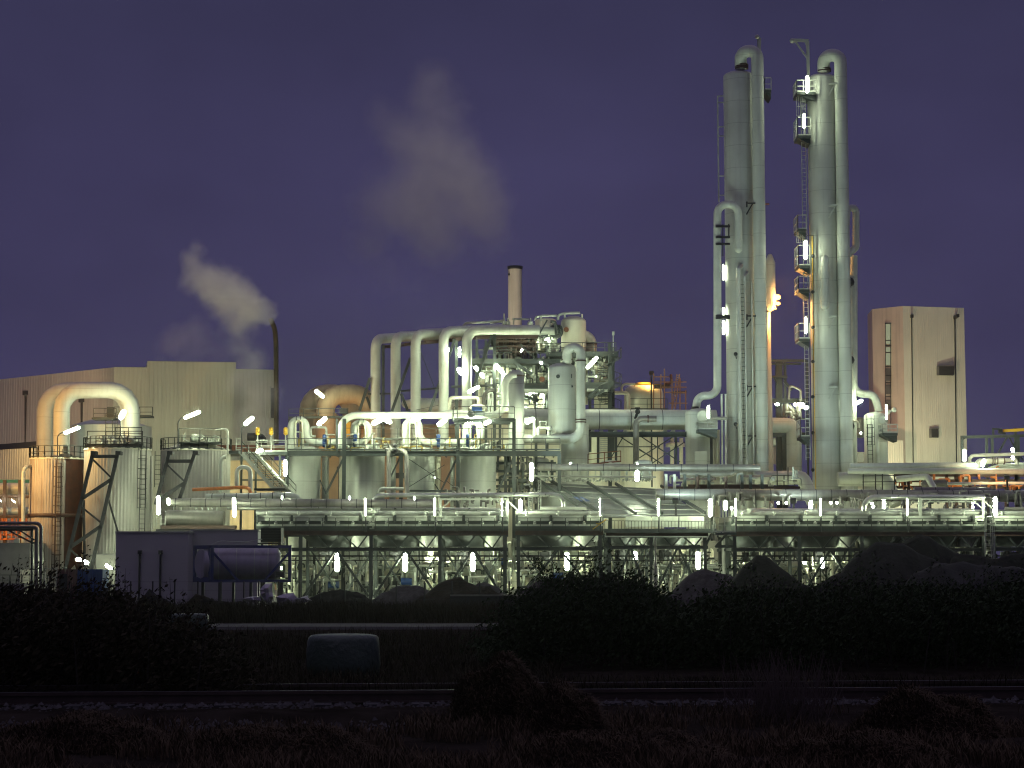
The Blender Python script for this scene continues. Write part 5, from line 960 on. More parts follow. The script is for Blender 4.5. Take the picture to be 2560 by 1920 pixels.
# ---------------- air cooler rack ----------------
Yr = 170
BUNDLE = mat('dark_green_bundle_sheet', (.055, .07, .062), .6)
secs = [((752, 928, 1100, 1262), 1328, 1373, 'A'), ((1296, 1500), 1328, 1371, 'B'), ((1523, 1628, 1762), 1333, 1368, 'C'), ((1836, 1998, 2154, 2312, 2458), 1330, 1374, 'D'), ((2484, 2640), 1330, 1372, 'E')]
rl = {'A': 'cooler rack section between the tank container and the double posts, with three bays', 'B': 'single bay of the cooler rack before the sloping roof', 'C': 'cooler rack section directly under the sloping roof', 'D': 'longest cooler rack section with four bays behind the soil heaps', 'E': 'last cooler rack bay at the frame edge after the ladder'}
lampx = []
for posts, yt, yl, key in secs:
    t = T('cooler_rack', rl[key], 'steel rack', 'air cooler rack sections', loc=W((posts[0]+posts[-1])/2, 1498, 176))
    x0, x1 = posts[0]-8, posts[-1]+8
    if key == 'A': x0 = 640
    zt_, zl = Z(yt+4, Yr), Z(yl, Yr)
    for Yq in (Yr, Yr+6, Yr+12):
        b = t.p('main_beam', BROWN if Yq == Yr else STEEL); b.ibeam(W(x0, yt+4, Yr)+Vector((0, Yq-Yr, 0)), W(x1, yt+4, Yr)+Vector((0, Yq-Yr, 0)), .3, .42)
        b = t.p('lower_beam', STEEL); b.ibeam(W(x0, yl, Yr)+Vector((0, Yq-Yr, 0)), W(x1, yl, Yr)+Vector((0, Yq-Yr, 0)), .25, .28)
        for x in posts:
            p = W(x, yt, Yr); t.p('post', STEEL).ibeam((p.x, Yq, GZ), (p.x, Yq, zt_-.2), .30, .30)
    b = t.p('cross_beams', STEEL)
    for x in posts: p = W(x, yt, Yr); b.bar((p.x, Yr, zt_-.02), (p.x, Yr+12, zt_-.02), .2, .3); b.bar((p.x, Yr, zl+.02), (p.x, Yr+12, zl+.02), .18, .24)
    b = t.p('bracing', STEEL)
    for k, (a, c_) in enumerate(zip(posts, posts[1:])):
        m = (a+c_)/2; w = c_-a
        for Yq, sg in ((Yr, .2), (Yr+6, .15), (Yr+12, .13)):
            o = Vector((0, Yq-Yr, 0))
            if Yq != Yr+6:
                b.bar(W(m-2, yl+3, Yr)+o, Vector((W(a+7, 1480, Yr).x, Yq, GZ+.3)), sg); b.bar(W(m+2, yl+3, Yr)+o, Vector((W(c_-7, 1480, Yr).x, Yq, GZ+.3)), sg)
            else:
                b.bar(W(a+8, yl+3, Yr)+o, Vector((W(m-5, 1480, Yr).x, Yq, GZ+.3)), sg); b.bar(W(c_-8, yl+3, Yr)+o, Vector((W(m+5, 1480, Yr).x, Yq, GZ+.3)), sg)
        for u in ((.22, .38), (.55, .39), (.6, .8), (.95, .81)):
            b.bar(W(a+w*u[0], yt+9, Yr), W(a+w*u[1], yl-3, Yr), .12)
            b.bar(W(a+w*u[0], yt+9, Yr)+Vector((0, 12, 0)), W(a+w*u[1], yl-3, Yr)+Vector((0, 12, 0)), .12)
        lampx.append(m)
        # fan rings under the tube bundles: big ring + motors
        for q, (u, rr) in enumerate(((.40, .30), (.40, .30))):
            Yf = Yr+2.9+q*6.2; cc_ = W(a+w*.36, yt+20, Yf); rad = R(w*.33, Yf)
            f = t.p('fan_ring', STEEL); f.lathe(W(a+w*(.36), yt, Yr).x, Yf, [(rad*1.15, zt_-.25), (rad*.9, zt_-.75), (rad*.9, zl+.22)], 28)
            mo = t.p('fan_motor', DARK); xx = W(a+w*(.36), yt, Yr).x; mo.lathe(xx, Yf, [(.35, zl-1.1), (.35, zl-.2)], 12)
            f2 = t.p('fan_ring', GALV, label='paler fan ring nearer the post'); x2 = W(a+w*.83, yt, Yr).x; rad2 = R(w*.16, Yf); f2.lathe(x2, Yf, [(rad2*1.15, zt_-.25), (rad2*.95, zt_-.75), (rad2*.95, zl+.25)], 22)
    b = t.p('maintenance_walk', DARK)
    za = Z(1389, Yr+1)
    b.bar(W(x0, 1390, Yr+1), W(x1, 1390, Yr+1), 1.0, .14); b.bar(W(x0, 1401, Yr+1), W(x1, 1401, Yr+1), .09)
    xx = x0+8
    while xx < x1: b.bar(W(xx, 1402, Yr+.6), W(xx, 1378, Yr+.6), .07); xx += 25
    b = t.p('pale_panels', HEADER)
    for a, c_ in zip(posts, posts[1:]):
        w = c_-a
        b.box(X(a+w*.12, 1384, Yr+11), X(a+w*.28, 1384, Yr+11), Yr+11, Yr+11.3, Z(1388, Yr+11), Z(1379, Yr+11)); b.box(X(a+w*.62, 1384, Yr+11), X(a+w*.82, 1384, Yr+11), Yr+11, Yr+11.3, Z(1388, Yr+11), Z(1379, Yr+11))
    d = t.p('drive_boxes', DARK)
    for a, c_ in zip(posts, posts[1:]):
        w = c_-a; d.box(X(a+w*.26, 1386, Yr+2), X(a+w*.38, 1386, Yr+2), Yr+2, Yr+3, Z(1391, Yr+2), Z(1380, Yr+2)); d.box(X(a+w*.9, 1386, Yr+2), X(a+w*1.02, 1386, Yr+2), Yr+2.2, Yr+3, Z(1388, Yr+2), Z(1380, Yr+2))
    # railing and walkway on top
    if key not in ('C',):
        t.p('railing', RAILM).rail([W(x0, yt-1, Yr-.2), W(x1, yt-1, Yr-.2)], R(32, Yr), 1.15, .03, False); b = t.p('walkway_edge', HEADER); b.bar(W(x0, 1313, Yr+.3), W(x1, 1313, Yr+.3), .3, .16)
        b = t.p('mid_rail', RAILM); b.bar(W(x0, 1306, Yr-.2), W(x1, 1306, Yr-.2), .05)
        b = t.p('fin_tube_bundle', BUNDLE); p, q = W(x0, 1320, Yr+.8), W(x1, 1320, Yr+.8); b.box(p.x, q.x, Yr+.8, Yr+11.5, Z(1326, Yr+.8), Z(1303, Yr+.8))
        hd = t.p('header_box', HEADER)
        xx = x0
        while xx < x1-20:
            xe = min(xx+86, x1); hd.box(X(xx+1, 1296, Yr+.5), X(xe-2, 1296, Yr+.5), Yr+.5, Yr+1.1, Z(1302, Yr+.5), Z(1289, Yr+.5)); xx += 86
        b = t.p('bundle_top', DULL); b.box(p.x, q.x, Yr+1.2, Yr+11, Z(1303, Yr+.8)+.004, Z(1290, Yr+.8))
        nzl = t.p('nozzles', HEADER)
        xx = x0+10
        while xx < x1: nzl.sweep([W(xx, 1311, Yr+.35), W(xx, 1304, Yr+.35)], .10, 8); nzl.ball(W(xx, 1307.5, Yr+.35), .16, 8); xx += 40+random.uniform(-3, 3)
        xx = x0+28
        while xx < x1: nzl.sweep([W(xx, 1290, Yr+.8), W(xx, 1278, Yr+.8)], .09, 8); nzl.ball(W(xx, 1284, Yr+.8), .15, 8); xx += 79
        sp_ = t.p('bundle_frames', STEEL)
        for xx in [x0+4+86*i for i in range(int((x1-x0)/86)+1)]: sp_.bar(W(xx, 1303, Yr+.3), W(xx, 1288, Yr+.3), .2)
        pl_ = t.p('lying_tubes', GALV)
        for yy, dy, rr in ((1283, 1.5, .2), (1286, 3, .16), (1280, 5, .22)): pl_.tube([W(x0, yy, Yr+dy), W(x1, yy, Yr+dy)], rr, 0, 8)
    else:
        b = t.p('header_box', HEADER)
        for a, c_ in ((1565, 1628), (1631, 1696), (1699, 1760)): b.box(X(a, 1296, Yr+.5), X(c_, 1296, Yr+.5), Yr+.5, Yr+1.1, Z(1302, Yr+.5), Z(1291, Yr+.5)); b.box(X(a, 1310, Yr+.5), X(c_, 1310, Yr+.5), Yr+.6, Yr+1.0, Z(1318, Yr+.5), Z(1303, Yr+.5))
        t.p('barred_railing', RAILM).rail([W(1512, 1330, Yr-.2), W(1788, 1332, Yr-.2)], 1.0, .3, .025, False); t.p('walkway', STEEL).box(X(1510, 1330, Yr), X(1790, 1330, Yr), Yr-.4, Yr+1, Z(1332, Yr), Z(1322, Yr)); b = t.p('second_beam', GALV); b.bar(W(1512, 1341, Yr-.3), W(1770, 1342, Yr-.3), .1)
t = T('wide_steel_column', 'stout pale round column standing in front of the rack under the sloping roof', 'column'); t.me(DULL).lathe(X(1639, 1450, 168.5), 168.5, [(R(7.5, 168), GZ), (R(7.5, 168), Z(1413, 168)), (R(2.5, 168), Z(1405, 168)), (R(2.5, 168), Z(1343, 168))], 16)
t = T('link_walkway', 'grey walkway with pale railings linking the ramp section and the long rack section', 'walkway', loc=W(1810, 1335, 170)); z = Z(1332, 170); t.p('deck', STEEL).box(X(1785, 1332, 170), X(1838, 1332, 170), 169, 171, z-.2, z); t.p('railing', GALV).rail([W(1785, 1331, 169), W(1838, 1331, 169)], R(36, 170), .8, .035); t.p('truss', STEEL).bar(W(1815, 1336, 170), W(1788, 1368, 170), .2).bar(W(1762, 1368, 170), W(1778, 1336, 170), .2).bar(W(1788, 1366, 170), W(1836, 1366, 170), .25)
t = T('ladder_cage', 'narrow cage ladder bay between the long rack section and the last bay', 'ladder', loc=W(2470, 1498, 169)); t.p('ladder', GALV).ladder((X(2471, 1300, 169), 169, 0), GZ, Z(1295, 169), .7, cage=True); t.p('hand_loops', GALV).tube([W(2462, 1300, 169), W(2468, 1292, 169), W(2480, 1292, 169)], .06, .2, 6)
t = T('yellow_handrail', 'bright yellow slanting handrail by the post before the sloping roof', 'handrail'); t.me(YELL).bar(W(1482, 1323, 169), W(1516, 1298, 169), .09).bar(W(1490, 1310, 169), W(1502, 1307, 169), .07)
# top pipework of the rack
def rp(name, lab, pts, r, bend, m=SHINY, Y=172.5, n=14): t = T(name, lab, 'pipe', 'pipes along the cooler rack top'); t.me(m).tube([W(x, y, Y) for x, y in pts], R(r, Y), bend, n); return t
rp('bundle_pipe', 'shining horizontal pipe over the first rack bays, brightest near the white portal', [(568, 1270), (932, 1272), (932, 1280)], 5, .4)
rp('bundle_pipe', 'long pipe rising by the thin twin lamp and running to the sloping roof', [(933, 1283), (933, 1238), (1408, 1237), (1408, 1272)], 5.6, .8, SHINY, 172)
rp('bundle_pipe', 'second shining pipe between the white portal frames', [(950, 1272), (1062, 1273), (1250, 1274)], 4.5, 0, SHINY, 173)
rp('bundle_pipe', 'short horizontal pipe with rounded ends beneath the drop pipe at the sloping roof', [(1350, 1271), (1466, 1271)], 4.5, 0, PIPE, 171.5)
rp('bundle_pipe', 'bright horizontal pipe with a disc end after the link walkway', [(1868, 1276), (2150, 1277)], 5.4, 0, SHINY, 172)
rp('bundle_pipe', 'bright horizontal pipe below the tall looping pipe near the ladder cage', [(2168, 1276), (2436, 1276)], 5, 0, SHINY, 172)
rp('bundle_pipe', 'looping pipe that rises and runs to the ladder cage end of the rack', [(2160, 1277), (2160, 1243), (2462, 1243)], 6.5, 1.0, SHINY, 171.5)
rp('bundle_pipe', 'thin pipe just below the looping pipe near the ladder cage', [(2280, 1254), (2460, 1254)], 2.2, 0, GALV, 171.8, 8)
rp('bundle_pipe', 'dim pipe on the last rack bay at the frame edge', [(2512, 1272), (2650, 1272)], 5, 0, DULL, 172)
t = T('bundle_disc', 'round white blank flange closing the bright pipe by the link walkway', 'flange'); t.me(HEADER).sweep([W(1872, 1276, 171), W(1872, 1276, 171.3)], R(6, 171), 18)
for lab, xs in (('white painted portal frame carrying the long bent pipe', (1101, 1268)), ('white painted portal frame near the ladder cage', (2300, 2458))):
    t = T('white_portal', lab, 'portal frame', 'white portal frames on the rack', loc=W(sum(xs)/2, 1310, 171))
    for x in xs: t.p('leg', HEADER).bar(W(x, 1308, 171), W(x, 1250, 171), .26)
    b = t.p('beam', HEADER); b.bar(W(xs[0]-4, 1248, 171), W(xs[1]+4, 1248, 171), .2, .16)
    b = t.p('knee_braces', HEADER); b.bar(W(xs[0]+4, 1270, 171), W(xs[0]+26, 1251, 171), .1); b.bar(W(xs[1]-4, 1270, 171), W(xs[1]-26, 1251, 171), .1); b.bar(W(xs[1]+4, 1254, 171), W(xs[1]+26, 1275, 171), .1)
t = T('white_bracket', 'white bracket post where the bent pipe meets the first shining pipe', 'bracket'); t.me(HEADER).bar(W(933, 1280, 170.6), W(933, 1322, 170.6), .2).bar(W(920, 1279, 170.6), W(944, 1279, 170.6), .5, .2).bar(W(924, 1321, 170.6), W(934, 1321, 170.6), .12)
# equipment on the rack between the trunk pipe and bundles
t = T('rack_equipment', 'mass of small pipes, stubs and fittings behind the rack top pipes', 'pipework', kind='stuff'); b = t.me([DULL, STEEL])
clutter(b, 40, 1110, 1340, 1250, 1268, 176, 182, .06, .13, .8, 1.4); clutter(b, 60, 1780, 2560, 1256, 1270, 176, 178, .06, .15, .8, 1.1); clutter(b, 26, 1290, 1345, 1160, 1262, 184, 190, .06, .12, .8, 2.4); b.m = 1; clutter(b, 60, 1180, 1345, 1160, 1235, 186, 192, .05, .13, .6, 2.6)
t = T('ladder_stand', 'pale ladder like frames standing beside the start of the sloping roof', 'ladder frames'); b = t.me(HEADER)
for x in (1322, 1331, 1346, 1352): b.bar(W(x, 1278, 174), W(x, 1240 if x < 1340 else 1200, 174), .1)
for i in range(8): b.bar(W(1322, 1244+i*4.5, 174), W(1331, 1244+i*4.5, 174), .06); b.bar(W(1346, 1205+i*8, 174), W(1352, 1205+i*8, 174), .06)
t = T('inner_steelwork', 'inner green steelwork behind the fourth round vessel and the big vessel skirt', 'steelwork', loc=W(1300, 1240, 190)); b = t.p('frame', STEEL)
for x in (1160+i*22 for i in range(1)): pass
for x, y0, w in ((1264, 1140, .3), (1292, 1165, .22), (1306, 1160, .22), (1340, 1140, .3), (1380, 1150, .3)): b.bar(Vector((X(x, 1200, 189), 189, GZ)), W(x, y0, 189), w)
for x0, x1, y in ((1240, 1390, 1158), (1240, 1390, 1178), (1240, 1345, 1200), (1240, 1345, 1216)): b.bar(W(x0, y, 189), W(x1, y, 189), .25)
b = t.p('pale_panels', CREAM)
for x0, x1, y0, y1 in ((1246, 1260, 1150, 1230), (1270, 1282, 1205, 1232), (1298, 1312, 1180, 1232)): b.box(X(x0, y1, 191), X(x1, y1, 191), 191, 191.3, Z(y1, 191), Z(y0, 191))
# clutter beneath and behind the rack
t = T('ground_pumps', 'mass of pumps, pipes and fittings on the yard under the cooler rack', 'pumps and pipes', kind='stuff'); b = t.me([HEADER, STEEL, CREAM, GALV])
for i, (mi, n_, rm, rM) in enumerate(((0, 260, .06, .16), (1, 300, .05, .14), (2, 130, .08, .24), (3, 220, .05, .14))):
    b.m = mi; clutter(b, n_, 640, 2470, 1404, 1482, 176, 190, rm, rM, .55, 2.6)
b.m = 3
for i in range(70): x = random.uniform(640, 2470); Yq = random.uniform(177, 188); b.tube([Vector((X(x, 1450, Yq), Yq, GZ)), W(x, 1345, Yq)], random.uniform(.07, .2), 0, 8)
for i in range(34): x = random.uniform(640, 2400); y = random.uniform(1395, 1440); Yq = random.uniform(178, 188); b.tube([W(x, y, Yq), W(x+random.uniform(60, 240), y, Yq)], random.uniform(.07, .18), 0, 8)
bl = ['low pale drum lying under the first rack bay', 'low pale drum lying under the second rack bay', 'low pale drum lying under the third rack bay', 'low pale drum lying under the bay before the sloping roof', 'low pale drum lying under the sloping roof bays', 'low pale drum lying under the long rack section']
for i, x in enumerate((800, 960, 1190, 1390, 1560, 1960)):
    t = T('lying_drum', bl[i], 'drum', 'drums lying under the cooler rack'); Yq = 184; t.p('shell', (CLAD, CREAM)[i % 2]).sweep([W(x-48, 1418, Yq), W(x-42, 1418, Yq), W(x+42, 1418, Yq), W(x+48, 1418, Yq)], [R(10, Yq), R(22, Yq), R(22, Yq), R(10, Yq)], 22); s_ = t.p('saddles', STEEL); s_.bar(W(x-25, 1430, Yq), Vector((W(x-25, 1430, Yq).x, Yq, GZ)), .4); s_.bar(W(x+25, 1430, Yq), Vector((W(x+25, 1430, Yq).x, Yq, GZ)), .4)
t = T('equipment_wall', 'long pale back wall lit greenish behind the pumps under the rack', 'wall', loc=W(1500, 1490, 193)); b = t.me(CONC); b.box(X(700, 1400, 193), X(2480, 1400, 193), 193, 193.6, GZ, Z(1352, 193))
bw = ['blue motor under the first rack bay', 'blue motor under the second rack bay', 'blue motor near the bushes under the rack', 'blue box on the second storey under the third rack bay']
for i, (x, y) in enumerate(((834, 1462), (1016, 1454), (1395, 1440), (1247, 1404))):
    t = T('blue_motor', bw[i], 'motor', 'blue motors under the rack'); Yq = 178; c = W(x, y, Yq); t.p('casing', BLUE).sweep([c-Vector((.5, 0, 0)), c+Vector((.5, 0, 0))], .34, 12); t.p('foot', DARK).box(c.x-.4, c.x+.4, Yq-.3, Yq+.3, c.z-.5, c.z-.3)
# ---------------- lamps ----------------
def lamp(x0, y0, x1, y1, Y, lab, w=4.5, post=None, m=None, group='white tube lamps', name='tube_lamp'):
    t = T(name, lab, 'lamp', group)
    p, q = W(x0, y0, Y), W(x1, y1, Y); d = (q-p).normalized(); r = R(w*.8, Y)
    b = t.p('tube', m or LAMPW); b.sweep([p, p+d*r*.8, q-d*r*.8, q], [r*.55, r, r, r*.55], 8)
    h = t.p('housing', DARK); bk = Vector((0, r+.05, 0)); h.bar(p+bk, q+bk, r*1.3, .06)
    if post:
        pts = [W(a, c, Y+.1) for a, c in post]; t.p('post', DARK).tube(pts, .055, .5, 6, 4)
    return t
# tanks and deck
lamp(161, 1083, 199, 1068, 176, 'tube lamp on a curved post above the rust streaked tank', 5, [(144, 1140), (144, 1087), (159, 1080), (163, 1081)])
lamp(300, 1048, 311, 1026, 190, 'short fat tube lamp under the end of the arched duct', 7.5, [(301, 1110), (301, 1050)])
lamp(461, 1045, 500, 1029, 178, 'tube lamp on a curved post above the smaller domed tank', 5, [(445, 1128), (445, 1056), (452, 1045), (463, 1042)])
lamp(611, 1062, 633, 1043, 179, 'tube lamp on a post just above the stair head', 6, [(604, 1136), (604, 1070), (613, 1061)])
lamp(640, 1129, 657, 1124, 182, 'small tube lamp beside the stair rail', 5)
lamp(713, 1150, 713, 1190, 181, 'upright tube lamp on the post next to the first round vessel', 5.5)
lamp(788, 976, 809, 993, 209, 'slanting tube lamp on the flank of the rear brown arched duct', 5.5)
lamp(794, 1062, 816, 1044, 183, 'slanting tube lamp between the first swan neck loop and the manifold corner', 6)
lamp(931, 1060, 958, 1046, 182.5, 'tube lamp crossing under the manifold, pair half leaning towards the stair', 7)
lamp(957, 1046, 978, 1057, 182.5, 'tube lamp crossing under the manifold, pair half leaning towards the columns', 6)
lamp(1028, 1054, 1054, 1041, 182.5, 'tube lamp under the manifold over the third swan neck loop', 6)
lamp(1094, 1064, 1117, 1047, 182.5, 'tube lamp under the manifold between the third loop and the third column', 6)
lamp(1165, 1053, 1203, 1053, 184.8, 'level tube lamp right under the valve platform', 5)
lamp(1210, 1060, 1227, 1052, 182.5, 'short tube lamp at the corner under the valve platform', 5.5)
lamp(1170, 981, 1198, 966, 184, 'tube lamp over the white bridge pipe', 4.5)
lamp(1145, 920, 1155, 936, 199, 'short fat tube lamp between the fourth and the nearest arch pipes', 6)
lamp(1187, 916, 1198, 929, 200.5, 'upper one of two short tube lamps in line beside the nearest arch pipe', 5)
lamp(1201, 933, 1210, 944, 200.5, 'lower one of two short tube lamps in line beside the nearest arch pipe', 5)
lamp(1239, 911, 1261, 938, 199.5, 'slanting tube lamp just above the slim vessel cap', 5)
lamp(1314, 1057, 1335, 1046, 184.5, 'tube lamp glaring against the slim vessel foot', 6)
lamp(1467, 921, 1493, 893, 199, 'slanting tube lamp behind the big vessel swan neck', 5)
lamp(1302, 880, 1306, 872, 202.5, 'tiny lamp under the middle floor of the reactor structure', 3, m=LAMPD)
lamp(1349, 905, 1356, 909, 202.3, 'tiny slanting lamp just over the cream panels of the reactor', 3.2, m=LAMPD)
lamp(1121, 871, 1122, 877, 203, 'round lamp high beside the fourth arch pipe', 5, m=LAMPD)
lamp(1149, 868, 1149, 892, 204, 'upright lamp half hidden by the nearest arch pipe', 3.5)
lamp(1352, 832, 1375, 832, 203.5, 'level lamp by the reactor head inlet', 5)
lamp(1354, 849, 1376, 848, 205, 'level lamp lighting the grating under the reactor head inlet', 3.5)
lamp(1491, 940, 1491, 942, 205, 'small round lamp against the orange lit wall', 2.5, m=LAMPD)
# rack top
lamp(1329, 1157, 1329, 1202, 180, 'upright tube lamp at the near end of the long straight rack pipe', 6)
lamp(1593, 1176, 1593, 1203, 180, 'upright tube lamp under the branch pipe end', 6)
lamp(1593, 1157, 1594, 1161, 181, 'round lamp on top of the long straight rack pipe below the branch pipe', 3.6, m=LAMPD)
lamp(1425, 1157, 1427, 1160, 181, 'round lamp on top of the long straight rack pipe below the big vessel', 4, m=LAMPD)
for x, y, lab in ((705, 1244, 'round lamp above the long dark banded pipe by the first vessel'), (874, 1245, 'round lamp above the long dark banded pipe by the second vessel'), (1036, 1246, 'round lamp above the long dark banded pipe by the third vessel')):
    lamp(x, y-2, x, y+2, 170.5, lab, 5.5, m=LAMPD)
lamp(1087, 1193, 1087, 1195, 183, 'tiny round lamp among the thin cross braces', 2.6, m=LAMPD)
lamp(396, 1240, 396, 1286, 169, 'upright tube lamp before the profiled tanks at the dark pipe end', 5.2)
lamp(420, 1246, 422, 1262, 171.2, 'short curved lamp lighting the open end of the dark banded pipe', 4.5)
lamp(585, 1245, 586, 1292, 169, 'upright tube lamp over the roof of the pale blank building', 5)
thin = [(913, 1243, 1292, 'first'), (1087, 1243, 1290, 'second'), (1255, 1245, 1290, 'third')]
lt = {913: 'thin upright twin lamp beside the bend where the shining pipe ends', 1087: 'thin upright twin lamp before the first leg of the white portal', 1255: 'thin upright twin lamp before the second leg of the white portal', 1500: 'thin upright lamp at the start of the sloping roof', 1646: 'thin upright lamp in front of the middle of the sloping roof', 1839: 'thin upright twin lamp at the link walkway end', 2051: 'thin upright lamp on the long rack section under the tall columns', 2268: 'thin upright lamp just before the white portal near the ladder cage'}
for x in lt: lamp(x, 1246, x, 1289, 169, lt[x], 1.9 if x != 1646 else 2.8, [(x+1.5, 1330), (x+1.5, 1292)])
lamp(1301, 1249, 1301, 1279, 170.5, 'upright tube lamp beside the ladder like frames', 5.2)
lamp(1776, 1247, 1776, 1292, 169, 'strong upright tube lamp at the foot of the sloping roof', 6)
lamp(1814, 1252, 1814, 1275, 172, 'upright tube lamp behind the link walkway, bigger one', 5)
lamp(1829, 1267, 1829, 1274, 173, 'small lamp behind the link walkway', 4, m=LAMPD)
lamp(2027, 1252, 2027, 1272, 173, 'upright tube lamp just before the thin lamp under the tall columns', 5)
lamp(2210, 1252, 2210, 1271, 173, 'upright tube lamp under the looping pipe by its bend', 5)
lamp(2488, 1243, 2488, 1290, 169, 'strong upright tube lamp next to the ladder cage', 6)
ld_ = [(1946, 1257, 'round lamp under the trunk pipe, fainter of the first pair'), (1966, 1257, 'round lamp under the trunk pipe, brighter of the first pair'), (2077, 1257, 'round lamp under the trunk pipe, fainter of the second pair'), (2092, 1257, 'wide lamp under the trunk pipe, brighter of the second pair'), (2180, 1259, 'wide lamp under the looping pipe bend'), (2183, 1267, 'small round lamp below the wide lamp by the looping pipe bend'), (2432, 1257, 'upper round lamp beside the second portal leg'), (2432, 1268, 'lower round lamp beside the second portal leg')]
for x, y, lab in ld_: lamp(x-3, y, x+3, y, 174, lab, 4, m=LAMPD)
# below the rack
for x, y0, y1, lab, w in ((843, 1384, 1429, 'glaring upright tube lamp under the first rack bay', 7), (1013, 1384, 1429, 'glaring upright tube lamp under the second rack bay', 7), (1182, 1383, 1428, 'glaring upright tube lamp under the third rack bay', 7), (1417, 1381, 1426, 'glaring upright tube lamp above the bushes', 7), (1588, 1379, 1401, 'shorter upright tube lamp under the ramp section', 5.5), (1745, 1379, 1423, 'glaring upright tube lamp over the biggest purple heap', 6.5), (2056, 1395, 1420, 'upright tube lamp in the dip between the dark heaps', 6)):
    lamp(x, y0, x, y1, 171.4, lab, w)
for i, (x, y) in enumerate(((700, 1420), (920, 1405), (1100, 1400), (1290, 1400), (1500, 1420), (1660, 1420), (1880, 1405), (2010, 1405), (2200, 1405), (2400, 1400))):  # added lamps that brighten the clutter and wall behind the rack
    t = T('rack_fill_lamp', ('first', 'second', 'third', 'fourth', 'fifth', 'sixth', 'seventh', 'eighth', 'ninth', 'tenth')[i]+' small added fill lamp deep under the cooler rack counted from the tank container', 'lamp', 'added fill lamps under the rack')
    p = W(x, y, 186); t.p('lens', LAMPB).ball(p, .2, 8); t.p('bracket', DARK).bar(p+Vector((0, .2, 0)), p+Vector((0, .2, 1.2)), .08)
# edge group
lamp(2411, 1124, 2411, 1153, 198.5, 'upright tube lamp on the corner of the pale tower foot', 5.5)
lamp(2455, 1166, 2461, 1149, 192, 'slanting fat lamp before the necked pipe', 6)
lamp(2532, 1120, 2532, 1131, 197, 'upper round lamp on the crane gantry leg', 5)
lamp(2532, 1139, 2532, 1149, 193.5, 'lower round lamp on the crane gantry leg', 4.5)
# columns
for x, y0, y1, Y, w, lab in ((2018, 190, 232, 197.6, 5.5, 'tube lamp on the topmost platform of the davit column'), (2010, 284, 320, 197.6, 4.2, 'tube lamp on the second platform of the davit column'), (2014, 602, 648, 197.4, 6, 'tube lamp halfway up the davit column'), (2014.5, 793, 834, 197.4, 3.8, 'slim tube lamp on the lower platform of the davit column'), (1808.5, 662, 700, 199.8, 2.2, 'slim lamp in the slot beside the hooked pipe, uppermost'), (1809, 770, 788, 199.8, 3.5, 'lamp in the slot beside the hooked pipe, middle one'), (1809, 802, 836, 199.8, 4, 'lamp in the slot beside the hooked pipe, lowest one'), (1771, 1014, 1046, 192.6, 4, 'upright lamp on the platform before the lit manhole of the first drum'), (2216, 1012, 1048, 198.3, 3.2, 'upright lamp beside the manhole of the caged ladder drum')):
    lamp(x, y0, x, y1, Y, lab, w, m=LAMPT)
lamp(2138, 1011, 2156, 1000, 200.5, 'slanting lamp under the bend by the pale tower', 4)
lamp(1938, 1011, 1948, 1011, 213.5, 'round lamp in the gap between the columns beside the floodlight mast', 4, m=LAMPD)
lamp(1984, 1011.5, 2010, 1011.5, 212, 'level tube lamp in the gap between the columns', 4.5)
lamp(2011, 1022, 2020, 1017, 210, 'short slanting lamp in the gap against the davit column', 5)
lamp(2150, 1083, 2154, 1083, 203.5, 'small lamp below the white gooseneck pipe', 4, m=LAMPD)
# ground lamps by tanks
lamp(190, 1397, 203, 1401, 168, 'first of the two lamps in line at the rusty tank foot', 5.5)
lamp(209, 1403, 221, 1408, 168, 'second of the two lamps in line at the rusty tank foot', 5.5)
lamp(264, 1412, 281, 1424, 166, 'slanting lamp by the corner of the pale blank building', 5)
lamp(33, 1252, 34, 1253, 192.4, 'round lamp between the two orange lit pipes', 5.5, m=LAMPD); lamp(0, 1251, 1, 1252, 192.4, 'round lamp cut by the frame edge between the two orange lit pipes', 4, m=LAMPD)
# floods on the big things: unseen fittings put in to light walls and columns
def flood(p, tgt, power, col, ang, lab, m=None, s=.35, base=None):
    t = T('floodlight', lab, 'floodlight', 'unseen floodlights standing among the plant', loc=Vector((p.x, p.y, base if base is not None else GZ)))
    d = (Vector(tgt)-p).normalized()
    t.p('post', DARK).bar(Vector((p.x, p.y, base if base is not None else GZ)), p-Vector((0, 0, .25)), .16)
    t.p('housing', DARK).bar(p-d*.25, p+d*.05, .5, .4); t.p('lens', m or LAMPW).bar(p+d*.055, p+d*.08, .42, .3)
    t.light('SPOT', p+d*.25, power, col, .25, tgt, ang)
flood(Vector((X(300, 1160, 214), 219, 6)), W(430, 1000, 240), 4600, (.90, 1, .55), 130, 'floodlight behind the tanks aimed at the hall front')
flood(Vector((X(540, 1160, 214), 217, 6)), W(600, 1000, 242), 4400, (.93, 1, .55), 130, 'floodlight behind the stair aimed at the hall corner')
flood(Vector((X(-260, 1160, 214), 214, 16)), W(60, 1020, 257), 13000, (1, .60, .36), 70, 'sodium floodlight aimed at the hall side', LAMPS)
flood(Vector((X(-190, 1160, 170), 170, 13)), W(150, 1150, 185), 11000, (1, .58, .18), 100, 'sodium floodlight beside the rusty tank', LAMPS)
flood(Vector((X(-60, 1460, 184), 184, 4.5)), W(50, 1300, 194), 1500, SOD, 120, 'low sodium floodlight under the pipe bridge', LAMPS)
flood(Vector((X(-170, 1160, 178), 180, 16)), W(140, 1020, 194), 7500, (1, .48, .10), 80, 'added second sodium floodlight aimed at the arched ducts', LAMPS)  # added to turn the duct flanks more orange
flood(Vector((X(-50, 1160, 205), 206, 15)), W(30, 1165, 219), 1800, (1, .68, .28), 130, 'added sodium floodlight before the low side building', LAMPS)  # added to brighten the side building wall
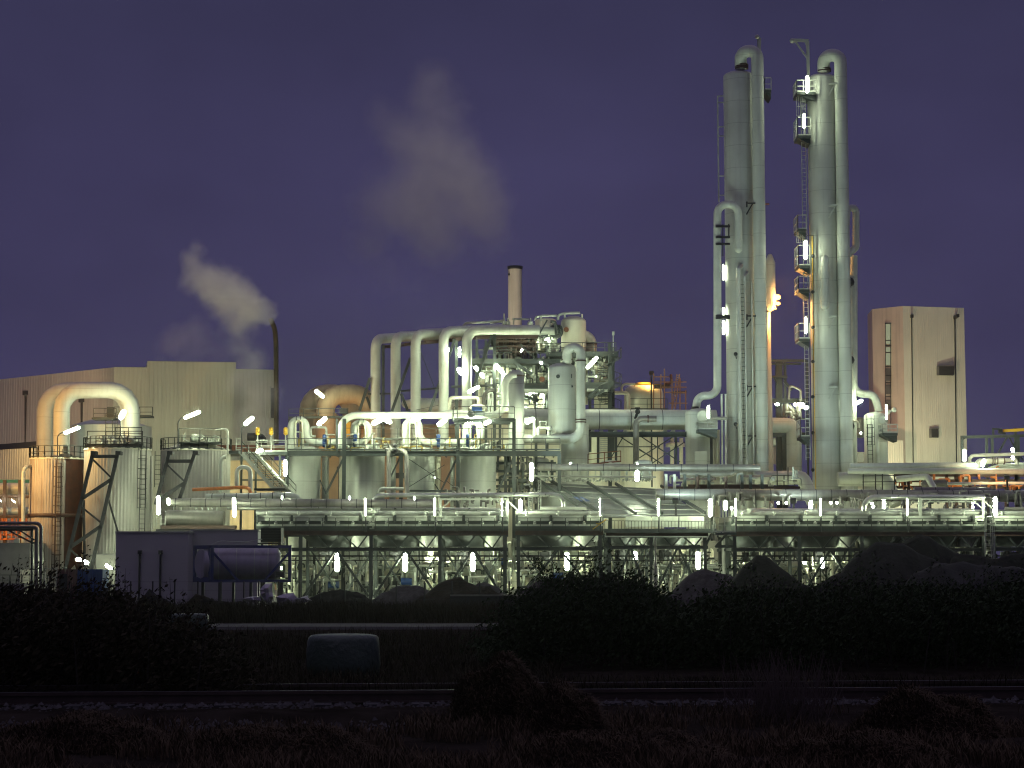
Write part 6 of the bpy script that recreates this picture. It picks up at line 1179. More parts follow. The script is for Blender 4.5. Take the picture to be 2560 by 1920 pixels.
flood(Vector((X(238, 1130, 197), 198.5, Z(1122, 198))), W(270, 1070, 210), 1500, WHT, 140, 'added fill floodlight between the tanks aimed at the cone roof tank')  # added to brighten the cone roof tank
flood(Vector((X(840, 1110, 205), 209, 12)), W(860, 990, 217), 1200, SOD, 120, 'sodium floodlight below the brown arched ducts', LAMPS)
flood(Vector((X(1628, 930, 211), 211, Z(934, 211))), W(1612, 975, 214), 1500, (1, .55, .12), 90, 'sodium floodlight above the cream domed tank', LAMPS, base=10)
flood(Vector((X(1650, 1150, 206), 207, 5)), W(1610, 1060, 214), 2600, WHT, 120, 'floodlight at the foot of the cream domed tank')
flood(Vector((X(1450, 1150, 206), 212, 5)), W(1530, 1110, 218), 1500, WHT, 120, 'floodlight before the bright cream wall')
flood(Vector((X(2340, 1160, 226), 232, 3)), W(2340, 950, 251), 17000, (.95, 1, .62), 120, 'floodlight before the pale tower foot')
flood(Vector((X(2060, 1160, 226), 228, 10)), W(2185, 920, 254), 12000, (1, .64, .40), 60, 'sodium floodlight behind the davit column aimed at the tower side', LAMPS)
flood(Vector((X(1180, 1160, 226), 228, 14)), W(1290, 740, 246), 17000, (1, .90, .66), 90, 'sodium floodlight aimed at the chimney', LAMPS)
flood(Vector((X(1690, 1160, 172), 172.5, Z(1250, 172))), W(1850, 760, 200), 6200, (.72, 1, .96), 84, 'floodlight on the rack top aimed up the first tall column', s=.2, base=4.5)
flood(Vector((X(1985, 1160, 172), 172.5, Z(1250, 172))), W(2050, 760, 200), 5200, (.76, 1, .92), 84, 'floodlight on the rack top aimed up the davit column', s=.2, base=4.5)
flood(Vector((X(1322, 1160, 176), 176, Z(1214, 176))), W(1850, 560, 200), 3800, (.72, 1, .96), 80, 'added fill floodlight beside the ladder stand aimed at the first tall column', s=.2, base=6)  # added fill so the column is lit from more directions
flood(Vector((X(2330, 1160, 172), 173, Z(1250, 172))), W(2060, 560, 200), 3800, (.76, 1, .92), 80, 'added fill floodlight on the rack beyond the columns aimed at the davit column', s=.2, base=4.5)  # added fill from the other side of the davit column
flood(Vector((X(1080, 1160, 180), 196, 12.6)), W(1100, 900, 205), 1800, WHT, 120, 'floodlight on the deck aimed at the tall arch pipes', base=11)
flood(Vector((X(1285, 985, 204), 204, Z(985, 204))), W(1270, 950, 214), 3200, WHT, 150, 'added fill light inside the reactor structure aimed at the cream panels', base=Z(1030, 207))  # added to brighten the cream panels behind the piping
flood(Vector((X(1338, 990, 204), 204, Z(990, 204))), W(1345, 945, 215), 3200, WHT, 150, 'added fill light inside the reactor structure near the round hatch', base=Z(1030, 207))  # added fill for the panels near the hatch
flood(Vector((X(1100, 1160, 200), 212, 3)), W(960, 1120, 226), 2600, (1, .6, .34), 140, 'sodium floodlight behind the round vessels aimed at the brown building', LAMPS)
flood(Vector((X(2560, 1240, 180), 186, 10)), W(2520, 1160, 196), 1300, (1, .6, .3), 120, 'sodium floodlight under the crane gantry', LAMPS, base=7)
# ---------------- fence, heaps, debris ----------------
fx = [26, 75, 123, 174, 224, 275, 327, 382, 437, 495, 553, 610, 647, 696, 750, 800, 862, 930, 991, 1061, 1130, 1199, 1273, 1350]
t = T('wire_fence', 'sparse wire mesh fence on thin dark posts in front of the works', 'fence', loc=Vector((-10, 128, GZ)))
for x in fx: p = W(x, 1453, 128); t.p('post', DARK).bar((p.x, 128, GZ-.2), p, .09)
b = t.p('wire', DARK)
for z in (.55, 0, -.6): b.bar((X(0, 1450, 128), 128, z), (X(1360, 1450, 128), 128, z), .012)
def heap(name, lab, prof, Y, m, dep=.8, group=None, cat='heap', rough=.12):
    """a heap whose ridge follows prof [(px,py)...] with real depth"""
    t = T(name, lab, cat, group); b = t.me(m)
    pts = [W(x, y, Y) for x, y in prof]; zs = min(p.z for p in pts)
    n = 26; vs = []; xs_ = []
    L0, L1 = pts[0].x, pts[-1].x; nx = max(20, int((L1-L0)*3.5))
    def top(x):
        for a, c in zip(pts, pts[1:]):
            if a.x <= x <= c.x: u = (x-a.x)/(c.x-a.x+1e-9); u = u*u*(3-2*u)*.3+u*.7; return a.z+(c.z-a.z)*u
        return zs
    zb = GZ-.2 if Y > 110 else gz((pts[0].x+pts[-1].x)/2, Y)-.35; H = max(p.z for p in pts)-zb; D = H*1.35
    for j in range(n+1):
        v = -1+2*j/n
        for i in range(nx+1):
            x = L0+(L1-L0)*i/nx; h = (top(x)-zb)
            f = max(0, 1-abs(v)*1.0); f = min(1, f*1.06)
            z = zb+h*(f if abs(v) > .08 else 1-abs(v)*.5)
            yy = Y+v*D*dep*(.4+.6*h/H)
            nz_ = hsh(x*2.3+Y, yy*2.1)*rough*1.6+hsh(x*.8+3, yy*.9)*rough*1.6+random.uniform(-1, 1)*rough*.5
            vs.append((x, yy, z+nz_*(.45 if abs(v) < .1 else 1)))
    b.add(vs, [(j*(nx+1)+i, j*(nx+1)+i+1, (j+1)*(nx+1)+i+1, (j+1)*(nx+1)+i) for j in range(n) for i in range(nx)], True)
    return t
GRAV = mat('purplish_gravel', (.05, .041, .049), .95, 0, .35, 3, bump=.5, bscale=6, spec=.2)
EARTH = mat('brown_earth', (.020, .013, .009), .95, 0, .35, 2.5, bump=.6, bscale=5, spec=.2)
DKEARTH = mat('blackish_earth', (.010, .009, .010), .95, 0, .4, 2, bump=.6, bscale=4, spec=.2)
GREYE = mat('grey_spoil', (.016, .015, .017), .95, 0, .4, 1.6, bump=.6, bscale=4, spec=.2)
G = 'soil and gravel heaps'
heap('soil_heap', 'small dark heap in front of the first rack bay', [(770, 1500), (800, 1482), (828, 1469), (848, 1470), (890, 1480), (930, 1500)], 138, DKEARTH, group=G)
heap('gravel_heap', 'flat purplish gravel heap between the small dark heap and the brown one', [(930, 1500), (960, 1477), (1000, 1463), (1045, 1463), (1080, 1478), (1110, 1500)], 139, GRAV, group=G)
heap('soil_heap', 'pointed brown heap below the third glaring lamp', [(1030, 1505), (1060, 1488), (1095, 1460), (1130, 1442), (1150, 1441), (1175, 1454), (1210, 1468), (1270, 1500)], 130, EARTH, group=G)
heap('gravel_heap', 'small purplish gravel heap half hidden behind the brown heap', [(1170, 1500), (1195, 1459), (1215, 1456), (1245, 1468), (1280, 1500)], 140, GRAV, group=G)
heap('gravel_heap', 'purplish gravel heap just before the bushes', [(1265, 1500), (1300, 1474), (1340, 1452), (1370, 1448), (1410, 1466), (1450, 1500)], 138, GRAV, group=G)
heap('gravel_heap', 'biggest purple gravel heap, under the lamp beyond the bushes', [(1655, 1500), (1690, 1465), (1735, 1432), (1760, 1426), (1790, 1428), (1830, 1440), (1900, 1500)], 136, GRAV, group=G)
heap('soil_heap', 'dark flat topped heap between the purple heap and the long grey one', [(1790, 1500), (1830, 1452), (1875, 1405), (1890, 1391), (1920, 1390), (1932, 1400), (1975, 1438), (2010, 1462), (2060, 1500)], 126, DKEARTH, group=G)
heap('spoil_heap', 'long tall grey spoil heap reaching over the lower beams of the rack', [(2010, 1500), (2040, 1462), (2090, 1435), (2150, 1385), (2190, 1356), (2230, 1351), (2260, 1357), (2320, 1395), (2400, 1430), (2560, 1460), (2700, 1500)], 122, GREYE, group=G)
heap('soil_heap', 'black rounded heap rising behind the long tall grey one', [(2180, 1500), (2252, 1362), (2275, 1345), (2302, 1334), (2325, 1337), (2350, 1360), (2400, 1383), (2430, 1400), (2620, 1500)], 134, DKEARTH, group=G)
heap('soil_bank', 'long dark flat bank behind the grey heap at the frame edge', [(2360, 1500), (2380, 1392), (2430, 1384), (2480, 1392), (2520, 1384), (2600, 1383), (2760, 1390), (2800, 1500)], 130, DKEARTH, group=G)
heap('spoil_heap', 'low pale dusted spoil ridge before the dark bank', [(2230, 1500), (2290, 1425), (2340, 1411), (2400, 1405), (2450, 1410), (2520, 1420), (2640, 1440), (2700, 1500)], 116, mat('pale_dusted_spoil', (.013, .012, .015), .95, 0, .7, 1.2, bump=.6, bscale=4), group=G)
for i, (a, top, e, y, m) in enumerate(((-40, 1504, 240, 82, DKEARTH), (180, 1499, 370, 85, GREYE), (290, 1489, 470, 84, GREYE), (420, 1502, 660, 81, DKEARTH), (430, 1482, 560, 87, EARTH), (660, 1508, 1080, 83, DKEARTH))):
    heap('rubble_mound', ('low dark rubble mound at the frame edge below the pipe portal', 'greyish rubble mound before the blue container', 'grey rubble mound at the foot of the pale blank building', 'low dark mound in front of the tank container', 'brown rubble mound beside the pale building drainpipes', 'low dark weedy mound under the first gravel heaps')[i], [(a, 1545), (a+(e-a)*.25, (top+1535)/2), (a+(e-a)*.45, top), (a+(e-a)*.6, top+4), (a+(e-a)*.8, (top+1530)/2), (e, 1545)], y, m, .5, 'rubble mounds', 'mound', .16)
PLAST = mat('crumpled_white_sheeting', (.36, .33, .40), .5, 0, .15, 3)
for i, (pts, lab) in enumerate((([(655, 1475), (680, 1465), (683, 1500), (672, 1525), (660, 1510), (650, 1492)], 'upright crumpled sheet of white plastic below the tank container'), ([(690, 1500), (735, 1490), (745, 1503), (738, 1522), (700, 1524)], 'broad crumpled white sheet lying beside the upright one'), ([(605, 1505), (650, 1499), (655, 1509), (620, 1512)], 'flat strip of white sheeting behind the fence posts'), ([(735, 1505), (770, 1496), (780, 1510), (745, 1517)], 'small crumpled white scrap nearest the first gravel heap'))):
    t = T('plastic_sheet', lab, 'plastic sheet', 'scraps of white sheeting'); b = t.me(PLAST); Yq = 112
    P = [W(x, y-8, Yq+random.uniform(-.3, .3)) for x, y in pts]; c = sum(P, Vector())/len(P)+Vector((0, -.5, .1)); c2 = c+Vector((0, .7, 0)); n = len(P); ring = []
    for k in range(n): ring += [P[k], P[k].lerp(P[(k+1) % n], .5)+Vector((random.uniform(-.12, .12), random.uniform(-.3, .3), random.uniform(-.12, .12)))]
    m_ = len(ring); mid = [p.lerp(c, .5)+Vector((0, random.uniform(-.35, .1), 0)) for p in ring]
    b.add(ring+mid+[c, c2], [(k, (k+1) % m_, m_+(k+1) % m_, m_+k) for k in range(m_)]+[(m_+k, m_+(k+1) % m_, 2*m_) for k in range(m_)]+[((k+1) % m_, k, 2*m_+1) for k in range(m_)])
t = T('long_dark_trough', 'long dark box trough with a pale edge below the brown heap', 'trough', loc=W(1230, 1525, 100)); t.p('body', DARK).box(X(1125, 1500, 100), X(1375, 1500, 100), 100, 101.2, -1.5, Z(1489, 100)); t.p('rim', DULL).bar(W(1125, 1488.5, 100), W(1375, 1488.5, 100), .08)
# ---------------- bales ----------------
BALE = mat('pale_green_bale_wrap', (.032, .055, .043), .5, 0, .15, 4, bump=.3, bscale=10)
def bale(x0, x1, yt, yb, Y, lab):
    t = T('wrapped_bale', lab, 'bale', 'plastic wrapped bales'); b = t.me(BALE)
    p, q = W(x0, yb, Y), W(x1, yt, Y); w = q.x-p.x; xc = (p.x+q.x)/2; zc0, zc1 = p.z, q.z; r = w/2*.96
    prof = [(.01, zc0)]+[(r*k, zc0+h*(zc1-zc0)) for k, h in ((.9, .0), (.98, .05), (1.03, .3), (1.02, .6), (.99, .85), (.965, .93), (.90, .98), (.75, 1.0), (.4, 1.01))]+[(.01, zc1+.01)]
    n = 40; vs = []
    for rr, z in prof:
        for j in range(n):
            a = 2*math.pi*j/n; k = 1+.012*math.sin(5*a+z*9)+.008*math.sin(13*a); vs.append((xc+rr*k*math.cos(a), Y+rr*k*math.sin(a), z))
    b.add(vs, [(i*n+j, i*n+(j+1) % n, (i+1)*n+(j+1) % n, (i+1)*n+j) for i in range(len(prof)-1) for j in range(n)], True)
bale(764, 952, 1586, 1692, 33.5, 'pale green plastic wrapped bale standing beyond the railway')
bale(417, 524, 1534, 1575, 54, 'farther pale wrapped bale beside the gravel road')
# ---------------- vegetation ----------------
LEAF = mat('dark_green_leaves', (.018, .032, .011), .7, 0, .5, 3, spec=.12)
LEAF2 = mat('dry_brown_leaves', (.026, .022, .012), .8, 0, .5, 3, spec=.1)
STRAW = mat('dry_straw', (.070, .050, .030), .9, 0, .5, 5, spec=.2)
TWIG = mat('dark_twigs', (.02, .016, .012), .8)
def leafq(b, p, s, rnd=random):
    a = Vector((rnd.gauss(0, 1), rnd.gauss(0, 1), rnd.gauss(0, 1))).normalized(); c = a.orthogonal().normalized(); q = a.cross(c)
    o = len(b.v); b.v += [tuple(p-c*s), tuple(p+q*s*.45), tuple(p+c*s), tuple(p-q*s*.45)]; b.f.append((o, o+1, o+2, o+3)); b.sm.append(False); b.mi.append(b.m)
def interp(prof, x):
    for (a, ya), (c, yc) in zip(prof, prof[1:]):
        if a <= x <= c: return ya+(yc-ya)*(x-a)/(c-a)
    return prof[-1][1] if x > prof[-1][0] else prof[0][1]
def shrub_mesh(h, w, nleaf, m, stems=9, seed=1, spiky=.4):
    rnd = random.Random(seed); L = B(); S = B()
    for k in range(stems):
        a = rnd.uniform(0, 6.28); lean = rnd.uniform(.1, 1)*w*.5; hh = h*rnd.uniform(.55, 1.0)
        p0 = Vector((rnd.uniform(-.1, .1)*w, rnd.uniform(-.1, .1)*w, -.1)); p1 = Vector((math.cos(a)*lean*.5, math.sin(a)*lean*.5, hh*.55)); p2 = Vector((math.cos(a)*lean, math.sin(a)*lean, hh))
        S.sweep([p0, p1, p2], [.02, .013, .004], 5, False)
        for i in range(nleaf//stems):
            u = rnd.uniform(.08, 1)**.8; p = (p0.lerp(p1, u*2) if u < .5 else p1.lerp(p2, u*2-1)); sp = w*.22*(1.15-u*spiky*1.6)
            leafq(L, p+Vector((rnd.gauss(0, sp), rnd.gauss(0, sp), rnd.gauss(0, sp*.6))), rnd.uniform(.028, .06), rnd)
    return L, S
shr = []
def shrub(px, py_top, Y, lab, group, w=1.6, n=1700, m=None, seed=1, stems=9, spiky=.4):
    t = T('shrub', lab, 'shrub', group); z1 = Z(py_top, Y); g = gz(X(px, py_top, Y), Y); L, S = shrub_mesh(z1-g, w, n, m, stems, seed, spiky)
    x = X(px, py_top, Y); o = Vector((x, Y, g))
    for nm, b, mm in (('foliage', L, m or LEAF), ('stems', S, TWIG)):
        bb = t.p(nm, mm); bb.add([tuple(Vector(v)+o) for v in b.v], b.f, False)
prof_r = [(1180, 1640), (1240, 1600), (1290, 1545), (1330, 1500), (1380, 1480), (1440, 1472), (1500, 1468), (1560, 1470), (1620, 1486), (1660, 1530), (1700, 1545), (1760, 1525), (1850, 1505), (1950, 1500), (2050, 1505), (2150, 1480), (2250, 1500), (2350, 1492), (2450, 1498), (2560, 1480), (2700, 1480)]
prof_l = [(-150, 1500), (0, 1508), (60, 1512), (120, 1506), (200, 1512), (250, 1508), (330, 1550), (400, 1570), (470, 1590), (540, 1660), (600, 1730), (640, 1790)]
def thicket(name, lab, prof, x0, x1, Ya, Yb, n, m, seed, sz=(.03, .07)):
    rnd = random.Random(seed); t = T(name, lab, 'undergrowth', kind='stuff'); b = t.me([m, TWIG])
    cl = []
    for i in range(int(n/55)):
        px = rnd.uniform(x0, x1); Y = rnd.uniform(Ya, Yb); top = interp(prof, px); x = X(px, top, Y); zt_ = Z(top, Y)+rnd.uniform(-.25, .10)+.10*hsh(x*1.9, Y)+.06*math.sin(x*6.1); g = gz(x, Y)
        zc = g+(zt_-g)*math.sqrt(rnd.random()); s = rnd.uniform(.12, .34)
        for k in range(55): leafq(b, Vector((x+rnd.gauss(0, s), Y+rnd.gauss(0, s), min(zt_+.15, zc+rnd.gauss(0, s*.8)))), rnd.uniform(*sz), rnd)
    for i in range(n//260):
        px = rnd.uniform(x0, x1); Y = rnd.uniform(Ya, Yb); top = interp(prof, px); x = X(px, top, Y); hh = rnd.uniform(.2, .75)*(1 if rnd.random() < .7 else 1.5); p0 = Vector((x, Y, Z(top, Y)-.2)); p1 = p0+Vector((rnd.gauss(0, .18), 0, hh))
        b.m = 1; b.sweep([p0, p1], [.008, .003], 3, False); b.m = 0
        for k in range(int(26*hh)+6): u = rnd.random(); leafq(b, p0.lerp(p1, u)+Vector((rnd.gauss(0, .05), rnd.gauss(0, .05), 0)), rnd.uniform(.02, .05), rnd)
    b.m = 1
    for i in range(n//400):
        px = rnd.uniform(x0, x1); Y = rnd.uniform(Ya, Yb); top = interp(prof, px); x = X(px, top, Y); g = gz(x, Y); p0 = Vector((x, Y, g)); p1 = Vector((x+rnd.gauss(0, .2), Y, Z(top, Y)+rnd.uniform(-.2, .32))); b.sweep([p0, p1], [.014, .004], 4, False)
thicket('bush_thicket', 'dense dark green thicket of bushes beyond the railway', prof_r, 1220, 2640, 36, 47, 125000, LEAF, 3)
thicket('weed_thicket', 'dark tangled thicket of weeds and bushes on this side of the railway', prof_l, -120, 620, 27.5, 38, 70000, LEAF2, 5)
G = 'shrubs rising out of the thicket'
for i, (px, py, Y, w, st, sk, lab) in enumerate(((1352, 1440, 44, 1.5, 8, .7, 'leaning shrub at the near end of the thicket with a long arching shoot'), (1392, 1442, 43, 1.1, 7, .7, 'bushy shrub before the glaring lamp above the bushes'), (1452, 1430, 45, 1.3, 9, .9, 'feathery shrub just after the glaring lamp above the bushes'), (1538, 1418, 44, 1.0, 9, 1.1, 'spiky tall stemmed shrub under the sloping roof lamp'), (1590, 1425, 43.5, .9, 9, 1.1, 'spiky tall stemmed shrub before the stout round column'), (1628, 1438, 44, 1.0, 7, .9, 'small spiky shrub at the edge of the purple heap'), (1800, 1445, 43, 1.2, 7, .7, 'loose shrub between the purple heap and the dark flat heap'), (1890, 1468, 42, 1.3, 7, .5, 'low rounded shrub in front of the dark flat topped heap'), (2148, 1440, 42, 1.0, 7, .7, 'shrub with an upright tip in front of the long grey heap'), (2318, 1455, 42, 1.3, 8, .5, 'rounded shrub in front of the pale dusted ridge'), (2480, 1462, 41, 1.5, 8, .5, 'wide shrub at the frame edge before the dark bank'))):
    shrub(px, py, Y, lab, G, w, 1900, LEAF, 20+i, st, sk)
t = T('arching_shoot', 'long leafy shoot arching over the lower rack in front of the lamps', 'shoot'); b = t.p('stem', TWIG); pts = [W(x, y, 43) for x, y in ((1410, 1500), (1372, 1462), (1350, 1420), (1336, 1398))]; b.sweep(pts, [.02, .015, .01, .004], 6); L = t.p('leaves', LEAF)
for i in range(260):
    u = random.random()*3*.999; k = int(u); p = pts[k].lerp(pts[k+1], u-k); leafq(L, p+Vector((random.gauss(0, .07), random.gauss(0, .07), random.gauss(0, .07))), random.uniform(.025, .05))
for i, (px, py, Y, w, lab) in enumerate(((20, 1492, 36, 1.5, 'dark bush at the frame edge under the pipe portal'), (72, 1480, 35, .8, 'small pointed bush under the rusty tank foot'), (245, 1478, 36, 1.0, 'upright bush before the blue container'), (270, 1492, 35, 1.1, 'round bush at the corner of the pale blank building'), (415, 1548, 32, 1.3, 'low bush hiding the farther bale'), (560, 1650, 29.5, 1.1, 'lowest bush at the near end of the visible rails'))):
    shrub(px, py, Y, lab, 'bushes on this side of the railway', w, 1500, (LEAF, LEAF2)[i % 2], 60+i, 8, .6)
def grass(name, lab, x0, x1, Ya, Yb, n, h, m, seed, kind='stuff', cond=None):
    rnd = random.Random(seed); t = T(name, lab, 'grass', kind=kind); b = t.me(m)
    for i in range(n):
        Y = rnd.uniform(Ya, Yb); px = rnd.uniform(x0, x1); x = (px-1280)/F*Y
        if cond and not cond(x, Y): continue
        g = gz(x, Y)-.02; hh = h*rnd.uniform(.4, 1.3); a = rnd.uniform(0, 6.28); l = hh*rnd.uniform(.15, .9); w = rnd.uniform(.004, .010)
        p = Vector((x, Y, g)); d = Vector((math.cos(a), math.sin(a), 0)); s = Vector((-d.y, d.x, 0))*w
        m1 = p+d*l*.35+Vector((0, 0, hh*.65)); e = p+d*l+Vector((0, 0, hh)); o = len(b.v); b.v += [tuple(p-s), tuple(p+s), tuple(m1+s*.8), tuple(m1-s*.8), tuple(e)]; b.f += [(o, o+1, o+2, o+3), (o+3, o+2, o+4)]; b.sm += [False]*2; b.mi += [0]*2
grass('dry_grass', 'tangled dry grass on the rough verge before the railway', -60, 2620, 17, 25.6, 60000, .19, STRAW, 8, cond=lambda x, Y: Y < trk(x)-2.0 and (hsh(x*1.7, Y*1.6)+.5*hsh(x*4.1, Y*3.7) > -.1))
grass('road_weeds', 'dark weeds growing beyond the gravel road', -100, 1500, 61.5, 84, 30000, .5, LEAF2, 12)
grass('green_grass', 'dark grass growing between the railway and the road', -60, 1400, 31, 52, 22000, .30, LEAF2, 9)
grass('track_weeds', 'weeds growing over the far rail of the track', 600, 2620, 28.4, 30.5, 9000, .26, LEAF2, 10, cond=lambda x, Y: Y > trk(x)+1.1)
# straw heaps
def straw_heap(px, ytop, wpx, Y, lab, n=9000, seed=1, flat=1.0):
    rnd = random.Random(seed); t = T('dry_grass_heap', lab, 'grass heap', 'heaps of cut dry grass'); x = X(px, ytop, Y); zt_ = Z(ytop, Y); g = gz(x, Y)-.1; w = R(wpx/2, Y); h = zt_-g
    def top(u, v): q = math.sqrt(u*u+v*v); return max(0, (1-q**3.2))*(1+.10*math.sin(u*7+seed)+.08*math.sin(v*9+u*5))
    k = 26; b = t.p('core', EARTH); vs = []
    for j in range(k+1):
        for i in range(k+1):
            u, v = -1+2*i/k, -1+2*j/k; vs.append((x+u*w, Y+v*w*.7, g+h*.94*top(u, v)+rnd.uniform(-.02, .02)))
    b.add(vs, [(j*(k+1)+i, j*(k+1)+i+1, (j+1)*(k+1)+i+1, (j+1)*(k+1)+i) for j in range(k) for i in range(k)], True)
    s = t.p('straw', STRAW)
    for i in range(n):
        u, v = rnd.uniform(-1, 1), rnd.uniform(-1, 1)
        if u*u+v*v > 1: continue
        p = Vector((x+u*w, Y+v*w*.7, g+h*.94*top(u, v)+.01)); a = rnd.uniform(0, 6.28); l = rnd.uniform(.05, .16); e = p+Vector((math.cos(a)*l, math.sin(a)*l, rnd.uniform(-.06, .08))); m1 = p.lerp(e, .5)+Vector((0, 0, rnd.uniform(0, .05))); sd = Vector((-math.sin(a), math.cos(a), .3))*.005
        o = len(s.v); s.v += [tuple(p-sd), tuple(p+sd), tuple(m1+sd), tuple(m1-sd), tuple(e)]; s.f += [(o, o+1, o+2, o+3), (o+3, o+2, o+4)]; s.sm += [False]*2; s.mi += [0]*2
straw_heap(1250, 1662, 270, 24.6, 'tall block of cut dry grass standing in front of the rails', 15000, 1)
straw_heap(1400, 1725, 240, 23.8, 'low heap of dry grass leaning against the tall block', 9000, 2)
straw_heap(2310, 1738, 420, 23.6, 'wide brown heap of dry grass near the frame edge', 12000, 3)
for k, (px, py, w, Y, lab) in enumerate(((700, 1830, 520, 21.5, 'matted dry grass mound below the bale near the lower edge'), (1560, 1840, 560, 21, 'matted dry grass mound at the lower edge below the tall block'), (2150, 1850, 500, 20.5, 'matted dry grass mound at the lower edge toward the frame edge'), (200, 1800, 480, 22, 'matted dry grass mound in the lower corner under the weeds'))):
    straw_heap(px, py, w, Y, lab, 9000, 11+k)
t = T('dead_bush', 'leafless pinkish dead bush standing before the rails under the thicket', 'bush'); b = t.me(mat('dead_twigs', (.07, .05, .045), .9)); rnd = random.Random(4)
for i in range(260):
    x = X(1960+rnd.gauss(0, 60), 1700, 25.3); p = Vector((x, 25.3+rnd.gauss(0, .25), -.15)); h = rnd.uniform(.4, 1.0); e = p+Vector((rnd.gauss(0, .2), rnd.gauss(0, .1), h)); b.sweep([p, p.lerp(e, .6)+Vector((rnd.gauss(0, .04), 0, 0)), e], [.007, .005, .002], 3, False)
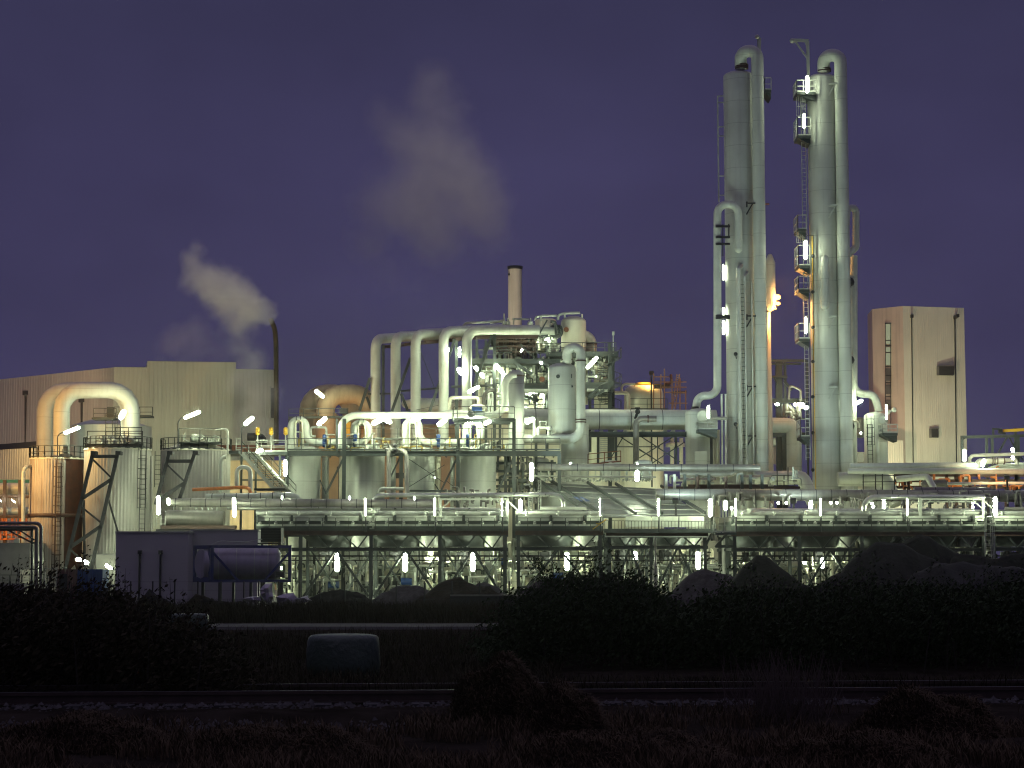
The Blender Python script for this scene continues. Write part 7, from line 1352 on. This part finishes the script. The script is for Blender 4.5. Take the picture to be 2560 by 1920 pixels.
# ---------------- steam ----------------
def steam(name, lab, Y, blobs, dens, warp=22, nsc=.22, noise=.55, seed=0):
    """one body of vapour: soft round puffs [(px, py, radius px, weight)] with ragged edges"""
    cs = [(W(x, y, Y), R(r, Y), w) for x, y, r, w in blobs]
    lo = [min(c[k]-r*1.9 for c, r, w in cs) for k in range(3)]; hi = [max(c[k]+r*1.9 for c, r, w in cs) for k in range(3)]
    m = bpy.data.materials.new(name+'_vapour'); m.use_nodes = True; nt = m.node_tree; nt.nodes.clear(); L = nt.links.new
    o = N(nt, 'ShaderNodeOutputMaterial'); v = N(nt, 'ShaderNodeVolumePrincipled'); L(v.outputs[0], o.inputs['Volume']); v.inputs['Color'].default_value = (.98, .98, .98, 1); v.inputs['Anisotropy'].default_value = 0
    g = N(nt, 'ShaderNodeNewGeometry'); n1 = N(nt, 'ShaderNodeTexNoise', noise_dimensions='4D'); n1.inputs['W'].default_value = seed; n1.inputs['Scale'].default_value = nsc; n1.inputs['Detail'].default_value = 4; n1.inputs['Roughness'].default_value = .58; L(g.outputs['Position'], n1.inputs['Vector'])
    sb = N(nt, 'ShaderNodeVectorMath', operation='SUBTRACT'); L(n1.outputs['Color'], sb.inputs[0]); sb.inputs[1].default_value = (.5, .5, .5)
    sc_ = N(nt, 'ShaderNodeVectorMath', operation='SCALE'); L(sb.outputs[0], sc_.inputs[0]); sc_.inputs[3].default_value = R(warp, Y)*4
    ps = N(nt, 'ShaderNodeVectorMath', operation='ADD'); L(g.outputs['Position'], ps.inputs[0]); L(sc_.outputs[0], ps.inputs[1])
    tot = None
    for c, r, w in cs:
        d = N(nt, 'ShaderNodeVectorMath', operation='DISTANCE'); L(ps.outputs[0], d.inputs[0]); d.inputs[1].default_value = c
        f = N(nt, 'ShaderNodeMapRange', interpolation_type='SMOOTHSTEP'); L(d.outputs['Value'], f.inputs[0]); f.inputs[1].default_value = 0; f.inputs[2].default_value = r; f.inputs[3].default_value = w; f.inputs[4].default_value = 0
        if tot is None: tot = f.outputs[0]
        else: a = N(nt, 'ShaderNodeMath', operation='ADD'); L(tot, a.inputs[0]); L(f.outputs[0], a.inputs[1]); tot = a.outputs[0]
    n2 = N(nt, 'ShaderNodeTexNoise', noise_dimensions='4D'); n2.inputs['W'].default_value = seed+7; n2.inputs['Scale'].default_value = nsc*1.6; n2.inputs['Detail'].default_value = 5; L(ps.outputs[0], n2.inputs['Vector'])
    mr = N(nt, 'ShaderNodeMapRange'); L(n2.outputs[0], mr.inputs[0]); mr.inputs[1].default_value = .35; mr.inputs[2].default_value = .68; mr.inputs[3].default_value = 1-noise; mr.inputs[4].default_value = 1+noise*.6
    ml = N(nt, 'ShaderNodeMath', operation='MULTIPLY'); L(tot, ml.inputs[0]); L(mr.outputs[0], ml.inputs[1])
    m2 = N(nt, 'ShaderNodeMath', operation='MULTIPLY'); L(ml.outputs[0], m2.inputs[0]); m2.inputs[1].default_value = dens; L(m2.outputs[0], v.inputs['Density'])
    b = B(); b.box(lo[0], hi[0], lo[1], hi[1], lo[2], hi[2])
    ob = mesh_obj(name, b, m, Vector(((lo[0]+hi[0])/2, Y, lo[2]))); ob.location = ((lo[0]+hi[0])/2, Y, lo[2])
    ob['label'] = lab; ob['category'] = 'steam'; ob['group'] = 'drifting steam'; ob['kind'] = 'stuff'
steam('steam_plume', 'dense pale plume blown from the mouth of the bent vent pipe', 234, [(672, 794, 22, 1.6), (655, 777, 42, 1.5), (622, 765, 58, 1.2), (588, 738, 66, .9), (548, 715, 70, .7), (506, 698, 68, .6), (480, 655, 42, .45), (492, 622, 32, .3), (605, 805, 58, .5), (560, 770, 50, .4)], .95, 16, .42, .5, 1)
steam('steam_veil', 'thin veil of steam sinking in front of the hall corner', 233, [(575, 820, 40, .3), (600, 860, 46, .4), (628, 895, 58, .6), (610, 945, 70, .55), (650, 990, 66, .6), (630, 1050, 70, .5), (655, 1080, 50, .5)], .34, 18, .3, .5, 4)
steam('steam_puff', 'faint rounded puff drifting above the stepped roofline', 250, [(440, 850, 55, .6), (490, 850, 70, .7), (420, 870, 50, .5), (540, 885, 60, .4), (470, 900, 60, .5)], .28, 16, .3, .4, 3)
steam('steam_cloud', 'big faint steam cloud floating high above the arch pipes', 288, [(1090, 205, 80, .4), (1100, 270, 100, .4), (955, 295, 60, .3), (1000, 340, 95, .35), (1090, 400, 150, .55), (1160, 450, 120, .7), (1200, 520, 105, .75), (1060, 520, 130, .6), (960, 500, 110, .45), (1230, 590, 80, .4), (1100, 610, 100, .3), (920, 610, 75, .3), (960, 690, 60, .16)], .34, 26, .13, .6, 5)
t = T('haze', 'thin added haze giving the lamps a glow across the works', None, kind='stuff', loc=(0, 0, -4))  # haze put in for a glow round the lamps
hz = bpy.data.materials.new('lamp_halo_haze'); hz.use_nodes = True; nt = hz.node_tree; nt.nodes.clear()
o = N(nt, 'ShaderNodeOutputMaterial'); v = N(nt, 'ShaderNodeVolumePrincipled'); nt.links.new(v.outputs[0], o.inputs['Volume']); v.inputs['Color'].default_value = (.95, .97, 1, 1); v.inputs['Density'].default_value = .00009; v.inputs['Anisotropy'].default_value = .92
t.me(hz).box(-120, 120, -6, 310, -4, 80)
finish()
